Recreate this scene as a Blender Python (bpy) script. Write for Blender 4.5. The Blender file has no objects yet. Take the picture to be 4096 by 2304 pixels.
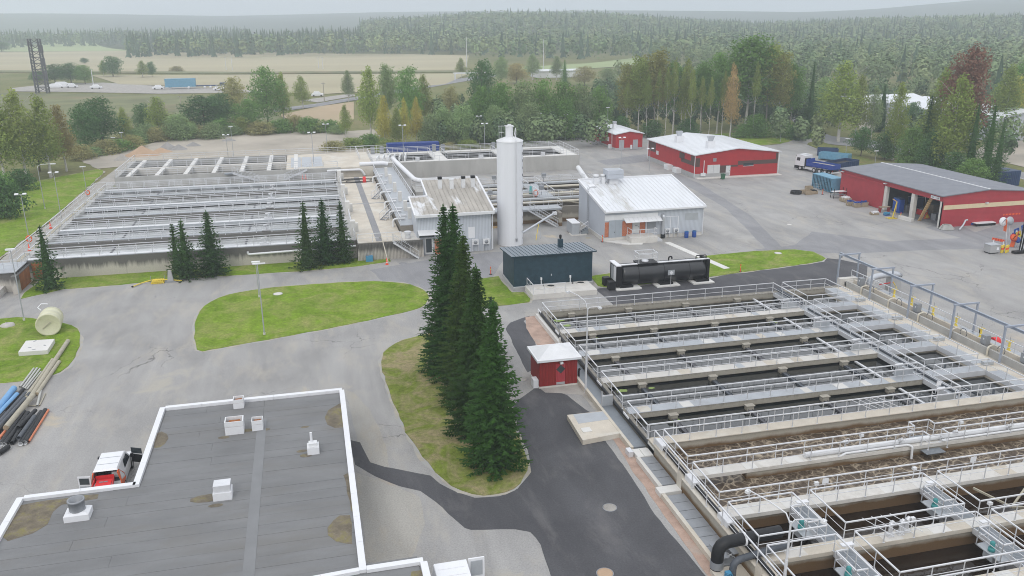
import bpy, math, random
from mathutils import Vector, Matrix, noise as mnoise
random.seed(7); V = Vector
scene = bpy.context.scene
R = math.radians
# ------------------------------------------------------------------ camera
FPX, PITCH, ROLL, YAW, CAMZ = 3332.0, R(17.93), R(0.287), R(13.653), 30.0
_cy, _sy, _cp, _sp = math.cos(YAW), math.sin(YAW), math.cos(PITCH), math.sin(PITCH)
_r0 = Vector((_cy, -_sy, 0)); _f0 = Vector((_cp*_sy, _cp*_cy, -_sp)); _d0 = Vector((-_sp*_sy, -_sp*_cy, -_cp))
C_R = (_r0*math.cos(ROLL) + _d0*math.sin(ROLL)); C_D = (_d0*math.cos(ROLL) - _r0*math.sin(ROLL)); C_F = _f0
cd = bpy.data.cameras.new('camera'); cam = bpy.data.objects.new('camera', cd); scene.collection.objects.link(cam)
cd.sensor_width = 36; cd.lens = FPX/4096*36; cd.clip_start = 0.5; cd.clip_end = 20000
m = Matrix(((C_R.x, -C_D.x, -C_F.x, 0), (C_R.y, -C_D.y, -C_F.y, 0), (C_R.z, -C_D.z, -C_F.z, CAMZ), (0, 0, 0, 1)))
cam.matrix_world = m
scene.camera = cam
# ------------------------------------------------------------------ world: overcast daylight
SUN_EL, SUN_AZ = R(42), R(205)          # azimuth clockwise from +Y
w = bpy.data.worlds.new('World'); scene.world = w; w.use_nodes = True
nt = w.node_tree; nt.nodes.clear()
sky = nt.nodes.new('ShaderNodeTexSky'); sky.sky_type = 'NISHITA'; sky.sun_disc = False
sky.sun_elevation = SUN_EL; sky.sun_rotation = SUN_AZ; sky.air_density = 1.5; sky.dust_density = 4; sky.altitude = 100
b1 = nt.nodes.new('ShaderNodeBackground'); b1.inputs['Strength'].default_value = 0.10
b2 = nt.nodes.new('ShaderNodeBackground'); b2.inputs['Color'].default_value = (0.83, 0.85, 0.90, 1); b2.inputs['Strength'].default_value = 1.0
mx = nt.nodes.new('ShaderNodeMixShader'); mx.inputs[0].default_value = 0.9
wo = nt.nodes.new('ShaderNodeOutputWorld')
# the cloud layer: standard overcast luminance, brighter overhead than at the horizon
gn = nt.nodes.new('ShaderNodeNewGeometry'); sx = nt.nodes.new('ShaderNodeSeparateXYZ'); mz = nt.nodes.new('ShaderNodeMath'); mz.operation = 'ABSOLUTE'
mm = nt.nodes.new('ShaderNodeMath'); mm.operation = 'MULTIPLY_ADD'; mm.inputs[1].default_value = .70; mm.inputs[2].default_value = 1.0
nt.links.new(gn.outputs['Incoming'], sx.inputs[0]); nt.links.new(sx.outputs[2], mz.inputs[0]); nt.links.new(mz.outputs[0], mm.inputs[0]); nt.links.new(mm.outputs[0], b2.inputs['Strength'])
nt.links.new(sky.outputs[0], b1.inputs[0]); nt.links.new(b1.outputs[0], mx.inputs[1]); nt.links.new(b2.outputs[0], mx.inputs[2]); nt.links.new(mx.outputs[0], wo.inputs[0])
sl = bpy.data.lights.new('sun', 'SUN'); sl.energy = 0.8; sl.angle = R(20); sl.color = (1, 0.97, 0.92)
so = bpy.data.objects.new('sun', sl); scene.collection.objects.link(so)
sd = Vector((math.sin(SUN_AZ)*math.cos(SUN_EL), math.cos(SUN_AZ)*math.cos(SUN_EL), math.sin(SUN_EL)))
so.rotation_euler = sd.to_track_quat('Z', 'Y').to_euler(); so.location = (0, 0, 200)
vs = scene.view_settings; vs.view_transform = 'Standard'; vs.look = 'None'; vs.exposure = 0.0; vs.gamma = 1.0; vs.use_curve_mapping = False
scene.cycles.max_bounces = 5; scene.cycles.diffuse_bounces = 2; scene.cycles.glossy_bounces = 2; scene.cycles.transmission_bounces = 4
scene.cycles.volume_bounces = 2; scene.cycles.filter_width = 1.0; scene.cycles.caustics_reflective = False; scene.cycles.caustics_refractive = False
# ------------------------------------------------------------------ pixels of the photograph to places
def px(x, y, z=0.0):
    d = C_R*((x-2048)/FPX) + C_D*((y-1152)/FPX) + C_F
    t = (z-CAMZ)/d.z
    return Vector((d.x*t, d.y*t, z))
def proj(p):
    q = Vector(p) - Vector((0, 0, CAMZ))
    k = q.dot(C_F)
    return 2048+FPX*q.dot(C_R)/k, 1152+FPX*q.dot(C_D)/k
def dp(x, y, z=0.0): return px(x*1.59006, y*1.59006, z)      # from the 2576 px wide view
def hgt(p, ty):
    lo, hi = 0, 60
    for i in range(40):
        mid = (lo+hi)/2
        if proj((p[0], p[1], p[2]+mid))[1] > ty: lo = mid
        else: hi = mid
    return lo
# ------------------------------------------------------------------ mesh helpers
COL = scene.collection
class MB:
    def __init__(s): s.v = []; s.f = []; s.sm = []; s.mi = []; s.cm = 0
    def add(s, vs, fs, smooth=False):
        o = len(s.v); s.v += [tuple(v) for v in vs]
        for f in fs: s.f.append(tuple(i+o for i in f)); s.sm.append(smooth); s.mi.append(s.cm)
        return s
    def box(s, x0, x1, y0, y1, z0, z1):
        v = [(x0,y0,z0),(x1,y0,z0),(x1,y1,z0),(x0,y1,z0),(x0,y0,z1),(x1,y0,z1),(x1,y1,z1),(x0,y1,z1)]
        return s.add(v, [(0,3,2,1),(4,5,6,7),(0,1,5,4),(1,2,6,5),(2,3,7,6),(3,0,4,7)])
    def obox(s, c, ax, ay, az):                       # centre and three half-axis vectors
        c = Vector(c); ax = Vector(ax); ay = Vector(ay); az = Vector(az)
        v = [c+ax*i+ay*j+az*k for k in (-1,1) for (i,j) in ((-1,-1),(1,-1),(1,1),(-1,1))]
        return s.add(v, [(0,3,2,1),(4,5,6,7),(0,1,5,4),(1,2,6,5),(2,3,7,6),(3,0,4,7)])
    def rbox(s, c, sx, sy, z0, z1, ang=0):
        ca, sa = math.cos(ang), math.sin(ang)
        return s.obox((c[0], c[1], (z0+z1)/2), (ca*sx/2, sa*sx/2, 0), (-sa*sy/2, ca*sy/2, 0), (0, 0, (z1-z0)/2))
    def beam(s, p, q, w, h):                          # rectangular bar from p to q
        p = Vector(p); q = Vector(q); d = (q-p); L = d.length
        if L < 1e-6: return s
        d /= L; side = d.cross(Vector((0,0,1)))
        if side.length < 1e-3: side = Vector((1,0,0))
        side.normalize(); up = side.cross(d)
        return s.obox((p+q)/2, d*L/2, side*w/2, up*h/2)
    def cyl(s, p, q, r0, r1=None, n=8, caps=True):
        p = Vector(p); q = Vector(q); r1 = r0 if r1 is None else r1
        d = (q-p).normalized(); a = d.cross(Vector((0,0,1)))
        if a.length < 1e-3: a = Vector((1,0,0))
        a.normalize(); b = d.cross(a)
        v = []
        for c, r in ((p, r0), (q, r1)):
            for i in range(n):
                t = 2*math.pi*i/n; v.append(c+a*(r*math.cos(t))+b*(r*math.sin(t)))
        s.add(v, [(i, i+n, (i+1)%n+n, (i+1)%n) for i in range(n)], True)
        if caps:
            s.add(v[:n], [tuple(range(n))]); s.add(v[n:], [tuple(reversed(range(n)))])
        return s
    def tube(s, pts, r, n=8, caps=True):              # bent pipe through points
        pts = [Vector(p) for p in pts]; rings = []
        ref = None
        for i, p in enumerate(pts):
            d = (pts[min(i+1, len(pts)-1)]-pts[max(i-1, 0)]).normalized()
            a = d.cross(Vector((0,0,1))) if ref is None else (ref - d*ref.dot(d))
            if a.length < 1e-3: a = d.cross(Vector((1,0,0)))
            a.normalize(); ref = a; b = d.cross(a)
            rr = r[i] if isinstance(r, (list, tuple)) else r
            rings.append([p+a*(rr*math.cos(2*math.pi*k/n))+b*(rr*math.sin(2*math.pi*k/n)) for k in range(n)])
        v = [x for g in rings for x in g]; fs = []
        for i in range(len(rings)-1):
            for k in range(n): fs.append((i*n+k, (i+1)*n+k, (i+1)*n+(k+1)%n, i*n+(k+1)%n))
        s.add(v, fs, True)
        if caps: s.add(rings[0], [tuple(range(n))]); s.add(rings[-1], [tuple(reversed(range(n)))])
        return s
    def lathe(s, c, prof, n=16, axis=None):           # profile [(r, z)] about a vertical (or given) axis at c
        c = Vector(c); ax = Vector(axis).normalized() if axis is not None else Vector((0,0,1))
        a = ax.cross(Vector((0,0,1)))
        if a.length < 1e-3: a = Vector((1,0,0))
        a.normalize(); b = ax.cross(a)
        v = [c+ax*z+a*(r*math.cos(2*math.pi*k/n))+b*(r*math.sin(2*math.pi*k/n)) for r, z in prof for k in range(n)]
        fs = [(i*n+k, i*n+(k+1)%n, (i+1)*n+(k+1)%n, (i+1)*n+k) for i in range(len(prof)-1) for k in range(n)]
        return s.add(v, fs, True)
    def prism(s, poly, z0, z1):
        n = len(poly); a = sum(poly[i][0]*poly[(i+1)%n][1]-poly[(i+1)%n][0]*poly[i][1] for i in range(n))
        if a < 0: poly = poly[::-1]
        v = [(p[0], p[1], z0) for p in poly]+[(p[0], p[1], z1) for p in poly]
        return s.add(v, [tuple(range(n-1, -1, -1)), tuple(range(n, 2*n))]+[(i, (i+1)%n, (i+1)%n+n, i+n) for i in range(n)])
    def hull(s, quad_lo, quad_hi):                    # box-like solid from two 4-point rings
        return s.add(list(quad_lo)+list(quad_hi), [(0,3,2,1),(4,5,6,7),(0,1,5,4),(1,2,6,5),(2,3,7,6),(3,0,4,7)])
    def mesh(s, name, mats, off=(0,0,0)):
        me = bpy.data.meshes.new(name)
        ox, oy, oz = off
        me.from_pydata([(a-ox, b-oy, c-oz) for a, b, c in s.v], [], s.f)
        for mm in (mats if isinstance(mats, (list, tuple)) else [mats]): me.materials.append(mm)
        me.polygons.foreach_set('use_smooth', s.sm)
        if max(s.mi, default=0): me.polygons.foreach_set('material_index', s.mi)
        me.update(); return me
    def build(s, name, mat, parent=None, **tags):
        off = worg(parent)
        if parent is None and tags.get('base'): off = Vector(tags.pop('base'))
        else: tags.pop('base', None)
        if isinstance(mat, str): mat = M[mat]
        o = bpy.data.objects.new(name, s.mesh(name, mat, off)); COL.objects.link(o)
        if parent is None: o.location = off
        else: o.parent = parent
        for k, v in tags.items(): o['category' if k == 'cat' else k] = v
        return o
def worg(o):
    v = Vector((0, 0, 0))
    while o is not None: v += o.location; o = o.parent
    return v
def thing(name, label, cat, loc, group=None):
    o = bpy.data.objects.new(name, None); COL.objects.link(o); o.location = loc; o.empty_display_size = .5
    o['label'] = label; o['category'] = cat
    if group: o['group'] = group
    return o
def place(name, me, loc, parent=None, rot=None, scale=None):   # one more object of a shared mesh at a world place
    o = bpy.data.objects.new(name, me); COL.objects.link(o)
    o.location = Vector(loc)-worg(parent)
    if parent is not None: o.parent = parent
    if rot is not None: o.rotation_euler = rot if isinstance(rot, (tuple, list)) else (0, 0, rot)
    if scale is not None: o.scale = scale
    return o
def bend(p0, p1, p2, r, n=5):                         # points of a rounded corner at p1
    p0, p1, p2 = Vector(p0), Vector(p1), Vector(p2)
    a = p1+(p0-p1).normalized()*r; b = p1+(p2-p1).normalized()*r
    return [a*(1-t)**2+p1*2*t*(1-t)+b*t*t for t in [i/n for i in range(n+1)]]
def route(pts, r, n=5):
    pts = [Vector(p) for p in pts]; out = [pts[0]]
    for i in range(1, len(pts)-1): out += bend(pts[i-1], pts[i], pts[i+1], r, n)
    return out+[pts[-1]]
# ------------------------------------------------------------------ materials
def nodes(name):
    mt = bpy.data.materials.new(name); mt.use_nodes = True; t = mt.node_tree
    return mt, t, t.nodes['Principled BSDF']
def N(t, kind, **kw):
    n = t.nodes.new('ShaderNode'+kind)
    for k, v in kw.items():
        if k.startswith('_'): n.inputs[k[1:].replace('_', ' ')].default_value = v
        else: setattr(n, k, v)
    return n
def L(t, a, b): t.links.new(a, b)
def ramp(t, src, stops):
    r = t.nodes.new('ShaderNodeValToRGB'); e = r.color_ramp.elements
    while len(e) < len(stops): e.new(.5)
    for i, (p, c) in enumerate(stops):
        e[i].position = p; e[i].color = (*c, 1) if len(c) == 3 else c
    L(t, src, r.inputs[0]); return r
def mixc(t, fac, a, b, mode='MIX'):
    n = t.nodes.new('ShaderNodeMix'); n.data_type = 'RGBA'; n.blend_type = mode
    for s, v in ((0, fac), (6, a), (7, b)):
        if hasattr(v, 'node'): L(t, v, n.inputs[s])
        elif s == 0: n.inputs[0].default_value = v
        else: n.inputs[s].default_value = (*v, 1) if len(v) == 3 else v
    return n.outputs[2]
def pos(t): return t.nodes.new('ShaderNodeNewGeometry').outputs['Position']
def nz(t, vec, scale, detail=4, rough=.6, dist=0, stretch=None):
    n = N(t, 'TexNoise'); n.inputs['Scale'].default_value = scale; n.inputs['Detail'].default_value = detail
    n.inputs['Roughness'].default_value = rough; n.inputs['Distortion'].default_value = dist
    if stretch is not None:
        mp = N(t, 'Mapping'); mp.inputs['Scale'].default_value = stretch; L(t, vec, mp.inputs[0]); vec = mp.outputs[0]
    L(t, vec, n.inputs['Vector']); return n.outputs['Fac']
def bump(t, bs, h, strength=.3, dist=.02):
    b = N(t, 'Bump'); b.inputs['Strength'].default_value = strength; b.inputs['Distance'].default_value = dist
    L(t, h, b.inputs['Height']); L(t, b.outputs[0], bs.inputs['Normal'])
def mat(name, c, var=.18, scale=1.2, rough=.6, metal=0, bmp=.15, fine=14, stain=None, stain_scale=.35, stain_at=(.55, .75), stretch=None, spec=.4, bd=.02):
    mt, t, bs = nodes(name); p = pos(t)
    a = nz(t, p, scale, 5, .6, 0, stretch); b = nz(t, p, fine, 3)
    lo = tuple(x*(1-var) for x in c); hi = tuple(min(1, x*(1+var)) for x in c)
    col = ramp(t, a, [(.25, lo), (.75, hi)]).outputs[0]
    g = ramp(t, b, [(.2, (1-var*.6,)*3), (.8, (1+var*.5,)*3)]).outputs[0]
    col = mixc(t, 1, col, g, 'MULTIPLY')
    if stain is not None:
        s = nz(t, p, stain_scale, 6, .65, .4, stretch)
        f = ramp(t, s, [(stain_at[0], (0,0,0)), (stain_at[1], (1,1,1))]).outputs[0]
        col = mixc(t, f, col, stain)
    L(t, col, bs.inputs['Base Color'])
    bs.inputs['Roughness'].default_value = rough; bs.inputs['Metallic'].default_value = metal; bs.inputs['Specular IOR Level'].default_value = spec
    if bmp: bump(t, bs, b, bmp, bd)
    return mt
def wavy(name, c, period=.15, axis='X', depth=.03, **kw):       # profiled sheet metal
    mt = mat(name, c, bmp=0, **kw); t = mt.node_tree; bs = t.nodes['Principled BSDF']
    wv = N(t, 'TexWave'); wv.wave_type = 'BANDS'; wv.bands_direction = axis; wv.inputs['Scale'].default_value = .31416/period; wv.inputs['Distortion'].default_value = 0
    L(t, pos(t), wv.inputs['Vector']); bump(t, bs, wv.outputs['Fac'], .6, depth)
    src = bs.inputs['Base Color'].links[0].from_socket
    g = ramp(t, wv.outputs['Fac'], [(0, (.78,)*3), (.5, (1,)*3)]).outputs[0]
    L(t, mixc(t, 1, src, g, 'MULTIPLY'), bs.inputs['Base Color'])
    return mt
MT = {}
M = MT
def flat(name, c, rough=.5, metal=0, spec=.4, var=.07): return mat(name, c, var=var, scale=2, rough=rough, metal=metal, bmp=.05, spec=spec)
def asphalt(name, lo, hi, dust, dust_at=(.5, .72), crack=False, tracks=None):
    mt, t, bs = nodes(name); p = pos(t)
    a = nz(t, p, .11, 6, .62, .6); b = nz(t, p, 9, 4); c = nz(t, p, .45, 6, .7, .3, (1, .35, 1)); d = nz(t, p, 45, 2)
    col = ramp(t, a, [(.3, lo), (.72, hi)]).outputs[0]
    col = mixc(t, 1, col, ramp(t, nz(t, p, .3, 5, .6, .8, (1, .22, 1)), [(.3, (.84,)*3), (.7, (1.12,)*3)]).outputs[0], 'MULTIPLY')
    col = mixc(t, 1, col, ramp(t, b, [(.25, (.80,)*3), (.75, (1.15,)*3)]).outputs[0], 'MULTIPLY')
    col = mixc(t, 1, col, ramp(t, d, [(.3, (.80,)*3), (.7, (1.2,)*3)]).outputs[0], 'MULTIPLY')
    f = ramp(t, c, [(dust_at[0], (0,0,0)), (dust_at[1], (1,1,1))]).outputs[0]
    s = N(t, 'Math', operation='MULTIPLY'); L(t, f, s.inputs[0]); s.inputs[1].default_value = .55
    col = mixc(t, s.outputs[0], col, dust)
    for (cx, cy, rx, ry, dc) in tracks or ():       # silted, sandy areas
        mp = N(t, 'Mapping'); mp.inputs['Location'].default_value = (-cx/rx, -cy/ry, 0); mp.inputs['Scale'].default_value = (1/rx, 1/ry, 0); L(t, p, mp.inputs[0])
        ln = N(t, 'VectorMath', operation='LENGTH'); L(t, mp.outputs[0], ln.inputs[0])
        ad = N(t, 'Math', operation='MULTIPLY_ADD'); L(t, nz(t, p, .4, 5, .65, .6), ad.inputs[0]); ad.inputs[1].default_value = 1.5; L(t, ln.outputs['Value'], ad.inputs[2])
        col = mixc(t, ramp(t, ad.outputs[0], [(.75, (.8,)*3), (1.5, (0,)*3)]).outputs[0], col, dc)
    if crack:
        v = N(t, 'TexVoronoi', feature='DISTANCE_TO_EDGE'); v.inputs['Scale'].default_value = .085
        wv = N(t, 'TexNoise'); wv.inputs['Scale'].default_value = .6; wv.inputs['Detail'].default_value = 5; L(t, p, wv.inputs['Vector'])
        ad = N(t, 'VectorMath', operation='MULTIPLY_ADD'); L(t, wv.outputs['Color'], ad.inputs[0]); ad.inputs[1].default_value = (2.6, 2.6, 0); L(t, p, ad.inputs[2])
        L(t, ad.outputs[0], v.inputs['Vector'])
        k = ramp(t, v.outputs['Distance'], [(.0, (.42,)*3), (.0035, (1,)*3)]).outputs[0]
        msk = ramp(t, nz(t, p, .05, 2), [(.5, (0,0,0)), (.6, (1,1,1))]).outputs[0]
        k2 = mixc(t, msk, (1,1,1), k)
        col = mixc(t, 1, col, k2, 'MULTIPLY')
    L(t, col, bs.inputs['Base Color']); bs.inputs['Roughness'].default_value = .82; bs.inputs['Specular IOR Level'].default_value = .3
    bump(t, bs, d, .25, .01); return mt
def grass(name, g1, g2, dry, dry_at=(.5, .68), scale=.16):
    mt, t, bs = nodes(name); p = pos(t)
    a = nz(t, p, scale, 5, .6, .5); b = nz(t, p, 3.2, 5, .7); d = nz(t, p, 22, 3, .7); e = nz(t, p, scale*1.7, 6, .65, 1.0)
    col = ramp(t, a, [(.3, g1), (.7, g2)]).outputs[0]
    col = mixc(t, 1, col, ramp(t, nz(t, p, .9, 4, .6, .5), [(.3, (.78,)*3), (.7, (1.16,)*3)]).outputs[0], 'MULTIPLY')
    f = ramp(t, e, [(dry_at[0], (0,0,0)), (dry_at[1], (1,1,1))]).outputs[0]
    col = mixc(t, f, col, dry)
    col = mixc(t, 1, col, ramp(t, b, [(.25, (.62,)*3), (.75, (1.3,)*3)]).outputs[0], 'MULTIPLY')
    col = mixc(t, 1, col, ramp(t, d, [(.25, (.55,)*3), (.75, (1.4,)*3)]).outputs[0], 'MULTIPLY')
    L(t, col, bs.inputs['Base Color']); bs.inputs['Roughness'].default_value = .9; bs.inputs['Specular IOR Level'].default_value = .15
    bump(t, bs, d, .8, .06); return mt
M = MT
M['asphalt'] = asphalt('asphalt_old', (.285,.28,.272), (.38,.372,.36), (.45,.41,.34), crack=True, tracks=((-14, 72, 12, 9, (.40,.375,.32)), (-2, 66, 14, 5, (.42,.38,.31)), (3.2, 48, 3.2, 13, (.44,.35,.24)), (9, 38, 6, 7, (.40,.375,.31)), (-22, 66, 6, 5, (.46,.40,.30)), (33, 112, 5, 4, (.50,.43,.32)), (66, 62, 5, 9, (.44,.385,.31)), (60, 105, 9, 12, (.40,.39,.37)), (38, 110, 3, 3, (.36,.32,.22))))
M['asphalt_patch'] = asphalt('asphalt_patch', (.23,.23,.24), (.30,.30,.305), (.38,.36,.33), (.55,.8))
M['asphalt_new'] = asphalt('asphalt_new', (.062,.062,.068), (.105,.105,.112), (.20,.19,.185), (.52,.8))
M['dust'] = asphalt('asphalt_dusty', (.335,.325,.30), (.40,.38,.34), (.45,.38,.28))
M['verge'] = mat('sandy_verge', (.40,.365,.30), .2, .8, .95, bmp=.4, stain=(.36,.36,.35), stain_scale=.7, stain_at=(.42,.6))
M['dirt'] = mat('bare_dirt', (.40,.36,.30), .22, .08, .9, bmp=.4, stain=(.52,.46,.37), stain_scale=.05)
M['gravel_pink'] = mat('pink_gravel', (.42,.30,.24), .3, .8, .95, bmp=.6, fine=16, stain=(.36,.33,.29), stain_scale=.5)
M['gravel_grey'] = mat('grey_gravel', (.36,.34,.31), .25, .6, .95, bmp=.6, fine=16, stain=(.28,.26,.23))
M['lawn'] = grass('lawn_grass', (.14,.235,.016), (.215,.325,.028), (.30,.31,.10), (.46,.70))
M['lawn_dry'] = grass('dry_lawn_grass', (.16,.21,.03), (.22,.27,.045), (.33,.28,.15), (.42,.62), .22)
M['meadow'] = grass('meadow_grass', (.13,.17,.04), (.20,.21,.07), (.24,.20,.09), (.45,.7), .05)
M['field_green'] = mat('green_field', (.30,.36,.17), .12, .01, .95, bmp=0, stretch=(.2,1,1))
M['field_tan'] = mat('stubble_field', (.38,.34,.22), .16, .02, .95, bmp=0, stretch=(.15,1,1), stain=(.33,.34,.20), stain_scale=.01)
M['field_pink'] = mat('dry_field', (.40,.31,.20), .15, .03, .95, bmp=0, stain=(.34,.32,.18), stain_scale=.03)
M['heath'] = mat('heath', (.16,.17,.075), .35, .06, .95, bmp=0, stain=(.22,.16,.09), stain_scale=.03)
M['concrete'] = mat('pale_concrete', (.62,.60,.56), .12, .5, .85, bmp=.2, stain=(.43,.40,.35), stain_scale=.5, stain_at=(.55,.8))
M['concrete_tan'] = mat('tan_concrete', (.55,.50,.42), .16, .4, .85, bmp=.2, stain=(.62,.60,.54), stain_scale=.3, stain_at=(.5,.7))
M['concrete_white'] = mat('white_concrete', (.66,.65,.62), .07, .5, .8, bmp=.15, stain=(.55,.52,.47), stain_scale=.6, stain_at=(.6,.8))
M['concrete_wall'] = mat('form_cast_concrete', (.40,.395,.375), .14, .5, .85, bmp=.2, stretch=(1,1,.25), stain=(.31,.30,.28), stain_scale=.4, stain_at=(.55,.8))
def streaky(name, base, dark, rust, z0, z1, rust_z=None):
    mt, t, bs = nodes(name); p = pos(t)
    sep = N(t, 'SeparateXYZ'); L(t, p, sep.inputs[0])
    a = nz(t, p, 2.4, 5, .7, .2, (1, 1, .045)); b = nz(t, p, .6, 5); f = nz(t, p, 10, 3)
    mr = N(t, 'MapRange'); mr.inputs['From Min'].default_value = z0; mr.inputs['From Max'].default_value = z1; L(t, sep.outputs['Z'], mr.inputs[0])
    ad = N(t, 'Math', operation='ADD'); L(t, a, ad.inputs[0]); L(t, mr.outputs[0], ad.inputs[1])
    k = ramp(t, ad.outputs[0], [(.62, (0,0,0)), (.98, (1,1,1))]).outputs[0]
    col = mixc(t, k, base, dark)
    if rust_z:
        m2 = N(t, 'MapRange'); m2.inputs['From Min'].default_value = rust_z[1]; m2.inputs['From Max'].default_value = rust_z[0]; L(t, sep.outputs['Z'], m2.inputs[0])
        a3 = N(t, 'Math', operation='MULTIPLY_ADD'); L(t, b, a3.inputs[0]); a3.inputs[1].default_value = .8; L(t, m2.outputs[0], a3.inputs[2])
        col = mixc(t, ramp(t, a3.outputs[0], [(.6, (0,0,0)), (1.15, (1,1,1))]).outputs[0], col, rust)
    col = mixc(t, 1, col, ramp(t, f, [(.2, (.85,)*3), (.8, (1.12,)*3)]).outputs[0], 'MULTIPLY')
    L(t, col, bs.inputs['Base Color']); bs.inputs['Roughness'].default_value = .85; bump(t, bs, f, .2, .02)
    return mt
M['wall_streak'] = streaky('streaked_concrete', (.50,.47,.42), (.13,.125,.115), (.4,.2,.08), .7, 2.6)
M['wall_wet'] = streaky('wet_basin_concrete', (.36,.335,.28), (.20,.185,.16), (.10,.075,.045), .3, 1.1, (-.5, .35))
M['wall_brown'] = streaky('brown_basin_concrete', (.40,.37,.31), (.22,.20,.17), (.15,.09,.04), .9, 2.0, (.2, .85))
M['rust'] = mat('rust_stain', (.30,.11,.035), .4, 1.5, .9, bmp=.3, stretch=(1,1,.3), stain=(.13,.07,.04), stain_scale=1.2)
M['steel'] = mat('galvanised_steel', (.68,.69,.71), .08, 1.5, .42, .25, .05)
M['steel_dark'] = mat('dark_galvanised_steel', (.30,.315,.335), .1, 1.5, .5, .3, .05)
M['grating'] = wavy('steel_grating', (.26,.285,.31), .12, 'Y', .03, var=.12, scale=.8, rough=.55, metal=.3)
M['plate'] = mat('steel_plate', (.44,.465,.49), .1, .7, .45, .3, .05, stain=(.36,.37,.38))
M['blue_steel'] = flat('blue_grey_steel', (.36,.40,.47), .45, .3)
M['white'] = mat('white_paint', (.74,.75,.77), .04, 1, .5, bmp=.03)
M['dirty_white'] = mat('weathered_white_paint', (.70,.71,.72), .08, .8, .6, bmp=.05, stretch=(1,1,.12), stain=(.55,.54,.50), stain_scale=1.2, stain_at=(.62,.85))
M['silo'] = mat('silo_paint', (.74,.755,.785), .03, 1, .55, bmp=.02, stretch=(2,2,.06), stain=(.64,.64,.64), stain_scale=1.2, stain_at=(.62,.8))
M['black'] = flat('black_paint', (.012,.012,.013), .45, spec=.25)
M['rubber'] = flat('black_rubber', (.02,.02,.021), .7)
M['black_pipe'] = mat('black_plastic_pipe', (.016,.017,.019), .25, 2, .45, bmp=.03, spec=.3)
M['water_dark'] = None
def water(name, c, rough=.02, scale=3.0, bs_=.05, ior=1.6):
    mt, t, bs = nodes(name); p = pos(t)
    L(t, ramp(t, nz(t, p, .3, 4), [(.3, c), (.7, tuple(x*1.8 for x in c))]).outputs[0], bs.inputs['Base Color'])
    bs.inputs['Roughness'].default_value = rough; bs.inputs['IOR'].default_value = ior
    bump(t, bs, nz(t, p, scale, 3, .5), bs_, .05); return mt
M['water_dark'] = water('still_dark_water', (.008,.010,.010), .012, 1.0, .012, 2.0)
M['water_pale'] = water('sky_toned_basin_water', (.30,.31,.31), .06, 2.5, .05, 1.9)  # pale grey base colour stands in for the sky reflected in the water
M['water_brown'] = water('brown_water', (.016,.010,.006), .05, 2.2, .10, 1.45)
def foamy():
    mt, t, bs = nodes('foamy_brown_water'); p = pos(t)
    wn = N(t, 'TexNoise'); wn.inputs['Scale'].default_value = 1.1; wn.inputs['Detail'].default_value = 4; L(t, p, wn.inputs['Vector'])
    ad = N(t, 'VectorMath', operation='MULTIPLY_ADD'); L(t, wn.outputs['Color'], ad.inputs[0]); ad.inputs[1].default_value = (.7, .7, 0); L(t, p, ad.inputs[2])
    v = N(t, 'TexVoronoi', feature='DISTANCE_TO_EDGE'); v.inputs['Scale'].default_value = 1.3; L(t, ad.outputs[0], v.inputs['Vector'])
    v2 = N(t, 'TexVoronoi', feature='DISTANCE_TO_EDGE'); v2.inputs['Scale'].default_value = 4.0; L(t, ad.outputs[0], v2.inputs['Vector'])
    k = ramp(t, v.outputs['Distance'], [(.0, (1,1,1)), (.10, (0,0,0))]).outputs[0]
    k2 = ramp(t, v2.outputs['Distance'], [(.0, (.7,)*3), (.16, (0,0,0))]).outputs[0]
    msk = ramp(t, nz(t, p, .35, 4, .6), [(.38, (0,0,0)), (.62, (1,1,1))]).outputs[0]
    msk2 = ramp(t, nz(t, p, 1.5, 4, .6), [(.35, (.25,)*3), (.6, (1,1,1))]).outputs[0]
    kk = mixc(t, 1, k, mixc(t, msk, (0,0,0), k2), 'LIGHTEN')
    kk = mixc(t, 1, kk, msk2, 'MULTIPLY')
    base = ramp(t, nz(t, p, .5, 5), [(.3, (.040,.026,.016)), (.7, (.085,.060,.040))]).outputs[0]
    col = mixc(t, kk, base, (.46,.385,.285))
    L(t, col, bs.inputs['Base Color']); bs.inputs['Roughness'].default_value = .35; bs.inputs['IOR'].default_value = 1.33
    bump(t, bs, nz(t, p, 4, 4), .35, .05); return mt
M['foam'] = foamy()
M['roof_white'] = mat('white_metal_roof', (.70,.72,.745), .05, .5, .42, .1, .04, stretch=(1,.1,1), stain=(.60,.615,.63), stain_scale=.8, stain_at=(.5,.8))
M['roof_worn'] = mat('worn_metal_roof', (.40,.375,.335), .2, .9, .7, bmp=.1, stretch=(1,.25,1), stain=(.66,.67,.68), stain_scale=.6, stain_at=(.56,.66))
M['roof_moss'] = mat('mossy_metal_roof', (.68,.70,.725), .05, .5, .5, bmp=.05, stretch=(1,.12,1), stain=(.40,.385,.34), stain_scale=.55, stain_at=(.48,.66))
M['roof_dark'] = mat('blue_grey_roof', (.205,.24,.275), .06, .8, .4, .2, .03)
M['dark_clad'] = mat('dark_blue_cladding', (.022,.05,.068), .25, 1.5, .55, 0, .05, spec=.2)
M['felt'] = mat('roofing_felt', (.19,.193,.195), .16, .7, .92, bmp=.5, fine=30, stretch=(.35,1,1), stain=(.175,.17,.16), stain_scale=.5, stain_at=(.5,.8))
M['felt_strip'] = mat('newer_roofing_felt', (.215,.22,.225), .1, .7, .92, bmp=.4, fine=30)
M['felt_dirty'] = mat('silted_roofing_felt', (.17,.145,.105), .4, 1.6, .95, bmp=.6, fine=12, stain=(.21,.19,.06), stain_scale=1.6, stain_at=(.5,.7))
M['felt_shed'] = mat('grey_bitumen_roof', (.215,.225,.25), .12, .6, .85, bmp=.3, fine=25)
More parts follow.
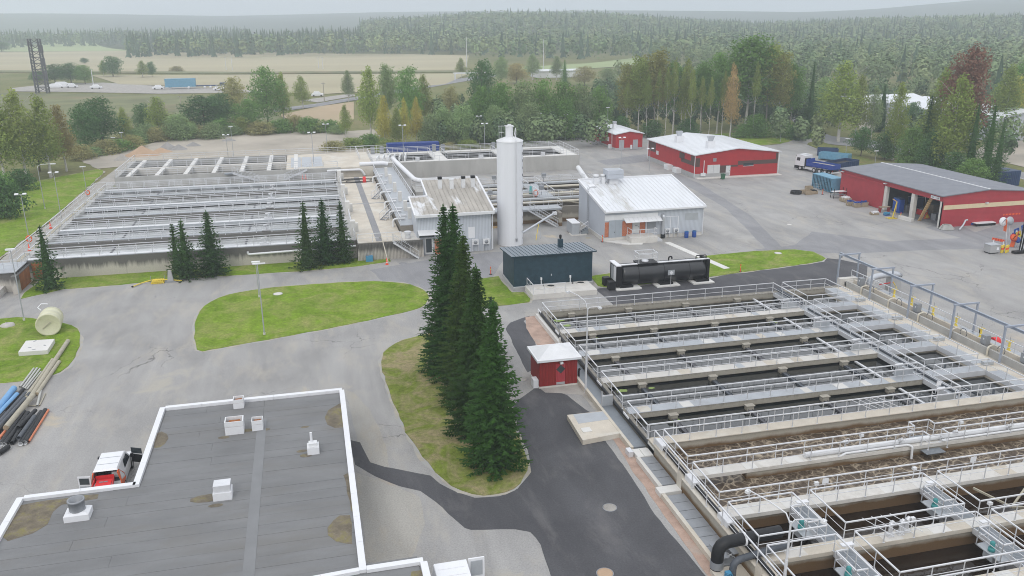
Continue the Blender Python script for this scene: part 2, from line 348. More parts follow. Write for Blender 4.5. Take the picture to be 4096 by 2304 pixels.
M['red_clad'] = wavy('red_wooden_cladding', (.42,.022,.026), .14, 'X', .02, var=.12, scale=1, rough=.6)
M['red_clad_y'] = wavy('red_wooden_cladding_side', (.42,.022,.026), .14, 'Y', .02, var=.12, scale=1, rough=.6)
M['red_shed'] = wavy('red_sheet_cladding', (.40,.040,.052), .18, 'X', .02, var=.1, scale=1, rough=.5)
M['red_shed_y'] = wavy('red_sheet_cladding_side', (.40,.040,.052), .18, 'Y', .02, var=.1, scale=1, rough=.5)
M['red_board'] = mat('red_board', (.26,.016,.014), .2, 3, .65, bmp=.1, stretch=(4,4,.3))
M['brown_clad'] = flat('brown_cladding', (.085,.050,.042), .6)
M['cream'] = flat('cream_sheet', (.66,.55,.36), .6)
M['clad_grey'] = wavy('pale_grey_cladding', (.53,.565,.615), .20, 'X', .02, var=.05, scale=.8, rough=.5)
M['clad_grey_y'] = mat('smooth_pale_grey_cladding', (.47,.50,.55), .05, .8, .5, bmp=.05)
M['plinth'] = mat('concrete_plinth', (.38,.38,.38), .1, .8, .85, bmp=.2)
def brick():
    mt, t, bs = nodes('red_brick'); b = N(t, 'TexBrick'); p = pos(t)
    sx = N(t, 'SeparateXYZ'); L(t, p, sx.inputs[0]); cx = N(t, 'CombineXYZ'); L(t, sx.outputs['X'], cx.inputs[0]); L(t, sx.outputs['Z'], cx.inputs[1]); L(t, cx.outputs[0], b.inputs['Vector'])
    b.inputs['Scale'].default_value = 1.9; b.inputs['Mortar Size'].default_value = .012; b.inputs['Color1'].default_value = (.50,.155,.065,1); b.inputs['Color2'].default_value = (.40,.11,.05,1); b.inputs['Mortar'].default_value = (.52,.38,.30,1)
    L(t, b.outputs['Color'], bs.inputs['Base Color']); bs.inputs['Roughness'].default_value = .85; return mt
M['brick'] = brick()
M['grey_door'] = flat('grey_door_paint', (.35,.39,.43), .5)
M['pale_door'] = flat('pale_door_paint', (.60,.61,.61), .5)
M['glass'] = flat('dark_glass', (.03,.04,.045), .08, 0, .8)
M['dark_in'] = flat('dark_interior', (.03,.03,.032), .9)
M['blue'] = flat('blue_plastic', (.015,.075,.33), .4)
M['blue_paint'] = mat('blue_truck_paint', (.018,.055,.28), .12, 2, .35, bmp=.03)
M['blue_dark'] = mat('dark_blue_container', (.02,.05,.13), .2, 2, .5, bmp=.05)
M['blue_light'] = mat('light_blue_container', (.13,.31,.44), .12, 2, .5, bmp=.05, stain=(.22,.36,.44))
M['blue_pipe'] = mat('blue_plastic_pipe', (.16,.36,.62), .1, 2, .45, bmp=.02)
M['black_pipe2'] = mat('grey_black_pipe', (.075,.085,.10), .2, 2, .5, bmp=.03)
M['orange_pipe'] = mat('orange_plastic_pipe', (.66,.22,.11), .1, 2, .5, bmp=.02)
M['tan_pole'] = mat('weathered_pole', (.40,.37,.29), .15, 2, .8, bmp=.1)
M['grey_pipe'] = mat('grey_plastic_pipe', (.46,.46,.43), .1, 2, .5, bmp=.03)
M['orange'] = flat('orange_plastic', (.75,.13,.03), .5)
M['cone'] = flat('traffic_cone_red', (.78,.10,.05), .5)
M['yellow'] = flat('yellow_paint', (.72,.55,.06), .5)
M['red'] = flat('red_paint', (.55,.03,.03), .45)
M['hot_red'] = flat('bright_red_plastic', (.72,.035,.04), .5)
M['teal'] = flat('teal_motor_paint', (.06,.30,.30), .5)
M['teal_blue'] = flat('blue_valve_paint', (.06,.25,.42), .5)
M['green'] = flat('green_plastic', (.03,.12,.06), .5)
M['wood'] = mat('weathered_wood', (.36,.29,.20), .2, 2, .85, bmp=.15)
M['wood_new'] = mat('fresh_timber', (.58,.40,.20), .15, 3, .8, bmp=.1)
M['sand_pink'] = mat('pink_sand', (.44,.31,.21), .1, .6, .95, bmp=.3)
M['crushed'] = mat('grey_crushed_stone', (.30,.29,.28), .15, .8, .95, bmp=.5)
M['fibre'] = mat('pale_green_fibreglass', (.60,.59,.42), .1, 1.2, .45, bmp=.03, stain=(.52,.50,.33), stain_scale=.9)
M['stone'] = mat('pale_boulder', (.46,.44,.41), .15, 2, .9, bmp=.4)
M['algae'] = mat('duckweed', (.24,.33,.10), .25, 3, .8, bmp=.3)
M['lattice'] = flat('dark_lattice_steel', (.10,.10,.11), .6)
M['galv_pipe'] = mat('galvanised_duct', (.52,.54,.57), .08, 1.5, .35, .5, .04)
M['cream_pipe'] = mat('cream_pipe', (.56,.52,.43), .12, 1, .5, bmp=.05)
M['tyre'] = M['rubber']
M['van_white'] = flat('white_car_paint', (.76,.77,.79), .25, 0, .5, .02)
M['tank_black'] = mat('glossy_black_shell', (.014,.015,.017), .2, 2, .3, bmp=.02, spec=.7)
M['lamp_steel'] = flat('lamp_post_steel', (.40,.42,.44), .5, .2)
M['lamp_glass'] = flat('lamp_lens', (.7,.71,.72), .3)
# ------------------------------------------------------------------ ground
def sstep(a, b, x): t = max(0, min(1, (x-a)/(b-a))); return t*t*(3-2*t)
def interp(tab, x):
    for (a, va), (b, vb) in zip(tab, tab[1:]):
        if x <= b: return va+(vb-va)*max(0, (x-a)/(b-a))
    return tab[-1][1]
def bear(x, y):                                   # bearing as a picture column
    a = math.atan2(x, y)-YAW
    a = max(-1.35, min(1.35, math.atan2(math.sin(a), math.cos(a))))
    return 2048+3500*math.tan(a)
A_NEAR = [(-9000, 0), (300, 0), (1100, 3), (1500, 14), (1950, 25), (2400, 24), (2750, 13), (3000, 8), (3500, 14), (4096, 18), (9000, 18)]
A_FAR = [(-9000, 52), (0, 50), (900, 46), (1500, 60), (2300, 64), (2700, 56), (3200, 52), (3500, 62), (4096, 92), (9000, 90)]
def terr(x, y):
    d = math.hypot(x, y); b = bear(x, y)
    z = sstep(760, 1350, d)*interp(A_NEAR, b)
    z = max(z, 0)+sstep(1900, 3600, d)*max(0, interp(A_FAR, b)+16*mnoise.noise((x*.0011, y*.0011, 3.3))-sstep(760, 1350, d)*interp(A_NEAR, b))
    return z-0.08
def struct(name, mb, m, **k):
    o = mb.build(name, m, None, **k); o['kind'] = 'structure'; return o
HOLE = [(22.25, 26.2), (61.8, 26.2), (61.8, 49.9), (58.0, 49.9), (58.0, 79.7), (22.4, 79.7), (22.4, 49.9), (22.25, 49.9)]
def holed(outer, k, z):                            # one face with the basin pit cut out through a slit at vertex k
    n = len(outer); a = sum(outer[i][0]*outer[(i+1)%n][1]-outer[(i+1)%n][0]*outer[i][1] for i in range(n))
    if a < 0: k = n-1-k; outer = outer[::-1]
    p = V((outer[k][0], outer[k][1])); j = min(range(8), key=lambda q: (V(HOLE[q])-p).length); h = [HOLE[(j-q) % 8] for q in range(9)]
    loop = outer[:k+1]+h+outer[k:]; return MB().add([(x, y, z) for x, y in loop], [tuple(range(len(loop)))])
gm = MB(); radii = [300, 500]+[760+i*60 for i in range(11)]+[1500, 1700, 1900]+[2000+i*130 for i in range(14)]+[4200, 4700, 5400]
seg = 150; a0, a1 = YAW-R(52), YAW+R(52); vv = []; ff = []
for r in radii:
    for k in range(seg+1):
        a = a0+(a1-a0)*k/seg; x, y = math.sin(a)*r, math.cos(a)*r; vv.append((x, y, terr(x, y) if r > 400 else -.08))
for i in range(len(radii)-1):
    for k in range(seg): q = i*(seg+1)+k; ff.append((q, q+1, q+seg+2, q+seg+1))
gm.add(vv, ff, True); inner = [(p[0], p[1]) for p in vv[:seg+1]]+[(90, -40), (-90, -40)]; hb = holed(inner, seg+1, -.08); gm.add(hb.v, hb.f)
def ground_mat():
    mt, t, bs = nodes('open_land'); p = pos(t)
    ln = N(t, 'VectorMath', operation='LENGTH'); L(t, p, ln.inputs[0])
    mead = ramp(t, nz(t, p, .03, 5), [(.3, (.13,.15,.05)), (.55, (.19,.19,.08)), (.75, (.23,.19,.10))]).outputs[0]
    wood = ramp(t, nz(t, p, .02, 6, .7), [(.3, (.035,.055,.03)), (.7, (.07,.09,.045))]).outputs[0]
    f = N(t, 'MapRange'); f.inputs['From Min'].default_value = 700; f.inputs['From Max'].default_value = 900; L(t, ln.outputs['Value'], f.inputs[0])
    col = mixc(t, f.outputs[0], mead, wood)
    col = mixc(t, 1, col, ramp(t, nz(t, p, .8, 5), [(.25, (.7,)*3), (.75, (1.25,)*3)]).outputs[0], 'MULTIPLY')
    L(t, col, bs.inputs['Base Color']); bs.inputs['Roughness'].default_value = .95; bs.inputs['Specular IOR Level'].default_value = .1; return mt
struct('ground', gm, ground_mat())
def sheet(name, pts, z, m, thick=0.02):
    mb = MB(); mb.prism([(p[0], p[1]) for p in pts], z-thick, z); return struct(name, mb, m)
def wob(pts, amp=.25, step=1.2, seed=0, closed=True):     # subdivide an outline and roughen it
    out = []; n = len(pts)
    for i in range(n if closed else n-1):
        a = V((pts[i][0], pts[i][1], 0)); b = V((pts[(i+1)%n][0], pts[(i+1)%n][1], 0)); k = max(1, int((b-a).length/step))
        for j in range(k):
            p = a.lerp(b, j/k); q = mnoise.noise_vector((p.x*.6+seed, p.y*.6, seed*1.7)); out.append((p.x+q.x*amp, p.y+q.y*amp))
    return out
def smooth(pts, it=2):                                   # round an outline (corner cutting)
    pts = [V((p[0], p[1])) for p in pts]
    for _ in range(it):
        o = []
        for i in range(len(pts)):
            a, b = pts[i], pts[(i+1)%len(pts)]; o += [a*.75+b*.25, a*.25+b*.75]
        pts = o
    return [(p.x, p.y) for p in pts]
def dpoly(*pp, z=0): return [tuple(dp(a, b, z)[:2]) for a, b in pp]
def spoly(*pp, z=0): return [tuple(px(a, b, z)[:2]) for a, b in pp]
yard = [(-90, 6), (150, 6), (150, 92)]+spoly((4420, 950), (4096, 862), (4025, 843), (3620, 742), (3480, 700), (3437, 668), (3367, 628), (3275, 597), (3227, 578), (3250, 566), (3240, 545), (3190, 552), (3120, 577), (3048, 583), (2800, 562), (2580, 542), (2367, 549), (2300, 552), (2241, 559), (2135, 566))+[(38, 182), (14, 178), (6, 150), (-2, 110), (-90, 99)]
struct('yard', holed(yard, 1, 0.0), M['asphalt'])
# lawns, each a slightly raised turf sheet with an uneven edge
def lawn(name, pts, m='lawn', z=.05, amp=.18, sm=1, seed=1):
    q = smooth(pts, sm) if sm else pts
    if m != 'meadow':
        n = len(q); a = sum(q[i][0]*q[(i+1)%n][1]-q[(i+1)%n][0]*q[i][1] for i in range(n)); s = .24 if a > 0 else -.24; e = []
        for i in range(n):
            d = (V(q[(i+1)%n])-V(q[i-1])); d = d.normalized() if d.length else V((0, 0)); e.append((q[i][0]+d.y*s, q[i][1]-d.x*s))
        sheet('verge', wob(e, .3, .7, seed+3), .009, M['verge'], .03)
    return sheet(name, wob(q, amp, .8, seed), z, M[m], .12)
lawn('lawn', dpoly((490,815),(497,790),(520,765),(560,745),(620,732),(700,722),(800,715),(900,709),(960,708),(1020,713),(1060,725),(1080,745),(1075,765),(1050,778),(1000,790),(900,812),(800,832),(700,850),(600,868),(540,878),(500,886),(490,862)), seed=2)
lawn('lawn', dpoly((52,752),(62,738),(110,700))+[(-30, 108.0), (-10, 108.0), (5.2, 108.0), (5.2, 106.6)]+dpoly((980,650),(982,658),(900,670),(750,683),(600,692),(450,702),(300,717),(160,728)), sm=0, seed=3)
lawn('lawn', dpoly((-60,806),(0,803),(60,798),(150,812),(188,822),(203,845),(200,880),(180,915),(140,945),(60,958),(0,965),(-60,970)), seed=4)
lawn('lawn', dpoly((958,905),(968,882),(1000,860),(1050,846),(1095,836),(1150,842),(1215,905),(1262,990),(1300,1090),(1325,1160),(1324,1192),(1302,1226),(1260,1243),(1200,1245),(1150,1230),(1110,1202),(1060,1152),(1020,1082),(990,1012),(970,962)), 'lawn_dry', amp=.25, seed=5)
lawn('lawn', [(14.5, 93.5), (21.3, 95.0), (21.4, 88.4), (22.9, 88.2), (23.0, 85.6), (22.5, 84.6), (18, 84.2), (15, 84.6), (13.5, 88)], seed=6, sm=0)
lawn('lawn', [(32.2, 92.0), (31.8, 88.2), (33, 87.2), (46, 88.2)]+dpoly((1830,690),(1900,681),(2000,668),(2068,657),(2076,650),(2045,634),(2000,628),(1900,632),(1780,644)), seed=7, sm=0)
sheet('path', wob(dpoly((-40,690),(0,655),(125,560),(230,470),(300,418),(330,405),(345,425),(280,470),(250,490),(60,640),(0,700),(-40,730)), .2, 1.5, 3), .0, M['gravel_grey'])
lawn('lawn', dpoly((-140,760),(-140,560),(-60,500),(100,455),(250,425),(262,432),(228,465),(125,555),(0,648),(-40,684)), amp=.4, seed=8, sm=0)
lawn('lawn', spoly((2060,585),(2135,564),(2241,557),(2300,550),(2367,547),(2450,540),(2450,528),(2300,530),(2135,545),(2060,560)), 'lawn', amp=.4, seed=9, sm=0)
lawn('lawn', spoly((2830,560),(2960,572),(3048,581),(3120,575),(3200,554),(3268,552),(3275,535),(3180,520),(3000,528),(2830,538)), 'lawn', amp=.4, seed=10, sm=0)
lawn('lawn', spoly((3230,578),(3275,597),(3367,628),(3437,668),(3480,700),(3600,720),(3600,690),(3480,640),(3380,600),(3290,568),(3240,568)), 'meadow', amp=.4, seed=11, sm=0)
lawn('lawn', spoly((3850,790),(4025,835),(4110,858),(4200,800),(4100,720),(3980,690),(3870,730)), 'meadow', amp=.4, seed=12, sm=0)
# newer asphalt
main_new = spoly((2100,1580),(2140,1552),(2195,1556),(2270,1580),(2345,1640),(2372,1655))+spoly((2420,1760),(2520,1900),(2620,2060),(2750,2220),(2845,2330),(2860,2420),(2210,2420))+spoly((2200,2304),(2165,2180),(2120,2128),(2060,2117),(1880,2120),(1855,2112),(1770,2030),(1680,1965),(1600,1945),(1500,1905),(1420,1860),(1400,1760),(1440,1770),(1480,1850),(1540,1868),(1660,1890),(1722,1902),(1760,1935),(1820,1965),(1900,1990),(2000,1985),(2070,1955),(2105,1910),(2105,1850),(2080,1770),(2060,1690),(2050,1620))
sheet('road', wob(main_new, .1, .7, 5), .006, M['asphalt_new'])
sheet('road', wob(spoly((2120,1262),(2090,1272),(2040,1290),(2022,1315),(2060,1390),(2110,1490),(2130,1480),(2150,1400),(2128,1330),(2095,1285)), .1, .7, 5), .006, M['asphalt_new'])
sheet('road', wob([(31.2, 87.3), (31.2, 80.2), (57.5, 80.2), (58, 81), (62, 80.5), (64.5, 83.5)]+spoly((3470,1062),(3360,1038),(3310,1033),(3290,1040),(3180,1062),(3050,1075),(2900,1093),(2700,1115),(2560,1130),(2480,1140)), .08, .8, 6), .006, M['asphalt_new'])
sheet('asphalt_patch', spoly((2386,644),(2590,615),(2640,640),(2540,652),(2430,662)), .005, M['asphalt_patch'])
sheet('asphalt_patch', wob(spoly((2700,690),(2800,735),(3000,860),(3140,1000),(3080,1010),(2900,830),(2690,710)), .2, 2, 2), .0055, M['asphalt_patch'])
sheet('asphalt_patch', wob(spoly((3250,925),(3560,965),(4000,945),(4096,930),(4096,990),(3700,1000),(3400,1015),(3000,1000),(3180,980)), .3, 2, 3), .005, M['asphalt_patch'])
sheet('asphalt_patch', wob(spoly((3900,930),(4096,870),(4200,900),(4096,960),(3960,985),(3700,910),(3820,890)), .2, 2, 4), .007, M['asphalt_patch'])
sheet('asphalt_patch', wob(spoly((1950,1010),(2040,1005),(2000,1060),(1960,1130),(1700,1160),(1560,1150),(1480,1080),(1700,1040)), .3, 2, 9), .0045, M['asphalt_patch'])
sheet('asphalt_patch', wob(spoly((1380,1560),(1400,1620),(1420,1720),(1450,1860),(1560,1870),(1540,1760),(1480,1640),(1420,1570)), .2, 1, 7), .005, M['dust'])
sheet('asphalt_patch', wob(spoly((1420,1890),(1500,1915),(1600,1955),(1680,1990),(1700,2100),(1640,2250),(1470,2250)), .2, 1, 8), .005, M['dust'])
sheet('gravel_strip', wob([(20.9, 80), (21.9, 80.2), (21.9, 71), (20, 71.4), (20.1, 76.8)], .08, .6, 1), .012, M['gravel_pink'])
sheet('gravel_strip', wob([(20.5, 52.5), (21.3, 52.6), (21.3, 30), (20.0, 30), (20.1, 42), (20.2, 48)], .1, .5, 2), .012, M['gravel_pink'])
sheet('gravel_strip', wob(spoly((2150,1545),(2350,1495),(2420,1630),(2390,1655),(2330,1580),(2180,1570)), .12, .6, 3), .012, M['gravel_grey'])
# far fields, gravel lots and roads
sheet('dirt_lot', wob(dpoly((195,400),(250,385),(330,372),(450,345),(560,332),(700,326),(830,332),(940,325),(955,345),(900,365),(950,385),(760,398),(560,400),(330,415),(240,425)), .8, 3, 1), -.01, M['dirt'])
sheet('field', dpoly((-200,100),(60,95),(330,97),(330,128),(-200,132)), .2, M['field_green'])
sheet('field', dpoly((-200,133),(320,128),(800,131),(1180,140),(1170,178),(600,182),(-200,176)), .15, M['field_tan'])
sheet('railway', dpoly((-200,178),(600,183),(1180,179),(1180,183),(600,187),(-200,182)), .6, M['heath'], .6)
sheet('field', dpoly((230,190),(600,188),(1180,185),(1120,212),(900,232),(800,238),(420,216),(300,212)), .1, M['field_tan'])
sheet('field', dpoly((1240,182),(1400,178),(1560,168),(1700,150),(1600,146),(1480,160),(1300,170)), .25, M['field_green'])
sheet('gravel_lot', dpoly((30,222),(120,212),(260,208),(420,218),(700,222),(700,232),(400,236),(200,232),(30,230)), .08, M['gravel_grey'])
sheet('road', dpoly((690,274),(790,262),(900,243),(1000,226),(1120,203),(1240,186),(1260,190),(1150,208),(1010,233),(900,251),(790,270),(690,282)), .08, M['asphalt_patch'])
sheet('gravel_lot', dpoly((760,252),(880,236),(900,240),(800,258)), .06, M['gravel_grey'])
sheet('field', dpoly((700,290),(800,268),(890,256),(890,300),(870,318),(800,310),(740,305)), .05, M['field_pink'])
sheet('heath', dpoly((-100,232),(330,238),(620,245),(700,290),(720,330),(420,345),(200,350),(-100,330)), .03, M['heath'])
sheet('road', spoly((3150,455),(3205,470),(3260,520),(3330,545),(3480,560),(3700,600),(3990,660),(4096,690),(4300,740),(4300,775),(4096,722),(3960,690),(3640,625),(3460,590),(3300,575),(3230,545),(3180,495)), .03, M['asphalt_patch'])
sheet('dirt_lot', spoly((3860,640),(3940,575),(4110,560),(4300,600),(4300,700),(4096,668),(3980,640)), .02, M['dirt'])
sheet('dirt_lot', spoly((3420,480),(3700,470),(3720,530),(3440,520)), .02, M['dirt'])
def road_dash(a, b):
    m_ = MB(); m_.beam((a[0], a[1], .045), (b[0], b[1], .045), .12, .012); struct('lane_marking', m_, M['white'])
for t in range(7):
    a = px(3985+t*32, 683+t*9.5, .03); b = px(3997+t*32, 686.5+t*9.5, .03); road_dash(a, b)
# ------------------------------------------------------------------ railings: a part with a child for every post
_posts = {}
def post_mesh(h, r=.03, m='steel'):
    k = (round(h, 2), r, m)
    if k not in _posts: _posts[k] = MB().cyl((0, 0, 0), (0, 0, h), r, r, 5, False).box(-.06, .06, -.06, .06, 0, .02).mesh('post', M[m])
    return _posts[k]
def railing(par, pts, z, h=1.1, sp=2.1, r=.042, m='steel', mids=1, name='railing', closed=False, posts=True):
    mb = MB(); P3 = [V((p[0], p[1], p[2] if len(p) > 2 else z)) for p in pts]
    if closed: P3.append(P3[0])
    for a, b in zip(P3, P3[1:]):
        up = V((0, 0, h)); mb.beam(a+up, b+up, r*2, r*1.6)
        for k in range(mids): 
            u2 = V((0, 0, h*(k+1)/(mids+1))); mb.cyl(a+u2, b+u2, r*.62, None, 4, False)
    o = mb.build(name, M[m], par)
    if posts:
        seen = set()
        for a, b in zip(P3, P3[1:]):
            n = max(1, round((b-a).length/sp))
            for i in range(n+1):
                p = a.lerp(b, i/n); k = (round(p.x, 2), round(p.y, 2))
                if k in seen: continue
                seen.add(k); place('post', post_mesh(h, r*.82, m), p, o)
    return o
def bpart(par, name, m, *a): return MB().box(*a).build(name, M[m], par)
# ================================================================== right-hand basins
ZU, ZL = .6, 1.1
BA = thing('settling_basin', 'large concrete basin with dark still water in long bays under parallel railed walkways', 'basin', (40, 64, 0))
bpart(BA, 'water', 'water_dark', 22.6, 55.9, 50, 79.2, -3.0, -.03)
bpart(BA, 'outer_wall', 'wall_wet', 22.35, 22.75, 49.9, 79.85, -.9, ZU)
bpart(BA, 'outer_wall', 'wall_wet', 22.7, 58.3, 79.2, 79.85, -.9, ZU+.002)
bpart(BA, 'outer_wall', 'concrete_tan', 55.95, 58.25, 50.0, 79.2, -.9, ZU)
WK = [(73.05, 73.95, 'concrete'), (67.1, 68.1, 'plate'), (61.05, 61.95, 'concrete'), (55.05, 55.95, 'plate'), (49.95, 50.9, 'concrete_tan')]
for i, (a, b, mm) in enumerate(WK):
    c = (a+b)/2
    bpart(BA, 'divider_wall', 'wall_wet', 22.7, 55.95, c-.22, c+.22, -.9, .25)
    dk = bpart(BA, 'walkway', mm, 22.75, 49.35, a-.08, b+.08, .12 if mm != 'plate' else .34, ZU+.004)
    fasc = MB().box(22.75, 49.3, a-.10, a-.082, .12, ZU-.02).build('edge_beam', 'wall_wet', dk)
    rn = random.Random(i)
    for k in range(9):                                          # lighter cover slabs let into the deck
        u = 24+k*2.8+rn.uniform(-.6, .6)
        MB().box(u, u+rn.uniform(.6, 1.3), a-.02, b+.02, ZU, ZU+.012).build('cover_slab', M[rn.choice(['concrete_white', 'concrete', 'concrete_tan', 'plate'])], dk)
# rails round each long bay: far side, west end, near side
bays = [(79.4, 73.98), (73.02, 68.13), (67.07, 61.98), (61.02, 55.98), (55.02, 50.93)]
for i, (f_, n_) in enumerate(bays):
    railing(BA, [(49.4, f_), (22.52, f_)], ZU)
    railing(BA, [(22.52, f_), (22.52, n_), (49.4, n_)], ZU)
# scraper channels, scum boards and drive heads in each bay
for i, (f_, n_) in enumerate(bays):
    y0, y1 = n_+.1, f_-.3
    for u in (25.6+i*.15, 32.0+i*.2, 38.6+i*.25, 44.8+i*.25):
        bm = MB().box(u-.14, u+.14, y0, y1, -.3, .06); k = 0; yy = y0+.1
        while yy < y1-.1: bm.box(u-.19, u-.145, yy, yy+.10, -.1, .14); bm.box(u+.145, u+.19, yy, yy+.10, -.1, .14); yy += .24
        bm.build('scum_board', 'black_pipe2' if i % 2 else M['lattice'], BA)
        MB().box(u-.3, u+.3, f_-.75, f_-.3, -.1, .36).box(u-.38, u+.38, f_-.8, f_-.3, .36, .42).build('inlet_box', 'wall_wet', BA)
    MB().beam((46.9, y0, .12), (46.9, y1, .12), .22, .12).build('scum_trough', 'steel', BA)
    g = MB(); cx, cy = 48.2, n_+.55
    g.box(cx-.6, cx+.5, cy-.28, cy+.12, ZU, ZU+.08).cyl((cx-.2, cy, ZU+.08), (cx-.2, cy, ZU+.75), .12, .12, 8).cyl((cx-.55, cy, ZU+.78), (cx+.2, cy, ZU+.85), .16, .13, 8).cyl((cx+.4, cy, ZU), (cx+.4, cy, ZU+.55), .05, None, 6).tube([(cx-.75, cy+.18*math.cos(t), ZU+.62+.18*math.sin(t)) for t in [k*.7 for k in range(10)]], .025, 5)
    dr = g.build('scraper_drive', 'steel', BA)
    MB().box(cx-1.0, cx+.9, n_-.02, n_+.0, ZU+.03, ZU+.62).build('guard_plate', 'plate', dr)
# cross walkway and the five cells beyond it
cw = bpart(BA, 'walkway', 'plate', 49.42, 50.5, 50.9, 79.2, .42, ZU+.006)
MB().box(49.36, 49.42, 50.9, 79.2, .22, ZU+.05).build('side_plate', 'steel', cw)
MB().box(50.5, 50.56, 50.9, 79.2, .22, ZU+.05).build('side_plate', 'steel', cw)
railing(BA, [(49.42, 79.5), (49.42, 51.0)], ZU); 
MB().tube([(49.95, 79.3, ZU+.32), (49.95, 74.2, ZU+.32)], .2, 12).build('dark_pipe', 'black_pipe2', cw)
MB().tube(route([(49.95, 73.2, ZU+.12), (49.95, 51.3, ZU+.12)], .2), .11, 10).build('dark_pipe', 'black_pipe2', cw)
cells = [(79.4, 74.4), (73.25, 68.4), (67.3, 62.4), (61.2, 56.38), (55.22, 50.95)]
for i, (f_, n_) in enumerate(cells):
    railing(BA, [(50.5, f_), (50.5, n_), (55.95, n_), (55.95, f_), (50.5, f_)], ZU)
    sp_ = MB().box(55.9, 55.95, n_, f_, .18, ZU+.02).build('side_plate', 'steel', BA)
    if i:
        dk = bpart(BA, 'walkway', 'plate', 50.56, 55.9, f_+.02, cells[i-1][1]-.02, .3, ZU+.008)
        MB().box(50.56, 55.9, f_-.02, f_+.02, .15, ZU+.04).build('side_plate', 'steel', dk)
        MB().box(50.56, 55.9, cells[i-1][1]-.02, cells[i-1][1]+.0, .15, ZU+.04).build('side_plate', 'steel', dk)
        bpart(BA, 'divider_wall', 'wall_wet', 50.5, 55.95, f_+.3, f_+.6, -.6, .3)
    MB().box(55.98, 57.2, n_+.3, f_-.3, ZU, ZU+.02).build('deck_grating', 'plate', BA)
    bx = MB(); bx.box(56.5, 57.5, n_-.3, n_+.1, ZU+.02, ZU+.32); bx.build('valve_box', 'plate', BA)
for (x, y, r) in ((24.0, 78.3, .5), (24.4, 76.6, .35), (24.9, 74.9, .6), (25.9, 72.6, .3), (24.2, 60.4, .35), (26.8, 60.3, .25), (45.3, 72.3, .45), (26.3, 54.2, .3)):
    pts = [(x+r*(.6+.5*random.random())*math.cos(t)*1.5, y+r*(.6+.5*random.random())*math.sin(t)) for t in [k*.5236 for k in range(12)]]
    MB().prism(pts, -.05, -.015).build('duckweed_patch', 'algae', BA)
# outlet channel with cabinets east of the cells
bpart(BA, 'channel_wall', 'concrete_wall', 58.8, 59.05, 50, 79.5, 0, 1.15)
bpart(BA, 'channel_wall', 'concrete_tan', 59.75, 60.0, 50, 79.5, 0, 1.25)
bpart(BA, 'channel_floor', 'concrete_tan', 59.05, 59.75, 50, 79.5, 0, .7)
bpart(BA, 'gutter', 'concrete_tan', 58.25, 58.8, 50, 80.2, 0, .45)
bpart(BA, 'side_deck', 'plate', 60.0, 61.2, 50, 76.0, .5, 1.0)
railing(BA, [(59.88, 80.2), (59.88, 50)], 1.0, 1.2, 2.2)
st = bpart(BA, 'stair_block', 'concrete', 58.3, 60.6, 79.9, 80.5, 0, 1.3)
for k in range(3): MB().box(58.9, 59.9, 79.3+k*.2, 79.9, .6, .78+k*.18).build('step', 'concrete', st)
for i in range(6):
    y = 76.6-i*4.6
    MB().tube(route([(58.7, y, .45), (58.7, y, 1.35), (59.5, y+.25, 1.35)], .25), .09, 8).lathe((58.7, y, .45), [(.2, 0), (.2, .05), (.0, .05)], 10).build('outlet_pipe', 'cream_pipe', BA)
    if i % 2 == 0 or i == 5:
        c_ = MB().box(59.2, 59.75, y+.9, y+1.5, 1.15, 2.0).box(59.3, 59.65, y+.95, y+1.45, .7, 1.15).build('control_cabinet', 'steel_dark', BA)
        MB().box(59.19, 59.2, y+1.1, y+1.2, 1.6, 1.75).build('notice', 'white', c_)
    hz = MB(); cx, cz = 59.3, 1.3
    hz.tube([(cx, y-.9+.42*math.cos(t), cz+.42*math.sin(t)) for t in [k*.5 for k in range(13)]], .03, 5); hz.build('hose_loop', 'black_pipe2', BA)
for i, y in enumerate((77.0, 73.6, 70.8, 67.6, 64.4, 61.2, 57.8, 54.4)):
    t_ = thing('hand_valve', 'yellow valve pedestal with handwheel, '+['first','second','third','fourth','fifth','sixth','seventh','eighth'][i]+' from the far end of the basin channel', 'valve', (60.6, y, 1.0 if y < 76 else 0.0), 'yellow hand valves')
    z0 = 1.0 if y < 76 else 0.0
    MB().lathe((60.6, y, z0), [(.22, 0), (.12, .08), (.09, .75), (.0, .78)], 10).build('pedestal', 'yellow', t_)
    MB().tube([(60.6+.3*math.cos(k*.6283), y+.3*math.sin(k*.6283), z0+.85) for k in range(11)], .03, 5).beam((60.3, y, z0+.85), (60.9, y, z0+.85), .03, .03).beam((60.6, y-.3, z0+.85), (60.6, y+.3, z0+.85), .03, .03).build('handwheel', 'yellow', t_)
    MB().cyl((60.6, y, z0+.78), (60.6, y, z0+1.35), .02, None, 5).build('spindle', 'steel_dark', t_)
# gantry crane rail over the channel
GC = thing('gantry_rail', 'blue-grey steel crane rail carried on a row of goalpost frames beside the basin', 'crane rail', (59.6, 66, .45))
YS = [80.63, 74.7, 68.55, 62.5, 56.4, 50.3]
for y in YS:
    MB().box(58.32, 58.46, y-.08, y+.08, .45, 3.9).build('post', 'blue_steel', GC)
    MB().box(60.88, 61.02, y-.08, y+.08, 0, 3.9).build('post', 'blue_steel', GC)
    MB().box(58.25, 61.1, y-.08, y+.08, 3.9, 4.06).build('cross_beam', 'blue_steel', GC)
MB().box(59.22, 59.4, 49.5, 82.0, 3.84, 3.9).box(59.29, 59.33, 49.5, 82.0, 3.7, 3.84).box(59.22, 59.4, 49.5, 82.0, 3.65, 3.7).build('runway_beam', 'blue_steel', GC)
hs = MB().box(59.2, 59.45, 81.6, 81.85, 3.3, 3.5).cyl((59.32, 81.7, 3.3), (59.1, 81.9, .6), .012, None, 4); hs.build('hoist_chain', 'steel_dark', GC)
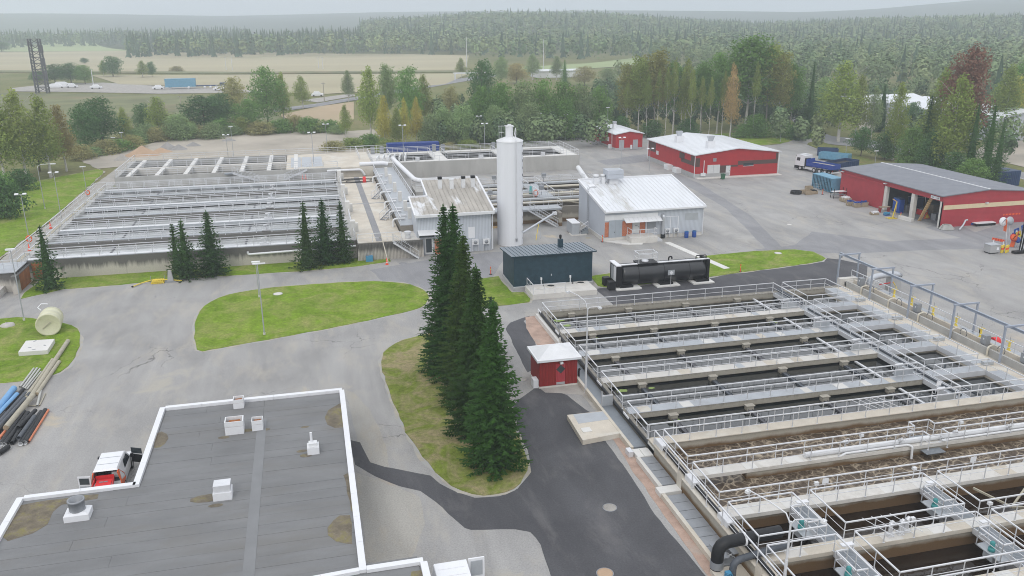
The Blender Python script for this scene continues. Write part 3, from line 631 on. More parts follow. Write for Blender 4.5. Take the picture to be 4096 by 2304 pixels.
# ================================================================== aeration basins in front
BB = thing('aeration_basin', 'raised concrete basin with brown foaming bays, pipes and mixer bridges nearest the camera', 'basin', (40, 40, 0))
bpart(BB, 'water', 'foam', 22.9, 62, 39.9, 49.5, -3, .34)
bpart(BB, 'water', 'water_brown', 22.9, 62, 27.4, 39.9, -3, -.1)
bpart(BB, 'outer_wall', 'wall_brown', 22.2, 22.95, 26, 49.88, -.7, ZL)
MB().box(22.16, 23.0, 26, 49.86, ZL, ZL+.06).build('wall_coping', 'concrete_tan', BB)
bpart(BB, 'divider_wall', 'wall_brown', 22.95, 62, 49.1, 49.88, -.7, ZL)
MB().box(22.95, 62, 48.95, 49.93, ZL, ZL+.06).build('walkway', 'concrete_tan', BB)
for a, b, mm in ((44.25, 45.12, 'concrete'), (39.42, 40.55, 'concrete'), (34.92, 35.82, 'concrete_tan'), (30.3, 31.12, 'concrete_tan'), (26.0, 27.4, 'concrete_tan')):
    c = (a+b)/2
    bpart(BB, 'divider_wall', 'wall_brown', 22.95 if c < 44 else 27.0, 62, c-.28, c+.28, -.7, ZL-.2)
    w_ = bpart(BB, 'walkway', mm, 22.95, 62, a, b, ZL-.2, ZL+.062)
    rn = random.Random(int(c))
    for k in range(8):
        u = 24.3+k*3.1+rn.uniform(-.8, .8)
        MB().box(u, u+rn.uniform(.7, 1.4), a+.03, b-.03, ZL+.06, ZL+.074).build('cover_slab', M[rn.choice(['concrete_white', 'concrete_white', 'concrete', 'concrete_tan'])], w_)
rz = ZL+.06
railing(BB, [(22.24, 49.05), (22.24, 26.5)], rz)
railing(BB, [(22.2, 49.95), (50.2, 49.95)], rz)
railing(BB, [(62, 49.02), (22.92, 49.02), (22.92, 45.08), (40.4, 45.08), (40.4, 45.7), (42.06, 45.7), (42.06, 45.08), (50.3, 45.08)], rz)
railing(BB, [(62, 44.27), (42.0, 44.27), (42.0, 43.56), (40.45, 43.56), (40.45, 44.27), (22.9, 44.27), (22.9, 40.54), (62, 40.54)], rz)
for u0, u1 in ((22.9, 27.2), (28.42, 36.5), (37.6, 62)):
    railing(BB, [(u0, 39.42), (u1, 39.42), (u1, 35.8)]+([(u0, 35.8), (u0, 39.42)] if u1 < 60 else [(u0, 35.8), (u0, 39.42)]), rz, sp=1.9)
    railing(BB, [(u0, 34.93), (u1, 34.93), (u1, 31.12), (u0, 31.12), (u0, 34.93)], rz, sp=1.9)
railing(BB, [(22.9, 30.3), (62, 30.3)], rz); railing(BB, [(22.9, 27.5), (62, 27.5)], rz)
# mixer bridges
for (ua, ub) in ((27.22, 28.4), (36.52, 37.58)):
    for (ya, yb) in ((35.82, 39.42), (31.12, 34.92)):
        br = bpart(BB, 'mixer_bridge', 'grating', ua+.04, ub-.04, ya, yb, ZL-.02, ZL+.05)
        MB().box(ua-.02, ua+.04, ya, yb, ZL-.3, ZL+.08).build('side_plate', 'steel', br)
        MB().box(ub-.04, ub+.02, ya, yb, ZL-.3, ZL+.08).build('side_plate', 'steel', br)
        ym = (ya+yb)/2-.1
        MB().box(ua-.75, ua-.02, ym-.9, ym+.9, ZL-.22, ZL-.16).box(ua-.7, ua-.1, ym-.35, ym+.35, ZL-.6, ZL-.22).build('bracket', 'plate', br)
        MB().lathe((ua-.4, ym+.1, ZL-.16), [(.0, .0), (.2, .0), (.19, .2), (.12, .22), (.14, .26), (.14, .56), (.08, .62), (0, .62)], 12).build('mixer_motor', 'teal', br)
        railing(br, [(ua-.72, ym-.88), (ua-.72, ym+.88)], ZL-.16, 1.1, 1.7); railing(br, [(ua-.72, ym+.88), (ua, ym+.88)], ZL-.16, 1.1, 3); railing(br, [(ua-.72, ym-.88), (ua, ym-.88)], ZL-.16, 1.1, 3)
        MB().box(ua+.2, ub-.2, yb-.4, yb-.1, ZL+.55, ZL+.6).build('notice_board', 'white', br)
# pipework on the long walkway
pw = MB()
pw.tube([(31.5, 44.72, rz+.2), (62, 44.72, rz+.2)], .2, 12); pw.build('air_main', 'dirty_white', BB)
MB().tube(route([(34.0, 44.36, rz-.1), (34.4, 44.36, rz+.12), (39.4, 44.36, rz+.12), (39.6, 44.1, rz+.1), (39.6, 44.0, .0)], .15), .085, 10).build('air_pipe', 'dirty_white', BB)
MB().tube([(42.2, 44.33, rz+.12), (50, 44.33, rz+.12)], .08, 10).build('air_pipe', 'dirty_white', BB)
MB().box(40.45, 42.0, 43.56, 44.25, ZL-.35, ZL-.3).build('valve_platform', 'grating', BB)
MB().box(40.5, 41.9, 45.1, 45.68, ZL-.05, ZL+.0).build('valve_platform', 'grating', BB)
for (u, y) in ((38.9, 44.5), (43.5, 44.6), (40.3, 45.3), (35.0, 45.25), (47.9, 44.4)):
    MB().cyl((u, y, rz), (u, y, rz+.6), .05, None, 6).cyl((u-.16, y, rz+.5), (u+.16, y, rz+.5), .11, None, 8).tube([(u+.2*math.cos(k*.628), y-.2, rz+.65+.2*math.sin(k*.628)) for k in range(11)], .02, 4).build('valve_gear', 'steel', BB)
for (u, y) in ((36.2, 45.2), (44.4, 45.15), (32.7, 35.5), (36.7, 40.4), (29.5, 40.35), (38.3, 35.75)):
    MB().cyl((u, y, rz), (u, y, rz+.85), .025, None, 5).box(u-.13, u+.13, y-.1, y+.1, rz+.78, rz+.95).build('junction_box', 'dirty_white', BB)
for (u, y) in ((31.2, 35.4), (31.9, 35.4), (32.4, 35.55)):
    MB().cyl((u, y, rz+.2), (u, y, rz+.8), .13, .11, 8).box(u-.2, u+.2, y-.15, y+.15, rz, rz+.2).cyl((u, y, rz+.8), (u+.12, y, rz+1.0), .16, .09, 8).build('pump_head', 'steel', BB)
for u, y in ((40.3, 39.0), (46.5, 49.6), (29.5, 39.0)):                       # notices on rods
    MB().cyl((u, y+.5, rz), (u, y+.5, rz+1.5), .012, None, 4).box(u-.22, u+.22, y+.48, y+.5, rz+1.35, rz+1.7).build('notice', 'white', BB)
for k in range(5):                                                          # sampling rods leaning over the rails
    MB().cyl((38.6+k*.55, 49.95, rz+1.12), (39.3+k*.55, 48.0, rz+1.05), .02, None, 5).build('sampling_rod', 'steel', BB)
for k in range(4): MB().cyl((29.6+k*.62, 35.95, rz+1.12), (30.3+k*.62, 34.0, rz+1.05), .02, None, 5).build('sampling_rod', 'steel', BB)
for (a, b) in (((41.6, 37.2), (44.6, 38.9)), ((41.6, 37.2), (40.3, 39.1)), ((41.6, 37.2), (43.4, 35.9))):
    MB().beam((a[0], a[1], .35), (b[0], b[1], .8), .12, .12).build('brace_beam', 'tan_pole', BB)
# west side: black channel pipe with white covers, gratings, steps, kerbs
WS = thing('duct_walkway', 'low grated walkway with concrete kerbs and steps along the west side of the basins', 'walkway', (21, 50, 0))
for y0, y1 in ((79.3, 50.0), (49.0, 33.6)):
    MB().tube([(22.28 if y0 > 60 else 22.6, y0, ZU+.05 if y0 > 60 else rz+.12), (22.28 if y0 > 60 else 22.6, y1, ZU+.05 if y0 > 60 else rz+.12)], .14, 8).build('black_pipe', 'black_pipe', WS)
for y in (79.3, 72.9, 66.7, 60.6, 54.4):
    MB().box(22.18, 22.25, y-.55, y+.55, ZU-.05, ZU+.3).build('channel_cover', 'white', WS)
for y in (48.6, 43.6, 39.0):
    MB().box(22.35, 22.85, y-.6, y+.6, rz, rz+.36).build('channel_cover', 'white', WS)
MB().box(21.85, 22.18, 70.6, 79.6, 0, .45).build('kerb', 'concrete_white', WS)
MB().box(21.25, 22.18, 50.3, 69.2, 0, .38).build('grating_deck', 'grating', WS)
MB().box(21, 21.23, 50.3, 66.0, 0, .42).build('kerb', 'concrete_tan', WS)
for k in range(4): MB().box(22.18+k*.24 if k else 21.55, 22.18, 48.9, 50.0, 0, .38+k*.17).build('step', 'concrete_white', WS)
MB().box(21.05, 22.18, 49.0, 50.2, 0, .30).build('landing', 'concrete_white', WS)
for k in range(4): MB().box(21.2, 22.18, 45.1+k*.95, 46.0+k*.95, .1, .32).build('grating_panel', 'steel_dark', WS)
for k in range(8): MB().box(21, 22.18, 36.3+k*.95, 37.2+k*.95, .1, .30).build('grating_panel', 'steel_dark', WS)
MB().box(20.9, 21.17, 45.0, 48.95, 0, .36).build('kerb', 'concrete', WS); MB().box(20.7, 20.97, 34.5, 44.1, 0, .34).build('kerb', 'concrete_tan', WS)
MB().box(20.65, 22.18, 44.15, 44.95, 0, .34).build('landing', 'concrete_white', WS)
MB().box(20.25, 22.18, 33.0, 36.2, 0, .28).build('landing', 'concrete_tan', WS)
MB().box(19.45, 20.95, 32.6, 34.6, 0, .7).build('cable_box', 'plate', WS)
MB().box(20.6, 20.95, 49.6, 50.3, 0, .42).build('cable_box', 'steel', WS)
for y in (44.6, 34.35):
    MB().prism([(22.15, y-.35), (22.18, y-.35), (22.18, y+.35), (22.15, y+.35)], 0, 1.15).hull([(22.15, y-.35, 1.15), (22.18, y-.35, 1.15), (22.18, y+.35, 1.15), (22.15, y+.35, 1.15)], [(22.18, y-.25, 1.5), (22.18, y-.25, 1.5), (22.18, y+.25, 1.5), (22.18, y+.25, 1.5)]).build('concrete_pier', 'concrete_tan', WS)
gt = thing('steel_gate', 'low steel gate standing across the grated walkway beside the basin railing', 'gate', (22.05, 57.2, .38))
MB().box(21.2, 22.18, 57.15, 57.2, .42, 1.25).build('panel', 'plate', gt); MB().beam((21.2, 57.17, 1.3), (22.18, 57.17, 1.3), .05, .1).box(21.2, 21.25, 57.12, 57.22, .38, 1.7).box(22.18, 22.18, 57.12, 57.22, .38, 1.7).build('frame', 'steel', gt)
LP = thing('sludge_pipes', 'two thick black plastic pipes bending over the basin wall', 'pipe', (20.85, 36, 0))
MB().tube(route([(20.65, 36.2, 0), (20.65, 36.2, 1.9), (24.6, 36.4, 1.9)], .7, 4), .36, 16).build('pipe', 'black_pipe', LP)
MB().tube(route([(21.15, 35.3, 0), (21.15, 35.3, 1.3), (24.6, 35.6, 1.55)], .5, 4), .2, 14).build('pipe', 'black_pipe2', LP)
MB().cyl((20.65, 36.2, .35), (20.65, 36.2, .8), .39, None, 16).build('steel_sleeve', 'steel_dark', LP)
for u in (22.18,): MB().cyl((u, 36.27, 1.9), (u+.12, 36.27, 1.9), .40, None, 16).build('clamp', 'white', LP)
vw = MB().tube([(20.8+.2*math.cos(k*.628), 35.0, .55+.2*math.sin(k*.628)) for k in range(11)], .03, 5); 
for k in range(3): vw.beam((20.8+.2*math.cos(k*1.047), 35.0, .55+.2*math.sin(k*1.047)), (20.8-.2*math.cos(k*1.047), 35.0, .55-.2*math.sin(k*1.047)), .03, .03)
vw.box(20.65, 20.95, 35.05, 35.3, .35, .75); vw.build('blue_handwheel', 'teal_blue', LP)
PW_ = thing('picnic_bench', 'small grey slatted bench with folded legs on the grated walkway', 'bench', (21.85, 37.0, .3))
MB().rbox((22, 37.3), .45, 1.5, .72, .77, .1).build('seat_board', 'steel_dark', PW_); MB().rbox((21.35, 37.25), .45, 1.5, .55, .60, .1).build('seat_board', 'steel_dark', PW_)
for y in (36.7, 37.85): MB().beam((21.2, y, .3), (22.18, y+.1, .75), .04, .04).build('leg', 'steel', PW_); MB().beam((22.18, y, .3), (21.55, y+.1, .72), .04, .04).build('leg', 'steel', PW_)
SLB = thing('manhole_slab', 'raised pale concrete slab with grey plate and square hatch beside the dark road', 'slab', tuple(px(2330, 1680)))
q = [px(2000+a/2.07, 1604+b/2.07, .4) for a, b in ((555, 115), (870, 80), (1000, 265), (685, 325))]
MB().prism([(p.x, p.y) for p in q], 0, .4).build('slab', 'concrete_tan', SLB)
q2 = [px(2000+a/2.07, 1604+b/2.07, .4) for a, b in ((605, 112), (868, 85), (912, 150), (650, 188))]
MB().prism([(p.x, p.y) for p in q2], .38, .41).build('cover_plate', 'plate', SLB)
q2 = [px(2000+a/2.07, 1604+b/2.07, .4) for a, b in ((665, 228), (740, 218), (765, 252), (690, 262))]
MB().prism([(p.x, p.y) for p in q2], .38, .44).build('hatch', 'concrete_white', SLB)
# ================================================================== long clarifier tank on the left
ZT = 2.4
LT = thing('clarifier_tank', 'long streaked concrete tank of many parallel bays with pale walkways behind the small spruces', 'tank', (-15, 130, 0))
bpart(LT, 'water', 'water_pale', -34.2, 4.6, 108.2, 155.5, .2, 1.75)
bpart(LT, 'outer_wall', 'wall_streak', -34.3, 5.2, 107.72, 108.15, 0, ZT)
bpart(LT, 'outer_wall', 'concrete_wall', -36.0, -34.2, 107.73, 156.0, 0, ZT-.05)
bpart(LT, 'outer_wall', 'concrete_wall', 4.3, 5.25, 108.15, 155.8, 0, ZT)
bpart(LT, 'outer_wall', 'concrete_wall', -34.2, 4.3, 154.4, 155.8, 0, ZT)
MB().box(-35.3, -34.85, 108, 155.5, ZT-.05, ZT+.02).build('drain_channel', 'tan_pole', LT)
railing(LT, [(-35.85, 107.9), (-35.85, 154.3), (4.5, 154.3)], ZT, sp=2.6)
for i in range(7):
    y = 108.62+7.42*i
    if i == 6: y = 152.9
    if i % 2 == 0:
        wk = bpart(LT, 'walkway', 'dirty_white', -34.2, 4.4, y-.72, y+.55, ZT-.18, ZT+.02)
        MB().box(-34.2, 4.4, y-.76, y-.72, ZT-.42, ZT+.1).build('side_plate', 'plate', wk)
        for k in range(19): MB().box(-33+k*2.05-.05, -33+k*2.05+.05, y-.86, y-.76, ZT-.55, ZT-.05).build('bracket', 'steel', wk)
        if i: bpart(LT, 'divider_wall', 'wall_brown', -34.2, 4.4, y+.1, y+.45, .2, ZT-.3)
    else:
        wk = bpart(LT, 'divider_wall', 'wall_streak', -34.2, 4.4, y-.75, y+.55, .2, ZT)
        MB().box(-34.2, 4.4, y-.1, y+.6, ZT, ZT+.06).build('walkway', 'plate', wk)
    ends = 1.2 if i % 2 == 0 else 0
    railing(LT, [(-34.0, y-.66), (4.4, y-.66)], ZT, sp=2.05); railing(LT, [(-34.0, y+.52), (4.4, y+.52)], ZT, sp=2.05)
    if i < 6:
        yn = 108.62+7.42*(i+1) if i < 5 else 152.9
        railing(LT, [(-34.0, y+.52), (-34.0, yn-.66)], ZT, sp=2.3)
        for u in (-25.5, -9.0): MB().box(u-.12, u+.12, y+.7, yn-.85, 1.5, 1.8).build('scum_board', 'lattice', LT)
        for k in range(14):
            u = -32+k*2.55; MB().box(u-.03, u+.03, yn-1.5, yn-1.2, 1.7, 1.85).box(u+.27, u+.33, yn-1.5, yn-1.2, 1.7, 1.85).build('weir_bracket', 'steel_dark', LT)
        MB().box(-7.0, -5.9, y-.1, y+.3, ZT, ZT+.25).cyl((-6.4, y+.1, ZT+.25), (-6.4, y+.1, ZT+.75), .14, None, 8).cyl((-6.8, y+.1, ZT+.8), (-6.1, y+.1, ZT+.9), .17, .13, 8).build('scraper_drive', 'steel', LT)
        MB().box(2.2, 4.2, y+1.2, y+2.5, 1.2, 2.1).build('outlet_box', 'black', LT)
for y in (110.8, 123.6, 137.0, 150.6): MB().box(4.65, 5.3, y-.55, y+.55, ZT, ZT+2.0).build('stop_gate', 'concrete_white', LT); MB().box(5.35, 5.8, y+1.6, y+2.1, ZT, ZT+1.2).build('gate_post', 'concrete_white', LT)
railing(LT, [(5.0, 108), (5.0, 154)], ZT, sp=2.4)
MB().tube(route([(-8.5, 107.4, 1.9), (-8.5, 107.4, 1.55), (5.1, 107.4, 1.75)], .2), .14, 10).build('white_pipe', 'white', LT)
EB = thing('entry_block', 'stained concrete end block with steel landing at the corner of the long tank', 'concrete block', (-40, 104, 0))
bpart(EB, 'block', 'wall_streak', -52, -34.3, 103.4, 107.7, 0, ZT-.1)
bpart(EB, 'step_slab', 'concrete', -42, -35.4, 100.8, 103.4, 0, .8)
bpart(EB, 'wing_wall', 'wall_streak', -34.3, -33.7, 102.2, 107.7, 0, ZT-.3)
MB().box(-33.7, -33.66, 103.2, 106.9, .1, ZT-.4).build('rust_stain', 'rust', EB)
MB().box(-33.6, -31.5, 107.66, 107.71, .15, ZT-.2).build('rust_stain', 'rust', EB)
bpart(EB, 'landing', 'plate', -44, -34.0, 103.2, 107.8, ZT-.1, ZT)
railing(EB, [(-44, 103.3), (-36.5, 103.3), (-35.6, 104.6), (-34.1, 104.6), (-34.1, 107.6), (-31.5, 107.6)], ZT, sp=1.8); railing(EB, [(-44, 107.2), (-38, 107.2)], ZT)
# far raised block behind the tank
FB = thing('inlet_basin', 'raised pale concrete basin with white cross beams at the far end of the long tank', 'basin', (-18, 165, 0))
ZF = 4.05
bpart(FB, 'outer_wall', 'concrete_wall', -33, 5.5, 155.8, 156.3, 0, ZF); bpart(FB, 'outer_wall', 'concrete_wall', -33.2, -32.6, 156.3, 174.6, 0, ZF-.01)
bpart(FB, 'outer_wall', 'concrete_wall', -32.6, 5.5, 174.1, 174.6, 0, ZF); bpart(FB, 'water', 'water_dark', -32.6, -4, 156.3, 174.1, 1, 2.9)
bpart(FB, 'divider_wall', 'concrete', -32.6, -4.2, 164.2, 165.3, 1, ZF+.02)
bpart(FB, 'deck', 'concrete_tan', -4.2, 11.5, 155.9, 174.1, 0, ZF-.05)
for k in range(3): MB().box(-3.4+k*2.0, -1.6+k*2.0, 158.5, 170, ZF-.05, ZF+.02).build('deck_plate', 'plate', FB)
for k in range(7):
    u = -31.0+k*4.75
    for y0, y1 in ((156.0, 164.2), (165.3, 174.1)): MB().box(u-.35, u+.35, y0, y1, ZF-.35, ZF+.06).build('cross_beam', 'concrete_white', FB)
for (y, a, b) in ((156.05, -32.8, 5.0), (164.3, -32.4, -4.4), (165.2, -32.4, -4.4), (174.3, -32.8, 11)): railing(FB, [(a, y), (b, y)], ZF, sp=2.6, mids=2)
railing(FB, [(-32.9, 156.1), (-32.9, 174.3)], ZF, sp=2.6)
def stair(par, a, b, w=1.0, n=9, mat_='steel_dark', rail=True):
    a, b = Vector(a), Vector(b); d = b-a; s = V((-d.y, d.x, 0)).normalized()*w/2
    st = MB().beam(a+s, b+s, .05, .22).beam(a-s, b-s, .05, .22).build('stair_stringer', 'steel', par)
    for i in range(n):
        p = a.lerp(b, (i+.5)/n); f = V((d.x, d.y, 0)).normalized()*.14
        MB().obox(p, f, s, (0, 0, .02)).build('tread', M[mat_], st)
    if rail:
        for sg in (s, -s):
            r_ = MB().beam(a+sg+V((0,0,1)), b+sg+V((0,0,1)), .05, .05).beam(a+sg+V((0,0,.5)), b+sg+V((0,0,.5)), .035, .035)
            for i in range(4): p = a.lerp(b, i/3)+sg; r_.cyl(p, p+V((0,0,1)), .025, None, 5)
            r_.build('stair_rail', 'steel', st)
stair(FB, (-13.5, 155.2, ZF), (-9.0, 155.2, ZT), 1.0, 8); stair(FB, (-0.5, 155.2, ZF), (-4.6, 155.2, ZT), 1.0, 8)
MB().box(-14.8, -13.4, 154.6, 155.8, ZF-.15, ZF).build('landing', 'grating', FB)
# beige deck and pump platform between tank and old building
DK = thing('service_deck', 'beige concrete deck with a dark strip running beside the long tank', 'deck', (8, 130, 0))
MB().box(5.3, 11.2, 106.4, 154.6, 0, ZT-.02).build('deck_slab', 'concrete_tan', DK)
MB().box(7.7, 8.6, 106.6, 154.5, ZT-.02, ZT+.0).build('dark_strip', 'asphalt_patch', DK); MB().box(5.4, 11.2, 130.6, 130.95, ZT-.02, ZT+.004).build('joint_strip', 'steel_dark', DK)
MB().box(11.2, 13.4, 106.4, 111, 0, ZT-.03).build('deck_slab', 'concrete', DK)
rw = MB()
for k in range(46): rw.box(5.2+k*.185, 5.2+k*.185+.1, 106.1, 106.4, 0, ZT-.25)
rw.box(5.2, 13.8, 106.2, 106.38, 0, ZT-.1); rw.build('ribbed_wall', 'wall_streak', DK)
railing(DK, [(5.3, 106.5), (11.0, 106.5)], ZT, m='dirty_white'); MB().box(5.25, 11.1, 106.35, 106.4, ZT-.2, ZT+.9).build('mesh_panel', 'plate', DK) if False else None
stair(DK, (9.8, 105.7, ZT), (13.0, 105.7, .1), 1.0, 9)
MB().tube([(8.3, 108.5, ZT), (8.3, 105.6, ZT+.9), (8.9, 104.2, 0.05)], .06, 6).build('drain_hose', 'cream_pipe', DK)
MB().cyl((11.9, 107.3, ZT), (11.9, 107.3, ZT+.6), .35, .35, 12).cyl((11.9, 107.3, ZT+.6), (11.9, 107.3, ZT+.9), .45, .45, 12).build('vent_drum', 'steel', DK)
ZP = 3.3
PP = thing('pump_platform', 'raised grey pump platform with pipes, steps and railings west of the old white building', 'platform', (13, 135, 0))
bpart(PP, 'block', 'wall_brown', 11.4, 15.3, 111, 158, 0, ZP-.08); bpart(PP, 'deck', 'plate', 11.35, 15.3, 111, 158, ZP-.08, ZP)
railing(PP, [(11.45, 111), (11.45, 158)], ZP, sp=2.6); railing(PP, [(15.2, 119), (15.2, 158)], ZP, sp=2.6)
for k, y in enumerate((114, 119, 126, 133.5, 141.0, 148.0)):
    MB().tube(route([(10.7, y, 1.0), (10.7, y, ZP+.2), (12.4, y, ZP+.2)], .4), .14, 8).build('bent_pipe', 'dirty_white', PP)
    MB().box(12.9, 13.4, y+.6, y+1.3, ZP, ZP+1.5).build('white_post_box', 'concrete_white', PP); MB().box(11.7, 12.8, y+2, y+2.5, ZP, ZP+.2).build('small_hatch', 'steel', PP)
stair(PP, (11.3, 120.5, ZP), (9.6, 118.4, ZT), .9, 5); stair(PP, (11.3, 135.5, ZP), (9.6, 133.6, ZT), .9, 5)
MB().tube(route([(9, 156.5, 4.4), (13.5, 156.5, 4.4), (14.2, 156.5, 4.2)], .4), .38, 12).build('big_white_pipe', 'white', PP)
MB().tube(route([(15.8, 163, 4.2), (15.8, 158.5, 4.4), (17.6, 144, 3.3), (19.5, 142.5, 3.2)], .8), .42, 14).build('big_white_pipe', 'white', PP)
MB().tube(route([(3, 155.4, 3.6), (9.2, 155.4, 3.6), (9.8, 155.4, 2.5)], .5), .22, 10).build('white_pipe', 'dirty_white', PP)
MB().tube([(13.5, 124, ZP+.5), (18.5, 124, ZP+.5)], .12, 8).cyl((17.8, 124, ZP+.5), (18.2, 124, ZP+.5), .35, None, 12).build('valve_pipe', 'black_pipe2', PP)
MB().box(17, 26, 138, 144, 0, 2.3).build('pump_pit', 'concrete_wall', PP); railing(PP, [(17, 138), (26, 138), (26, 144), (17, 144)], 2.3, mids=2)
for k in range(4): MB().tube(route([(19+k*1.6, 140, 2.3), (19+k*1.6, 140, 3.4), (19+k*1.6, 142, 3.4), (19+k*1.6, 142, 2.3)], .4), .2, 8).build('pump_pipe', 'cream_pipe' if k % 2 else M['tan_pole'], PP)
hr = thing('hose_reel', 'bright red hose reel with black hose lying on the beige deck', 'hose reel', (9.3, 149, ZT))
MB().cyl((9.0, 149, ZT+.5), (9.5, 149, ZT+.5), .5, None, 14).build('drum', 'hot_red', hr); MB().box(8.95, 9.55, 148.6, 149.4, ZT, ZT+.2).build('frame', 'red', hr)
MB().tube([(9.2+(.8+.08*k)*math.cos(k*.55)*1.2-1.6, 150.6+(.5+.05*k)*math.sin(k*.55), ZT+.04) for k in range(40)], .045, 5).build('hose', 'black_pipe', hr)
# concrete basin at the far centre
CB = thing('storage_basin', 'high pale concrete basin with railed openings behind the white silo', 'basin', (35, 171, 0))
ZC = 3.0
bpart(CB, 'outer_wall', 'concrete_wall', 11.5, 54.6, 164.7, 165.1, 0, ZC); bpart(CB, 'outer_wall', 'concrete_wall', 11.5, 54.6, 178.0, 178.5, 0, ZC); bpart(CB, 'outer_wall', 'concrete_wall', 54.2, 54.6, 165.1, 178, 0, ZC-.002); bpart(CB, 'outer_wall', 'concrete_wall', 11.5, 12, 165.1, 178, 0, ZC-.002)
bpart(CB, 'water', 'water_dark', 12, 54.2, 165.1, 178, .3, 1.6)
for a, b in ((12, 16), (24.6, 27.2), (38.2, 40.6), (51.8, 54.2)): bpart(CB, 'deck', 'concrete_white', a, b, 165.1, 178, ZC-.3, ZC-.01)
bpart(CB, 'deck', 'concrete_white', 12, 54.2, 165.1, 167.0, ZC-.3, ZC-.012); bpart(CB, 'deck', 'concrete_white', 12, 54.2, 176.4, 178, ZC-.3, ZC-.012)
for a, b in ((16, 24.6), (27.2, 38.2), (40.6, 51.8)): railing(CB, [(a, 167.0), (b, 167.0), (b, 176.4), (a, 176.4), (a, 167.0)], ZC, sp=2.4, mids=1)
railing(CB, [(12, 164.8), (54.4, 164.8), (54.4, 178.3), (12, 178.3), (12, 164.8)], ZC, sp=2.6)
for u in (21, 34, 47): MB().box(u-.4, u+.4, 165.6, 166.2, ZC, ZC+.7).build('cabinet', 'steel', CB); MB().box(u-8.3, u-7.5, 177.2, 177.7, ZC, ZC+1.5).box(u-6.4, u-5.6, 177.2, 177.7, ZC, ZC+1.5).build('cabinet', 'steel_dark', CB)
for k in range(6): MB().tube(route([(13+k*1.1, 166, ZC), (13+k*1.1, 166, ZC+.9), (13.8+k*1.1, 171, ZC+.7), (13.8+k*1.1, 171, ZC-.2)], .4), .16, 8).build('pipe_loop', 'dirty_white', CB)
railing(CB, [(9.5, 164), (9.5, 176), (16, 176)], ZC, 2.0, 2.4, mids=2)
bpart(CB, 'deck', 'concrete_tan', 5.5, 11.5, 160, 178, 0, ZC)
# middle basins between old building and grey building
MBn = thing('round_clarifier', 'old concrete basin with scraper arms, pipes and catwalks behind the grey metal building', 'basin', (34, 132, 0))
bpart(MBn, 'outer_wall', 'wall_brown', 23.6, 41.5, 120.6, 121.1, 0, ZT); bpart(MBn, 'outer_wall', 'wall_brown', 23.6, 48, 141.2, 141.8, 0, ZT); bpart(MBn, 'outer_wall', 'wall_brown', 47.4, 48, 121.1, 141.2, 0, ZT); bpart(MBn, 'outer_wall', 'wall_brown', 23.6, 24.2, 121.1, 141.2, 0, ZT)
bpart(MBn, 'water', 'water_brown', 24.2, 47.4, 121.1, 141.2, 0, 1.0)
bpart(MBn, 'divider_wall', 'wall_brown', 24.2, 47.4, 130.2, 130.7, .4, ZT-.2)
bpart(MBn, 'ledge', 'concrete_tan', 24.2, 47.4, 121.1, 122.4, .9, 1.6)
for a in (((24, 119.6), (37, 122.2)), ((35.75, 128.0), (38.3, 141.0)), ((24.2, 127.2), (47.4, 128.1)), ((24.2, 139.8), (47.4, 141.0)), ((24.2, 133.8), (35.75, 134.9))):
    (x0, y0), (x1, y1) = a
    w_ = bpart(MBn, 'catwalk', 'plate', x0, x1, y0, y1, ZT-.25, ZT+.02)
    railing(MBn, [(x0, y0), (x1, y0), (x1, y1), (x0, y1), (x0, y0)], ZT, sp=2.2)
for k, y in enumerate((126.6, 133.0, 138.8)): MB().tube([(24.5, y, ZT-.5), (47, y, ZT-.5)], .24, 10).build('cream_pipe', 'cream_pipe', MBn)
for (cx, cy) in ((41.5, 134.5), (43.0, 125.0), (29, 125), (29, 137.4)):
    for an in (.4, 2.5, 4.6): MB().beam((cx, cy, 1.5), (cx+3.6*math.cos(an), cy+2.2*math.sin(an), 1.9), .16, .16).build('scraper_arm', 'tan_pole', MBn)
    MB().cyl((cx, cy, .4), (cx, cy, 2.0), .25, None, 8).build('hub_post', 'tan_pole', MBn)
for (u, y) in ((26, 140.4), (31, 140.4), (36.6, 130), (40, 140.5), (27.5, 127.6), (29.2, 127.6)): MB().box(u-.35, u+.35, y-.3, y+.3, ZT+.9, ZT+1.6).cyl((u, y, ZT), (u, y, ZT+.9), .06, None, 6).build('control_cabinet', 'steel_dark', MBn)
MB().lathe((35.2, 131.5, ZT), [(0, 0), (.3, 0), (.28, .5), (.2, .55), (.2, 1.2), (0, 1.25)], 12).build('mixer_motor', 'teal', MBn)
MB().tube([(35.2+.38*math.cos(k*.628), 128.3, ZT+.7+.5*math.sin(k*.628)) for k in range(11)], .09, 6).build('lifebuoy', 'orange', MBn)
stair(MBn, (31.8, 119.9, ZT), (35.8, 117.6, .05), 1.0, 9); bpart(MBn, 'support_wall', 'wall_brown', 36.0, 36.5, 117.8, 120.6, 0, ZT-.3)
MB().tube(route([(49.5, 150, 3.0), (47.8, 141, 2.8), (47.5, 136, 2.0)], .6), .45, 12).build('big_white_pipe', 'dirty_white', MBn)
stair(MBn, (49.5, 143.5, 1.9), (52.5, 139.5, .1), 1.0, 7); stair(MBn, (49.3, 143.7, 1.9), (48.0, 145.8, .1), 1.0, 6)
railing(MBn, [(52.6, 139.5), (57, 138.2), (57, 133.5)], 0, mids=2)
bpart(MBn, 'annex_wall', 'wall_brown', 48, 56, 133, 139, 0, .7)
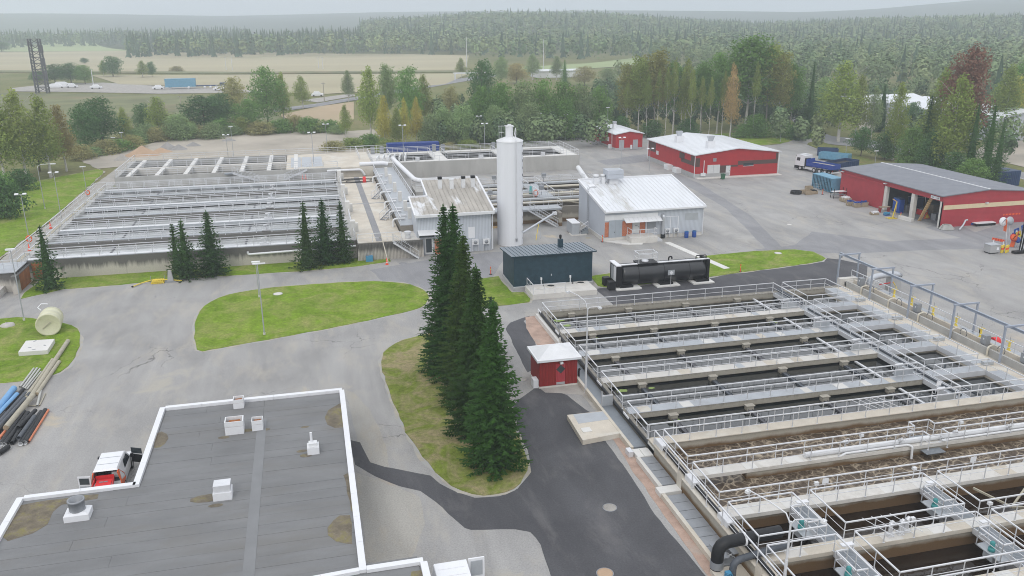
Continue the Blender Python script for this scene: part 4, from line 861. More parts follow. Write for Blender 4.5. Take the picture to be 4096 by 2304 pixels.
# ================================================================== flat-roofed building in front
RZ = 3.5
FR = thing('flat_roof_building', 'low building seen from above with grey felt roof and white parapet edges', 'building', (-8, 40, 0))
foot = [(-18, 22), (-18, 48.15), (-11.6, 48.15), (-11.6, 58.75), (1.06, 58.75), (1.06, 36.57), (4.1, 36.57), (4.1, 22)]
MB().prism(foot, 0, RZ-.35).build('wall', 'plinth', FR)
def rects(y0, y1):
    if y0 >= 48.0: return (-11.35, .85)
    if y0 >= 36.3: return (-17.75, .85)
    return (-17.75, 3.85)
rn = random.Random(4)
rf = MB().prism([(-17.95, 22.2), (-17.95, 48.05), (-11.55, 48.05), (-11.55, 58.7), (1.0, 58.7), (1.0, 36.5), (4.05, 36.5), (4.05, 22.2)], RZ-.35, RZ-.16).build('roof', 'felt', FR)
y = 58.45; i = 0
while y > 24:
    h = .98
    if y-h < 47.9 < y: h = y-47.9+.001
    if y-h < 36.3 < y: h = y-36.3+.001
    x0, x1 = rects(y-h, y)
    cuts = [x0, -4.55, x1] if i % 2 else [x0, x0+(x1-x0)*rn.uniform(.2, .33), -4.55, x1]
    for a, b in zip(cuts, cuts[1:]):
        dz = rn.uniform(-.006, .006)
        MB().box(a+.006, b-.006, y-h+.008, y-.008, RZ-.16, RZ-.12+dz).build('felt_sheet', 'felt', rf)
    y -= h; i += 1
MB().box(-4.9, -4.3, 24, 55.4, RZ-.118, RZ-.106).build('felt_strip', 'felt_strip', rf)
def cap(a, b, w=.36):
    a, b = V((*a, RZ)), V((*b, RZ)); d = (b-a).normalized()
    n = max(1, round((b-a).length/2.5))
    for k in range(n):
        p, q = a.lerp(b, k/n)+d*.008, a.lerp(b, (k+1)/n)-d*.008
        MB().beam(p+V((0,0,-.06)), q+V((0,0,-.06)), w, .26).build('parapet_cap', 'white', rf)
for a, b in (((-17.9, 22.3), (-17.9, 48.1)), ((-17.72, 48.1), (-11.62, 48.1)), ((-11.6, 47.92), (-11.6, 58.7)), ((-11.42, 58.7), (1.06, 58.7)), ((1.03, 58.52), (1.03, 36.4)), ((1.21, 36.53), (4.1, 36.53)), ((4.1, 36.35), (4.1, 22))): cap(a, b)
cap((-3.0, 36.3), (.85, 36.52), .3)
def silt(px_pts, ox, oy):
    pts = [px(ox+a/2.07, oy+b/2.07, RZ) for a, b in px_pts]
    MB().prism(wob([(p.x, p.y) for p in pts], .12, .35, 3), RZ-.118, RZ-.112).build('moss_patch', 'felt_dirty', rf)
silt(((1290,1100),(1340,1075),(1390,1095),(1400,1130),(1360,1180),(1310,1210),(1265,1215)), 0, 1200)
silt(((170,850),(420,800),(800,760),(790,800),(520,840),(450,900),(380,1010),(250,1090),(60,1150),(20,1110)), 0, 1604)
silt(((760,840),(700,870),(640,900),(615,960),(640,1020),(700,1045),(770,1040)), 1000, 1200)
silt(((825,930),(740,930),(690,970),(645,1030),(650,1090),(720,1150),(800,1165),(850,1170)), 1000, 1604)
silt(((800,585),(770,600),(805,690),(815,760),(825,820),(835,900),(850,900),(838,700),(820,590)), 1000, 1604)
silt(((1330,1395),(1420,1380),(1440,1420),(1430,1449),(1325,1440)), 1000, 1604)
def smear(ox, oy, a, b, r): p = px(ox+a/2.07, oy+b/2.07, RZ); MB().prism(wob([(p.x+r*math.cos(k*.7), p.y+r*.5*math.sin(k*.7)) for k in range(9)], .2, .3, a), RZ-.118, RZ-.111).build('moss_patch', 'felt_dirty', rf)
for q in ((0, 1200, 2050, 1070, .5), (0, 1200, 2205, 1060, .35), (0, 1200, 1860, 1120, .4), (0, 1604, 1700, 790, .9), (0, 1604, 1780, 850, .4), (1000, 1604, 440, 400, .35), (1000, 1200, 445, 1045, .3), (1000, 1604, 470, 430, .4)): smear(*q)
def vent(ox, oy, cx, cy, label, w, d, h, kind):
    p = px(ox+cx/2.07, oy+cy/2.07, RZ-.12); x, y, z = p.x, p.y+d/2, RZ-.12
    t_ = thing('roof_vent', label, 'vent', (x, y, z), 'vents on the flat roof')
    MB().box(x-w/2, x+w/2, y-d/2, y+d/2, z, z+h*.6).build('base', 'white', t_)
    if kind == 'rust':
        MB().box(x-w*.47, x+w*.47, y-d*.47, y+d*.47, z+h*.6, z+h*.62).build('rusty_lid', 'rust', t_)
        for (a, b, c, e) in ((-.5, .5, -.5, -.44), (-.5, .5, .44, .5), (-.5, -.44, -.44, .44), (.44, .5, -.44, .44)): MB().box(x+a*w, x+b*w, y+c*d, y+e*d, z+h*.62, z+h).build('upstand', 'dirty_white', t_)
        MB().box(x-w*.3, x+w*.3, y-d*.3, y+d*.3, z+h*.62, z+h*.8).build('inner_box', 'rust', t_)
    elif kind == 'box':
        MB().box(x-w*.45, x+w*.45, y-d*.4, y+d*.45, z+h*.6, z+h*1.15).build('hood', 'steel', t_)
    elif kind == 'drum':
        MB().hull([(x-w/2, y-d/2, z+h*.6), (x+w/2, y-d/2, z+h*.6), (x+w/2, y+d/2, z+h*.6), (x-w/2, y+d/2, z+h*.6)], [(x-w*.35, y-d*.35, z+h*.8), (x+w*.35, y-d*.35, z+h*.8), (x+w*.35, y+d*.35, z+h*.8), (x-w*.35, y+d*.35, z+h*.8)]).build('cone', 'white', t_)
        MB().lathe((x, y, z+h*.8), [(.42, 0), (.42, .55), (.46, .55), (.46, .65), (.38, .65), (.36, .3), (0, .3)], 16).build('drum', 'steel_dark', t_)
    elif kind == 'pipe':
        MB().box(x-w*.35, x+w*.35, y-d*.3, y+d*.3, z+h*.6, z+h*.9).box(x-w*.5, x+w*.5, y-d*.45, y+d*.45, z+h*.6, z+h*.66).build('cap_box', 'dirty_white', t_)
        MB().cyl((x-w*.1, y+.1, z+h*.9), (x-w*.1, y+.1, z+h*1.7), .08, None, 10).build('pipe', 'white', t_)
vent(0, 1200, 1978, 900, 'small white roof vent with rusty top right at the far parapet', .72, .7, .7, 'rust')
vent(0, 1200, 1945, 1115, 'widest white roof vent, with flaking paint and rusty open top', 1.2, .9, .95, 'rust')
vent(0, 1200, 2135, 1083, 'small white roof vent with rusty top beside the widest vent', .72, .7, .75, 'rust')
vent(1000, 1604, 527, 445, 'white roof vent topped by an upright pipe near the parapet', .75, .75, .8, 'pipe')
vent(0, 1604, 1845, 825, 'white roof vent with shiny steel box on top in mid roof', 1.05, .9, .8, 'box')
vent(0, 1604, 635, 1000, 'white roof vent carrying a round grey steel drum', 1.3, 1.0, .6, 'drum')
# ================================================================== dark pump house
DH = thing('pump_house', 'dark blue windowless pump house with blue-grey seamed roof beside the big spruces', 'building', (26.6, 92, 0))
MB().box(21.9, 31.4, 89.2, 94.7, .35, 3.55).hull([(21.9, 89.2, 3.55), (31.4, 89.2, 3.55), (31.4, 94.7, 3.55), (21.9, 94.7, 3.55)], [(21.9, 89.2, 4.0), (31.4, 89.2, 4.0), (31.4, 94.7, 3.6), (21.9, 94.7, 3.6)]).build('wall', 'dark_clad', DH)
MB().box(21.78, 31.5, 89.05, 94.8, 0, .36).build('plinth', 'plinth', DH); MB().box(21.85, 31.45, 89.12, 89.2, .34, .4).build('drip_edge', 'steel', DH)
sl_ = lambda y: 4.12-(y-88.9)*.0785
rf = MB().hull([(21.55, 88.9, sl_(88.9)-.12), (31.8, 88.9, sl_(88.9)-.12), (31.8, 94.95, sl_(94.95)-.12), (21.55, 94.95, sl_(94.95)-.12)], [(21.55, 88.9, sl_(88.9)), (31.8, 88.9, sl_(88.9)), (31.8, 94.95, sl_(94.95)), (21.55, 94.95, sl_(94.95))]).build('roof', 'dark_clad', DH)
for k in range(21):
    a = 21.55+k*.488; b = a+.47
    MB().hull([(a, 88.88, sl_(88.88)), (b, 88.88, sl_(88.88)), (b, 94.97, sl_(94.97)), (a, 94.97, sl_(94.97))], [(a, 88.88, sl_(88.88)+.02), (b, 88.88, sl_(88.88)+.02), (b, 94.97, sl_(94.97)+.02), (a, 94.97, sl_(94.97)+.02)]).build('roof_panel', 'roof_dark', rf)
    MB().beam((b+.008, 88.88, sl_(88.88)+.03), (b+.008, 94.97, sl_(94.97)+.03), .025, .06).build('seam', 'dark_clad', rf)
ch = MB().box(28.2, 28.75, 92.3, 92.8, 3.7, 4.85).build('chimney', 'dark_clad', DH); MB().cyl((28.47, 92.55, 4.85), (28.47, 92.55, 5.05), .1, None, 8).lathe((28.47, 92.55, 5.0), [(.12, 0), (.16, .1), (.16, .3), (.1, .4), (0, .4)], 10).build('flue_cap', 'black', ch)
MB().box(26.35, 26.42, 89.14, 89.2, 1.45, 1.65).build('lever', 'white', DH)
DS = thing('loading_slab', 'pale concrete platform with railing and two manhole rings in front of the dark pump house', 'platform', (27, 86.6, 0))
MB().box(23.1, 30.7, 85.3, 88.8, 0, .6).build('slab', 'concrete', DS); railing(DS, [(23.2, 88.2), (23.2, 85.45), (27.0, 85.45)], .6, sp=1.35)
for (u, y) in ((25.9, 87.7), (29.6, 88.0)):
    MB().lathe((u, y, .6), [(.5, 0), (.5, .14), (.42, .14), (.42, .05), (0, .05)], 18).build('manhole_ring', 'concrete', DS)
    MB().lathe((u, y, .6), [(.42, .1), (0, .1)], 16).build('manhole_lid', 'rubber', DS)
for u in (24.9, 28.4):
    MB().cyl((u, 88.2, .6), (u, 88.2, 1.35), .06, None, 8).cyl((u, 88.2, 1.35), (u, 88.2, 1.6), .11, None, 8).build('vent_pipe', 'dirty_white', DS); MB().cyl((u+.25, 88.0, .6), (u+.25, 88.0, 1.1), .05, None, 6).beam((u+.25, 88, 1.1), (u+.05, 88.05, 1.35), .04, .04).build('valve_lever', 'black', DS)
# ================================================================== grey metal building
GB = thing('grey_building', 'pale grey metal building with white seamed roof, brick panels and awning', 'building', (47, 112, 0))
gx0, gx1, gy0, gy1, gz0, gz1 = 39.5, 54.4, 107.5, 119.1, 4.35, 6.5
def slope(x0, x1, y0, y1, za, zb, base, name, m, par): return MB().hull([(x0, y0, base), (x1, y0, base), (x1, y1, base), (x0, y1, base)], [(x0, y0, za), (x1, y0, za), (x1, y1, zb), (x0, y1, zb)]).build(name, M[m], par)
slope(gx0, gx1, gy0, gy1, gz0, gz1, .5, 'wall', 'clad_grey_y', GB); MB().box(gx0-.1, gx1+.1, gy0-.1, gy1+.1, 0, .5).build('plinth', 'concrete', GB)
MB().box(47.6, gx1+.02, gy0-.04, gy0, .55, gz0-.25).build('ribbed_cladding', 'clad_grey', GB); MB().box(gx0-.14, gx0-.1, gy0, gy1, .5, .6).build('base_trim', 'white', GB)
gs = lambda y: gz0+.12+(y-gy0)*(gz1-gz0)/(gy1-gy0)
rf = slope(gx0-.12, gx1+.15, gy0-.45, gy1+.15, gs(gy0-.45)-.02, gs(gy1+.15)-.02, gz0-.25, 'roof', 'white', GB) if False else MB().hull([(gx0-.12, gy0-.45, gs(gy0-.45)-.3), (gx1+.15, gy0-.45, gs(gy0-.45)-.3), (gx1+.15, gy1+.1, gs(gy1+.1)-.3), (gx0-.12, gy1+.1, gs(gy1+.1)-.3)], [(gx0-.12, gy0-.45, gs(gy0-.45)-.04), (gx1+.15, gy0-.45, gs(gy0-.45)-.04), (gx1+.15, gy1+.1, gs(gy1+.1)-.04), (gx0-.12, gy1+.1, gs(gy1+.1)-.04)]).build('roof', 'dirty_white', GB)
for k in range(24):
    a = gx0-.02+k*.622; b = a+.605; y0, y1 = gy0-.4, gy1
    MB().hull([(a, y0, gs(y0)-.04), (b, y0, gs(y0)-.04), (b, y1, gs(y1)-.04), (a, y1, gs(y1)-.04)], [(a, y0, gs(y0)), (b, y0, gs(y0)), (b, y1, gs(y1)), (a, y1, gs(y1))]).build('roof_panel', 'roof_moss' if 1 <= k <= 7 else M['roof_white'], rf)
    MB().beam((b+.008, y0, gs(y0)+.02), (b+.008, y1, gs(y1)+.02), .03, .09).build('seam', 'white', rf)
MB().beam((gx0-.14, gy0-.45, gs(gy0-.45)+.04), (gx0-.14, gy1+.1, gs(gy1+.1)+.04), .22, .34).build('verge', 'white', rf); MB().beam((gx1+.1, gy0-.45, gs(gy0-.45)+.05), (gx1+.1, gy1+.1, gs(gy1+.1)+.05), .2, .3).build('verge', 'white', rf); MB().beam((gx0-.2, gy1+.1, gs(gy1)+.08), (gx1+.2, gy1+.1, gs(gy1)+.08), .2, .3).build('verge', 'white', rf)
MB().box(gx0-.05, gx1+.3, gy0-.62, gy0-.46, gs(gy0-.45)-.2, gs(gy0-.45)+.02).build('gutter', 'white', rf)
def gf(x): return 39.5+(x-600)/1640*14.9
def front(name, x0, x1, z0, z1, m, d=.06, par=GB): return MB().box(gf(x0), gf(x1), gy0-d, gy0+.02, z0, z1).build(name, M[m], par)
MB().box(gx0, 47.5, gy0-.05, gy0, 2.95, 3.75).build('panel_band', 'dirty_white', GB)
for x0, x1 in ((605, 668), (892, 1052), (1182, 1272)): front('brick_panel', x0, x1, .6, 2.75, 'brick', .05)
dr_ = front('door', 670, 888, .15, 3.0, 'grey_door', .09); front('door_gap', 777, 780, .15, 3.0, 'steel_dark', .1, dr_); front('handle', 762, 768, 1.2, 1.35, 'black', .14, dr_)
dr_ = front('door', 1062, 1176, .95, 3.0, 'pale_door', .09); front('sign', 1100, 1140, 2.0, 2.1, 'steel_dark', .1, dr_); front('handle', 1160, 1166, 1.8, 1.9, 'black', .13, dr_); front('number_plate', 1130, 1155, 2.65, 2.8, 'black', .1, dr_)
front('frame', 1285, 1295, .7, 3.0, 'white', .1); w_ = front('window', 1300, 1450, 1.4, 2.4, 'steel_dark', .05); front('notice', 1205, 1265, 2.5, 2.9, 'dirty_white', .07); front('fanlight', 1300, 1450, 2.45, 2.95, 'dirty_white', .06)
front('window', 1940, 2160, 2.35, 3.35, 'plate', .07); 
for x0, x1 in ((1600, 1606), (1690, 1698), (1820, 1830)): front('panel_frame', x0, x1, .9, 3.0, 'white', .08)
front('panel_frame', 1600, 1830, 3.0, 3.07, 'white', .08)
aw = MB().hull([(42.25, 106.3, 2.75), (47.75, 106.3, 2.75), (47.75, 107.5, 3.2), (42.25, 107.5, 3.2)], [(42.25, 106.3, 2.8), (47.75, 106.3, 2.8), (47.75, 107.5, 3.26), (42.25, 107.5, 3.26)]).build('awning', 'dirty_white', GB)
for k in range(9): MB().beam((42.3+k*.67, 106.3, 2.83), (42.3+k*.67, 107.45, 3.27), .03, .04).build('awning_rib', 'dirty_white', aw)
MB().tube(route([(48.25, 107.2, .3), (48.25, 107.2, 3.35), (48.25, 107.7, 3.35)], .35, 6), .25, 14).build('exhaust_duct', 'galv_pipe', GB); MB().cyl((48.25, 107.2, .05), (48.25, 107.2, .6), .3, None, 14).build('duct_foot', 'black', GB)
MB().tube([(gx1+.15, gy0-.5, 4.2), (gx1, gy0-.2, 3.9), (gx1, gy0-.2, .2)], .07, 8).build('downpipe', 'white', GB)
for k, x in enumerate((1640, 1785)):
    ac = MB().box(gf(x-42), gf(x+42), 107.05, 107.4, .75, 1.35).build('air_conditioner', 'dirty_white', GB); MB().lathe((gf(x-5), 107.04, 1.05), [(.24, 0), (.24, .02), (0, .02)], 14, (0, -1, 0)).build('fan', 'steel_dark', ac); MB().box(gf(x-36), gf(x-30), 107.1, 107.4, .1, .75).box(gf(x+30), gf(x+36), 107.1, 107.4, .1, .75).build('bracket', 'steel', ac)
pl = MB().box(42.7, 46.6, 105.2, 107.35, 0, .85).build('door_platform', 'concrete', GB); railing(GB, [(42.8, 107.1), (42.8, 105.3), (46.5, 105.3), (46.5, 106.2)], .85, sp=1.2)
for k in range(3): MB().box(46.65+k*.28, 46.92+k*.28, 105.5, 106.5, 0, .65-k*.2).build('step', 'steel', GB)
MB().prism([(39.6, 107.3), (42.7, 107.3), (42.7, 105.2), (44.5, 105.2), (44.0, 104.5), (42.0, 104.9)], 0, .1).build('apron', 'concrete_white', GB)
lad = MB()
for x in (0, .5): lad.cyl((39.3, 114.0+x, .3), (39.3, 114.0+x, 6.4), .03, None, 5)
for k in range(20): lad.cyl((39.3, 114.0, .5+k*.3), (39.3, 114.5, .5+k*.3), .02, None, 4)
lad.tube(route([(39.3, 113.9, 5.4), (39.3, 113.9, 6.6), (40.3, 113.9, 6.6)], .4), .03, 5); lad.build('ladder', 'steel_dark', GB)
rb = MB().box(43.6, 45.0, 117.0, 118.3, 6.2, 7.1).build('roof_unit_base', 'white', GB); MB().box(43.1, 45.6, 116.5, 118.6, 7.1, 8.35).build('roof_unit', 'clad_grey_y', rb); MB().box(43.35, 45.35, 116.75, 118.35, 8.3, 8.36).build('grille', 'plate', rb); MB().box(43.1, 45.6, 116.48, 116.5, 7.7, 7.73).build('panel_joint', 'steel_dark', rb)
for u, r_ in ((41.6, .34), (42.7, .28)): MB().box(u-r_, u+r_, 117.2, 117.9, 6.1, 7.25).build('vent_stack', 'white', GB); MB().lathe((u, 117.55, 7.25), [(r_*.9, 0), (r_*.9, .12), (r_*1.3, .12), (r_*1.3, .4), (0, .45)], 14).build('vent_cap', 'dirty_white', GB)
MB().obox((40.6, 116.4, gs(116.4)+.1), (.5, 0, 0), (0, .5, .09), (0, 0, .06)).build('roof_hatch', 'white', GB)
TB = thing('transformer_box', 'grey-green electrical box with steps on a slab beside the grey building', 'cabinet', (37.6, 113, 0))
MB().box(36.0, 38.4, 111.6, 113.2, 0, .12).build('slab', 'concrete', TB); MB().box(36.2, 37.3, 111.9, 114.6, .12, 1.75).build('cabinet', 'plate', TB); MB().box(36.1, 37.4, 111.8, 114.7, 1.75, 1.85).build('lid', 'white', TB)
for k in range(4): MB().box(37.5+k*.3, 37.8+k*.3, 112, 113, .1, .3+k*.2).build('step', 'grating', TB)
railing(TB, [(37.5, 111.9, .2), (38.6, 111.9, .9)], 0, sp=2)
# ================================================================== old white building beside the silo
OB = thing('old_white_building', 'old white building with dirty worn metal roof and brick entrance behind the tall spruces', 'building', (18, 112, 0))
os_ = lambda y: 5.55+.203*(y-106.7)
def osl(x0, x1, y0, y1, dz, th, name, m, par): return MB().hull([(x0, y0, os_(y0)+dz-th), (x1, y0, os_(y0)+dz-th), (x1, y1, os_(y1)+dz-th), (x0, y1, os_(y1)+dz-th)], [(x0, y0, os_(y0)+dz), (x1, y0, os_(y0)+dz), (x1, y1, os_(y1)+dz), (x0, y1, os_(y1)+dz)]).build(name, M[m], par)
slope(13.1, 15.6, 107.1, 112.2, os_(107.1)-.3, os_(112.2)-.3, 0, 'wall', 'clad_grey', OB); slope(15.6, 23.2, 107.1, 118.2, os_(107.1)-.3, os_(118.2)-.3, 0, 'wall', 'clad_grey', OB)
rf = osl(15.35, 23.5, 106.5, 118.5, 0, .3, 'roof', 'dirty_white', OB); osl(12.85, 15.35, 106.5, 112.5, 0, .3, 'roof_wing', 'dirty_white', rf)
for k in range(17):
    a = 12.95+k*.62; b = a+.6; y1 = 118.3 if a > 15.3 else 112.3
    osl(a, b, 106.55, y1, .03, .03, 'roof_panel', 'roof_worn', rf); MB().beam((b+.01, 106.55, os_(106.55)+.06), (b+.01, y1, os_(y1)+.06), .04, .1).build('seam', 'roof_worn', rf)
MB().beam((12.85, 106.45, os_(106.4)-.1), (23.5, 106.45, os_(106.4)-.1), .3, .35).build('fascia', 'dirty_white', rf); MB().beam((23.5, 106.4, os_(106.4)+.05), (23.5, 118.5, os_(118.5)+.05), .25, .3).build('verge', 'white', rf)
MB().beam((12.85, 106.4, os_(106.4)+.05), (12.85, 112.5, os_(112.5)+.05), .2, .25).build('verge', 'white', rf); MB().beam((15.35, 112.5, os_(112.5)+.05), (15.35, 118.5, os_(118.5)+.05), .2, .25).build('verge', 'white', rf); MB().beam((15.35, 118.5, os_(118.5)+.1), (23.5, 118.5, os_(118.5)+.1), .2, .3).build('verge', 'white', rf); MB().beam((12.85, 112.5, os_(112.5)+.05), (15.35, 112.5, os_(112.5)+.05), .2, .25).build('verge', 'white', rf)
for (u, y, cap_) in ((17.6, 115.2, 1), (19.2, 114.8, 0), (20.9, 115.0, 1), (22.3, 115.1, 1)):
    c_ = MB().box(u-.26, u+.26, y-.25, y+.25, os_(y)-.1, os_(y)+1.3).build('vent_stack', 'dirty_white', OB)
    if cap_: MB().box(u-.28, u+.28, y-.3, y+.27, os_(y)+1.3, os_(y)+1.65).build('vent_mouth', 'black', c_)
    else: MB().box(u-.32, u+.32, y-.3, y+.3, os_(y)+1.3, os_(y)+1.4).build('vent_cap', 'white', c_)
MB().box(15.4, 17.2, 107.04, 107.1, 0, 2.0).build('brick_panel', 'brick', OB); d_ = MB().box(14.1, 15.2, 107.0, 107.1, .1, 2.3).build('door', 'pale_door', OB); MB().box(14.25, 15.0, 106.98, 107.0, .3, 2.2).build('pane', 'glass', d_)
MB().hull([(13.2, 105.9, 2.9), (18.5, 105.9, 2.9), (18.5, 107.1, 3.3), (13.2, 107.1, 3.3)], [(13.2, 105.9, 2.96), (18.5, 105.9, 2.96), (18.5, 107.1, 3.36), (13.2, 107.1, 3.36)]).build('awning', 'dirty_white', OB)
MB().box(13.4, 15.4, 107.0, 107.1, 2.4, 2.85).build('window', 'glass', OB)
for u in (20.9, 22.4): 
    ac = MB().box(u-.45, u+.45, 106.7, 107.05, 1.0, 1.7).build('air_conditioner', 'dirty_white', OB); MB().lathe((u, 106.69, 1.35), [(.26, 0), (.26, .02), (0, .02)], 14, (0, -1, 0)).build('fan', 'steel_dark', ac); MB().box(u-.4, u-.34, 106.7, 107.0, .1, 1.0).box(u+.34, u+.4, 106.7, 107.0, .1, 1.0).build('stand', 'steel', ac)
MB().box(20.0, 20.9, 107.05, 107.1, 1.9, 3.4).build('panel_frame', 'white', OB); MB().tube([(23.35, 106.6, 5.2), (23.3, 106.9, 4.8), (23.3, 106.9, .2)], .08, 8).build('downpipe', 'white', OB)
# ================================================================== red buildings
def gable(par, x0, x1, y0, y1, z, zr, over, wall, wally, roofm, panels=0, ridge=None):
    xm = (x0+x1)/2 if ridge is None else ridge
    for y_, f_ in ((y0, (0,1,2,3,4)), (y1, (4,3,2,1,0))): MB().add([(x0,y_,0),(x1,y_,0),(x1,y_,z),(xm,y_,zr),(x0,y_,z)], [f_]).build('gable_wall', wall, par)
    MB().add([(x0,y0,0),(x0,y0,z),(x0,y1,z),(x0,y1,0)], [(0,1,2,3)]).build('side_wall', M[wally], par); MB().add([(x1,y0,0),(x1,y1,0),(x1,y1,z),(x1,y0,z)], [(0,1,2,3)]).build('side_wall', M[wally], par)
    k = (zr-z)/(xm-x0); dz = k*over; rf = None
    for sx, a in ((-1, x0-over), (1, x1+over)):
        q = [(a, y0-over, z-dz), (xm, y0-over, zr), (xm, y1+over, zr), (a, y1+over, z-dz)]; q = q if sx < 0 else q[::-1]
        lo = [Vector(p)+V((0,0,.02)) for p in q]; hi = [Vector(p)+V((0,0,.2)) for p in q]
        n = 'roof' if rf is None else 'roof_slope'
        o = MB().hull(lo, hi).build(n, M[roofm], par)
        if rf is None: rf = o
        if panels:
            L_ = (y1-y0+2*over); m_ = int(L_/panels)
            for i in range(m_):
                yy = y0-over+(i+.5)*L_/m_
                MB().beam((a, yy, z-dz+.21), (xm, yy, zr+.21), .03, .05).build('seam', M[roofm], o)
    return rf
R1 = thing('red_building', 'small red clad building with white roof and roof vents at the edge of the trees', 'building', (74, 190, 0))
rf = gable(R1, 70.95, 77.7, 187.1, 202.4, 3.75, 4.35, .35, 'red_clad', 'red_clad_y', 'roof_white', 1.2)
MB().box(70.9, 77.75, 187.05, 202.45, 0, .55).build('plinth', 'plinth', R1)
for u in (72.4, 75.9): MB().box(u-.62, u+.62, 187.0, 187.1, .1, 2.4).build('door', 'plate', R1)
MB().box(70.86, 70.94, 197.2, 198.3, .6, 2.6).build('door', 'plate', R1); MB().box(70.7, 70.94, 191.6, 192.6, 1.6, 2.6).build('louvre', 'steel', R1)
MB().box(74.6, 75.0, 186.7, 187.05, .2, 1.2).build('meter_box', 'white', R1); MB().box(70.2, 70.9, 189.6, 190.3, .1, 1.1).build('heat_pump', 'white', R1)
lad = MB()
for x in (0, .45): lad.cyl((70.6, 188.6+x, .2), (70.6, 188.6+x, 4.6), .03, None, 5)
for k in range(14): lad.cyl((70.6, 188.6, .4+k*.3), (70.6, 189.05, .4+k*.3), .02, None, 4)
lad.build('ladder', 'steel', R1); stair(R1, (70.2, 197.7, .6), (69.0, 197.7, .05), 1.0, 3)
for k, (u, y) in enumerate(((72.0, 197.5), (73.1, 194.0))):
    v_ = MB().box(u-.4, u+.4, y-.4, y+.4, 3.9, 5.4).build('roof_vent', 'white', R1)
    if k == 0: MB().tube([(u, y, 5.4), (u, y, 5.8), (u+.2, y, 6.05), (u+.5, y, 6.0), (u+.6, y, 5.7)], .25, 10).build('cowl', 'galv_pipe', v_)
    else: MB().hull([(u-.35, y-.3, 5.4), (u+.35, y-.3, 5.4), (u+.35, y+.3, 5.4), (u-.35, y+.3, 5.4)], [(u-.5, y-.3, 6.0), (u+.5, y-.3, 6.0), (u+.5, y+.3, 6.0), (u-.5, y+.3, 6.0)]).build('cowl', 'galv_pipe', v_)
R2 = thing('red_building', 'largest red building with low white roof, brown bands and grey plinth', 'building', (82, 160, 0))
zr2 = hgt(V((82.1, 149, 0)), 460+432/3.22)
rf = gable(R2, 73.15, 91.1, 149.1, 172.5, 4.45, zr2, .4, 'red_clad', 'red_clad_y', 'roof_white', 1.2)
MB().box(73.08, 73.3, 149.0, 172.6, 0, .85).build('plinth', 'plinth', R2); MB().box(73.3, 80.6, 149.0, 149.3, 0, .8).build('plinth', 'plinth', R2); MB().box(73.2, 91.4, 147.6, 149.1, 0, .12).build('apron', 'concrete', R2)
def r2(x): return 73.15+(x-1425)/(2470-1425)*17.95
def b2(name, x0, x1, z0, z1, m, d=.03, par=None): return MB().box(r2(x0), r2(x1), 149.1-d, 149.11, z0, z1).build(name, M[m], par or R2)
b2('brown_band', 1428, 1482, 2.2, 3.9, 'brown_clad'); b2('brown_band', 1735, 1960, 1.9, 2.25, 'brown_clad'); b2('brown_band', 1735, 1812, .4, 1.9, 'brown_clad'); b2('brown_band', 1960, 2468, 2.2, 3.0, 'brown_clad'); b2('brown_band', 2440, 2470, 3.0, 4.3, 'brown_clad')
for (y0, y1, z0, z1) in ((149.3, 155.5, 2.3, 3.1), (154.0, 156.4, 2.9, 4.1), (149.2, 151.0, 3.1, 4.2), (168.5, 172.3, 2.2, 4.2)): MB().box(73.12, 73.155, y0, y1, z0, z1).build('brown_band', 'brown_clad', R2)
d_ = b2('door', 1580, 1735, .2, 2.45, 'pale_door', .06); b2('door_gap', 1652, 1655, .2, 2.45, 'steel_dark', .065, d_); d_ = b2('door', 1812, 1868, .2, 2.15, 'pale_door', .06); b2('handle', 1858, 1862, 1.1, 1.2, 'black', .09, d_)
b2('window', 2030, 2158, 1.95, 2.5, 'glass', .05); b2('window_sill', 2025, 2160, 1.88, 1.95, 'white', .08); b2('vent_grille', 1645, 1685, 3.1, 3.75, 'steel_dark', .06); MB().box(73.02, 73.15, 166.8, 167.9, 1.9, 2.7).build('louvre', 'steel', R2)
for (y, z1) in ((160.2, .95), (156.0, .95)): MB().box(72.0, 73.08, y-1.0, y+1.0, .0, z1).build('heat_pump', 'dirty_white', R2)
ac = MB().box(r2(1495), r2(1548), 148.6, 148.95, .4, 1.0).build('air_conditioner', 'dirty_white', R2); MB().box(r2(1530), r2(1536), 148.95, 149.08, 1.0, 3.4).build('cable_duct', 'white', ac)
for (x, y) in ((73.0, 148.95), (73.0, 172.6), (91.25, 148.95)): MB().cyl((x, y, .1), (x, y, 4.3), .06, None, 8).build('downpipe', 'white', R2)
zr = lambda x: 4.45+(zr2-4.45)*(1-abs(x-82.1)/8.95)+.2
for k, (u, y) in enumerate(((76.2, 163.6), (78.2, 153.2))):
    v_ = MB().box(u-.75, u+.75, y-.6, y+.6, zr(u)-.5, zr(u)+1.3).build('roof_vent', 'white', R2)
    MB().hull([(u-.35, y-.35, zr(u)+1.3), (u+.35, y-.35, zr(u)+1.3), (u+.35, y+.35, zr(u)+1.3), (u-.35, y+.35, zr(u)+1.3)], [(u-.65, y-.45, zr(u)+2.3), (u+.65, y-.45, zr(u)+2.3), (u+.65, y+.45, zr(u)+2.3), (u-.65, y+.45, zr(u)+2.3)]).build('cowl', 'galv_pipe', v_)
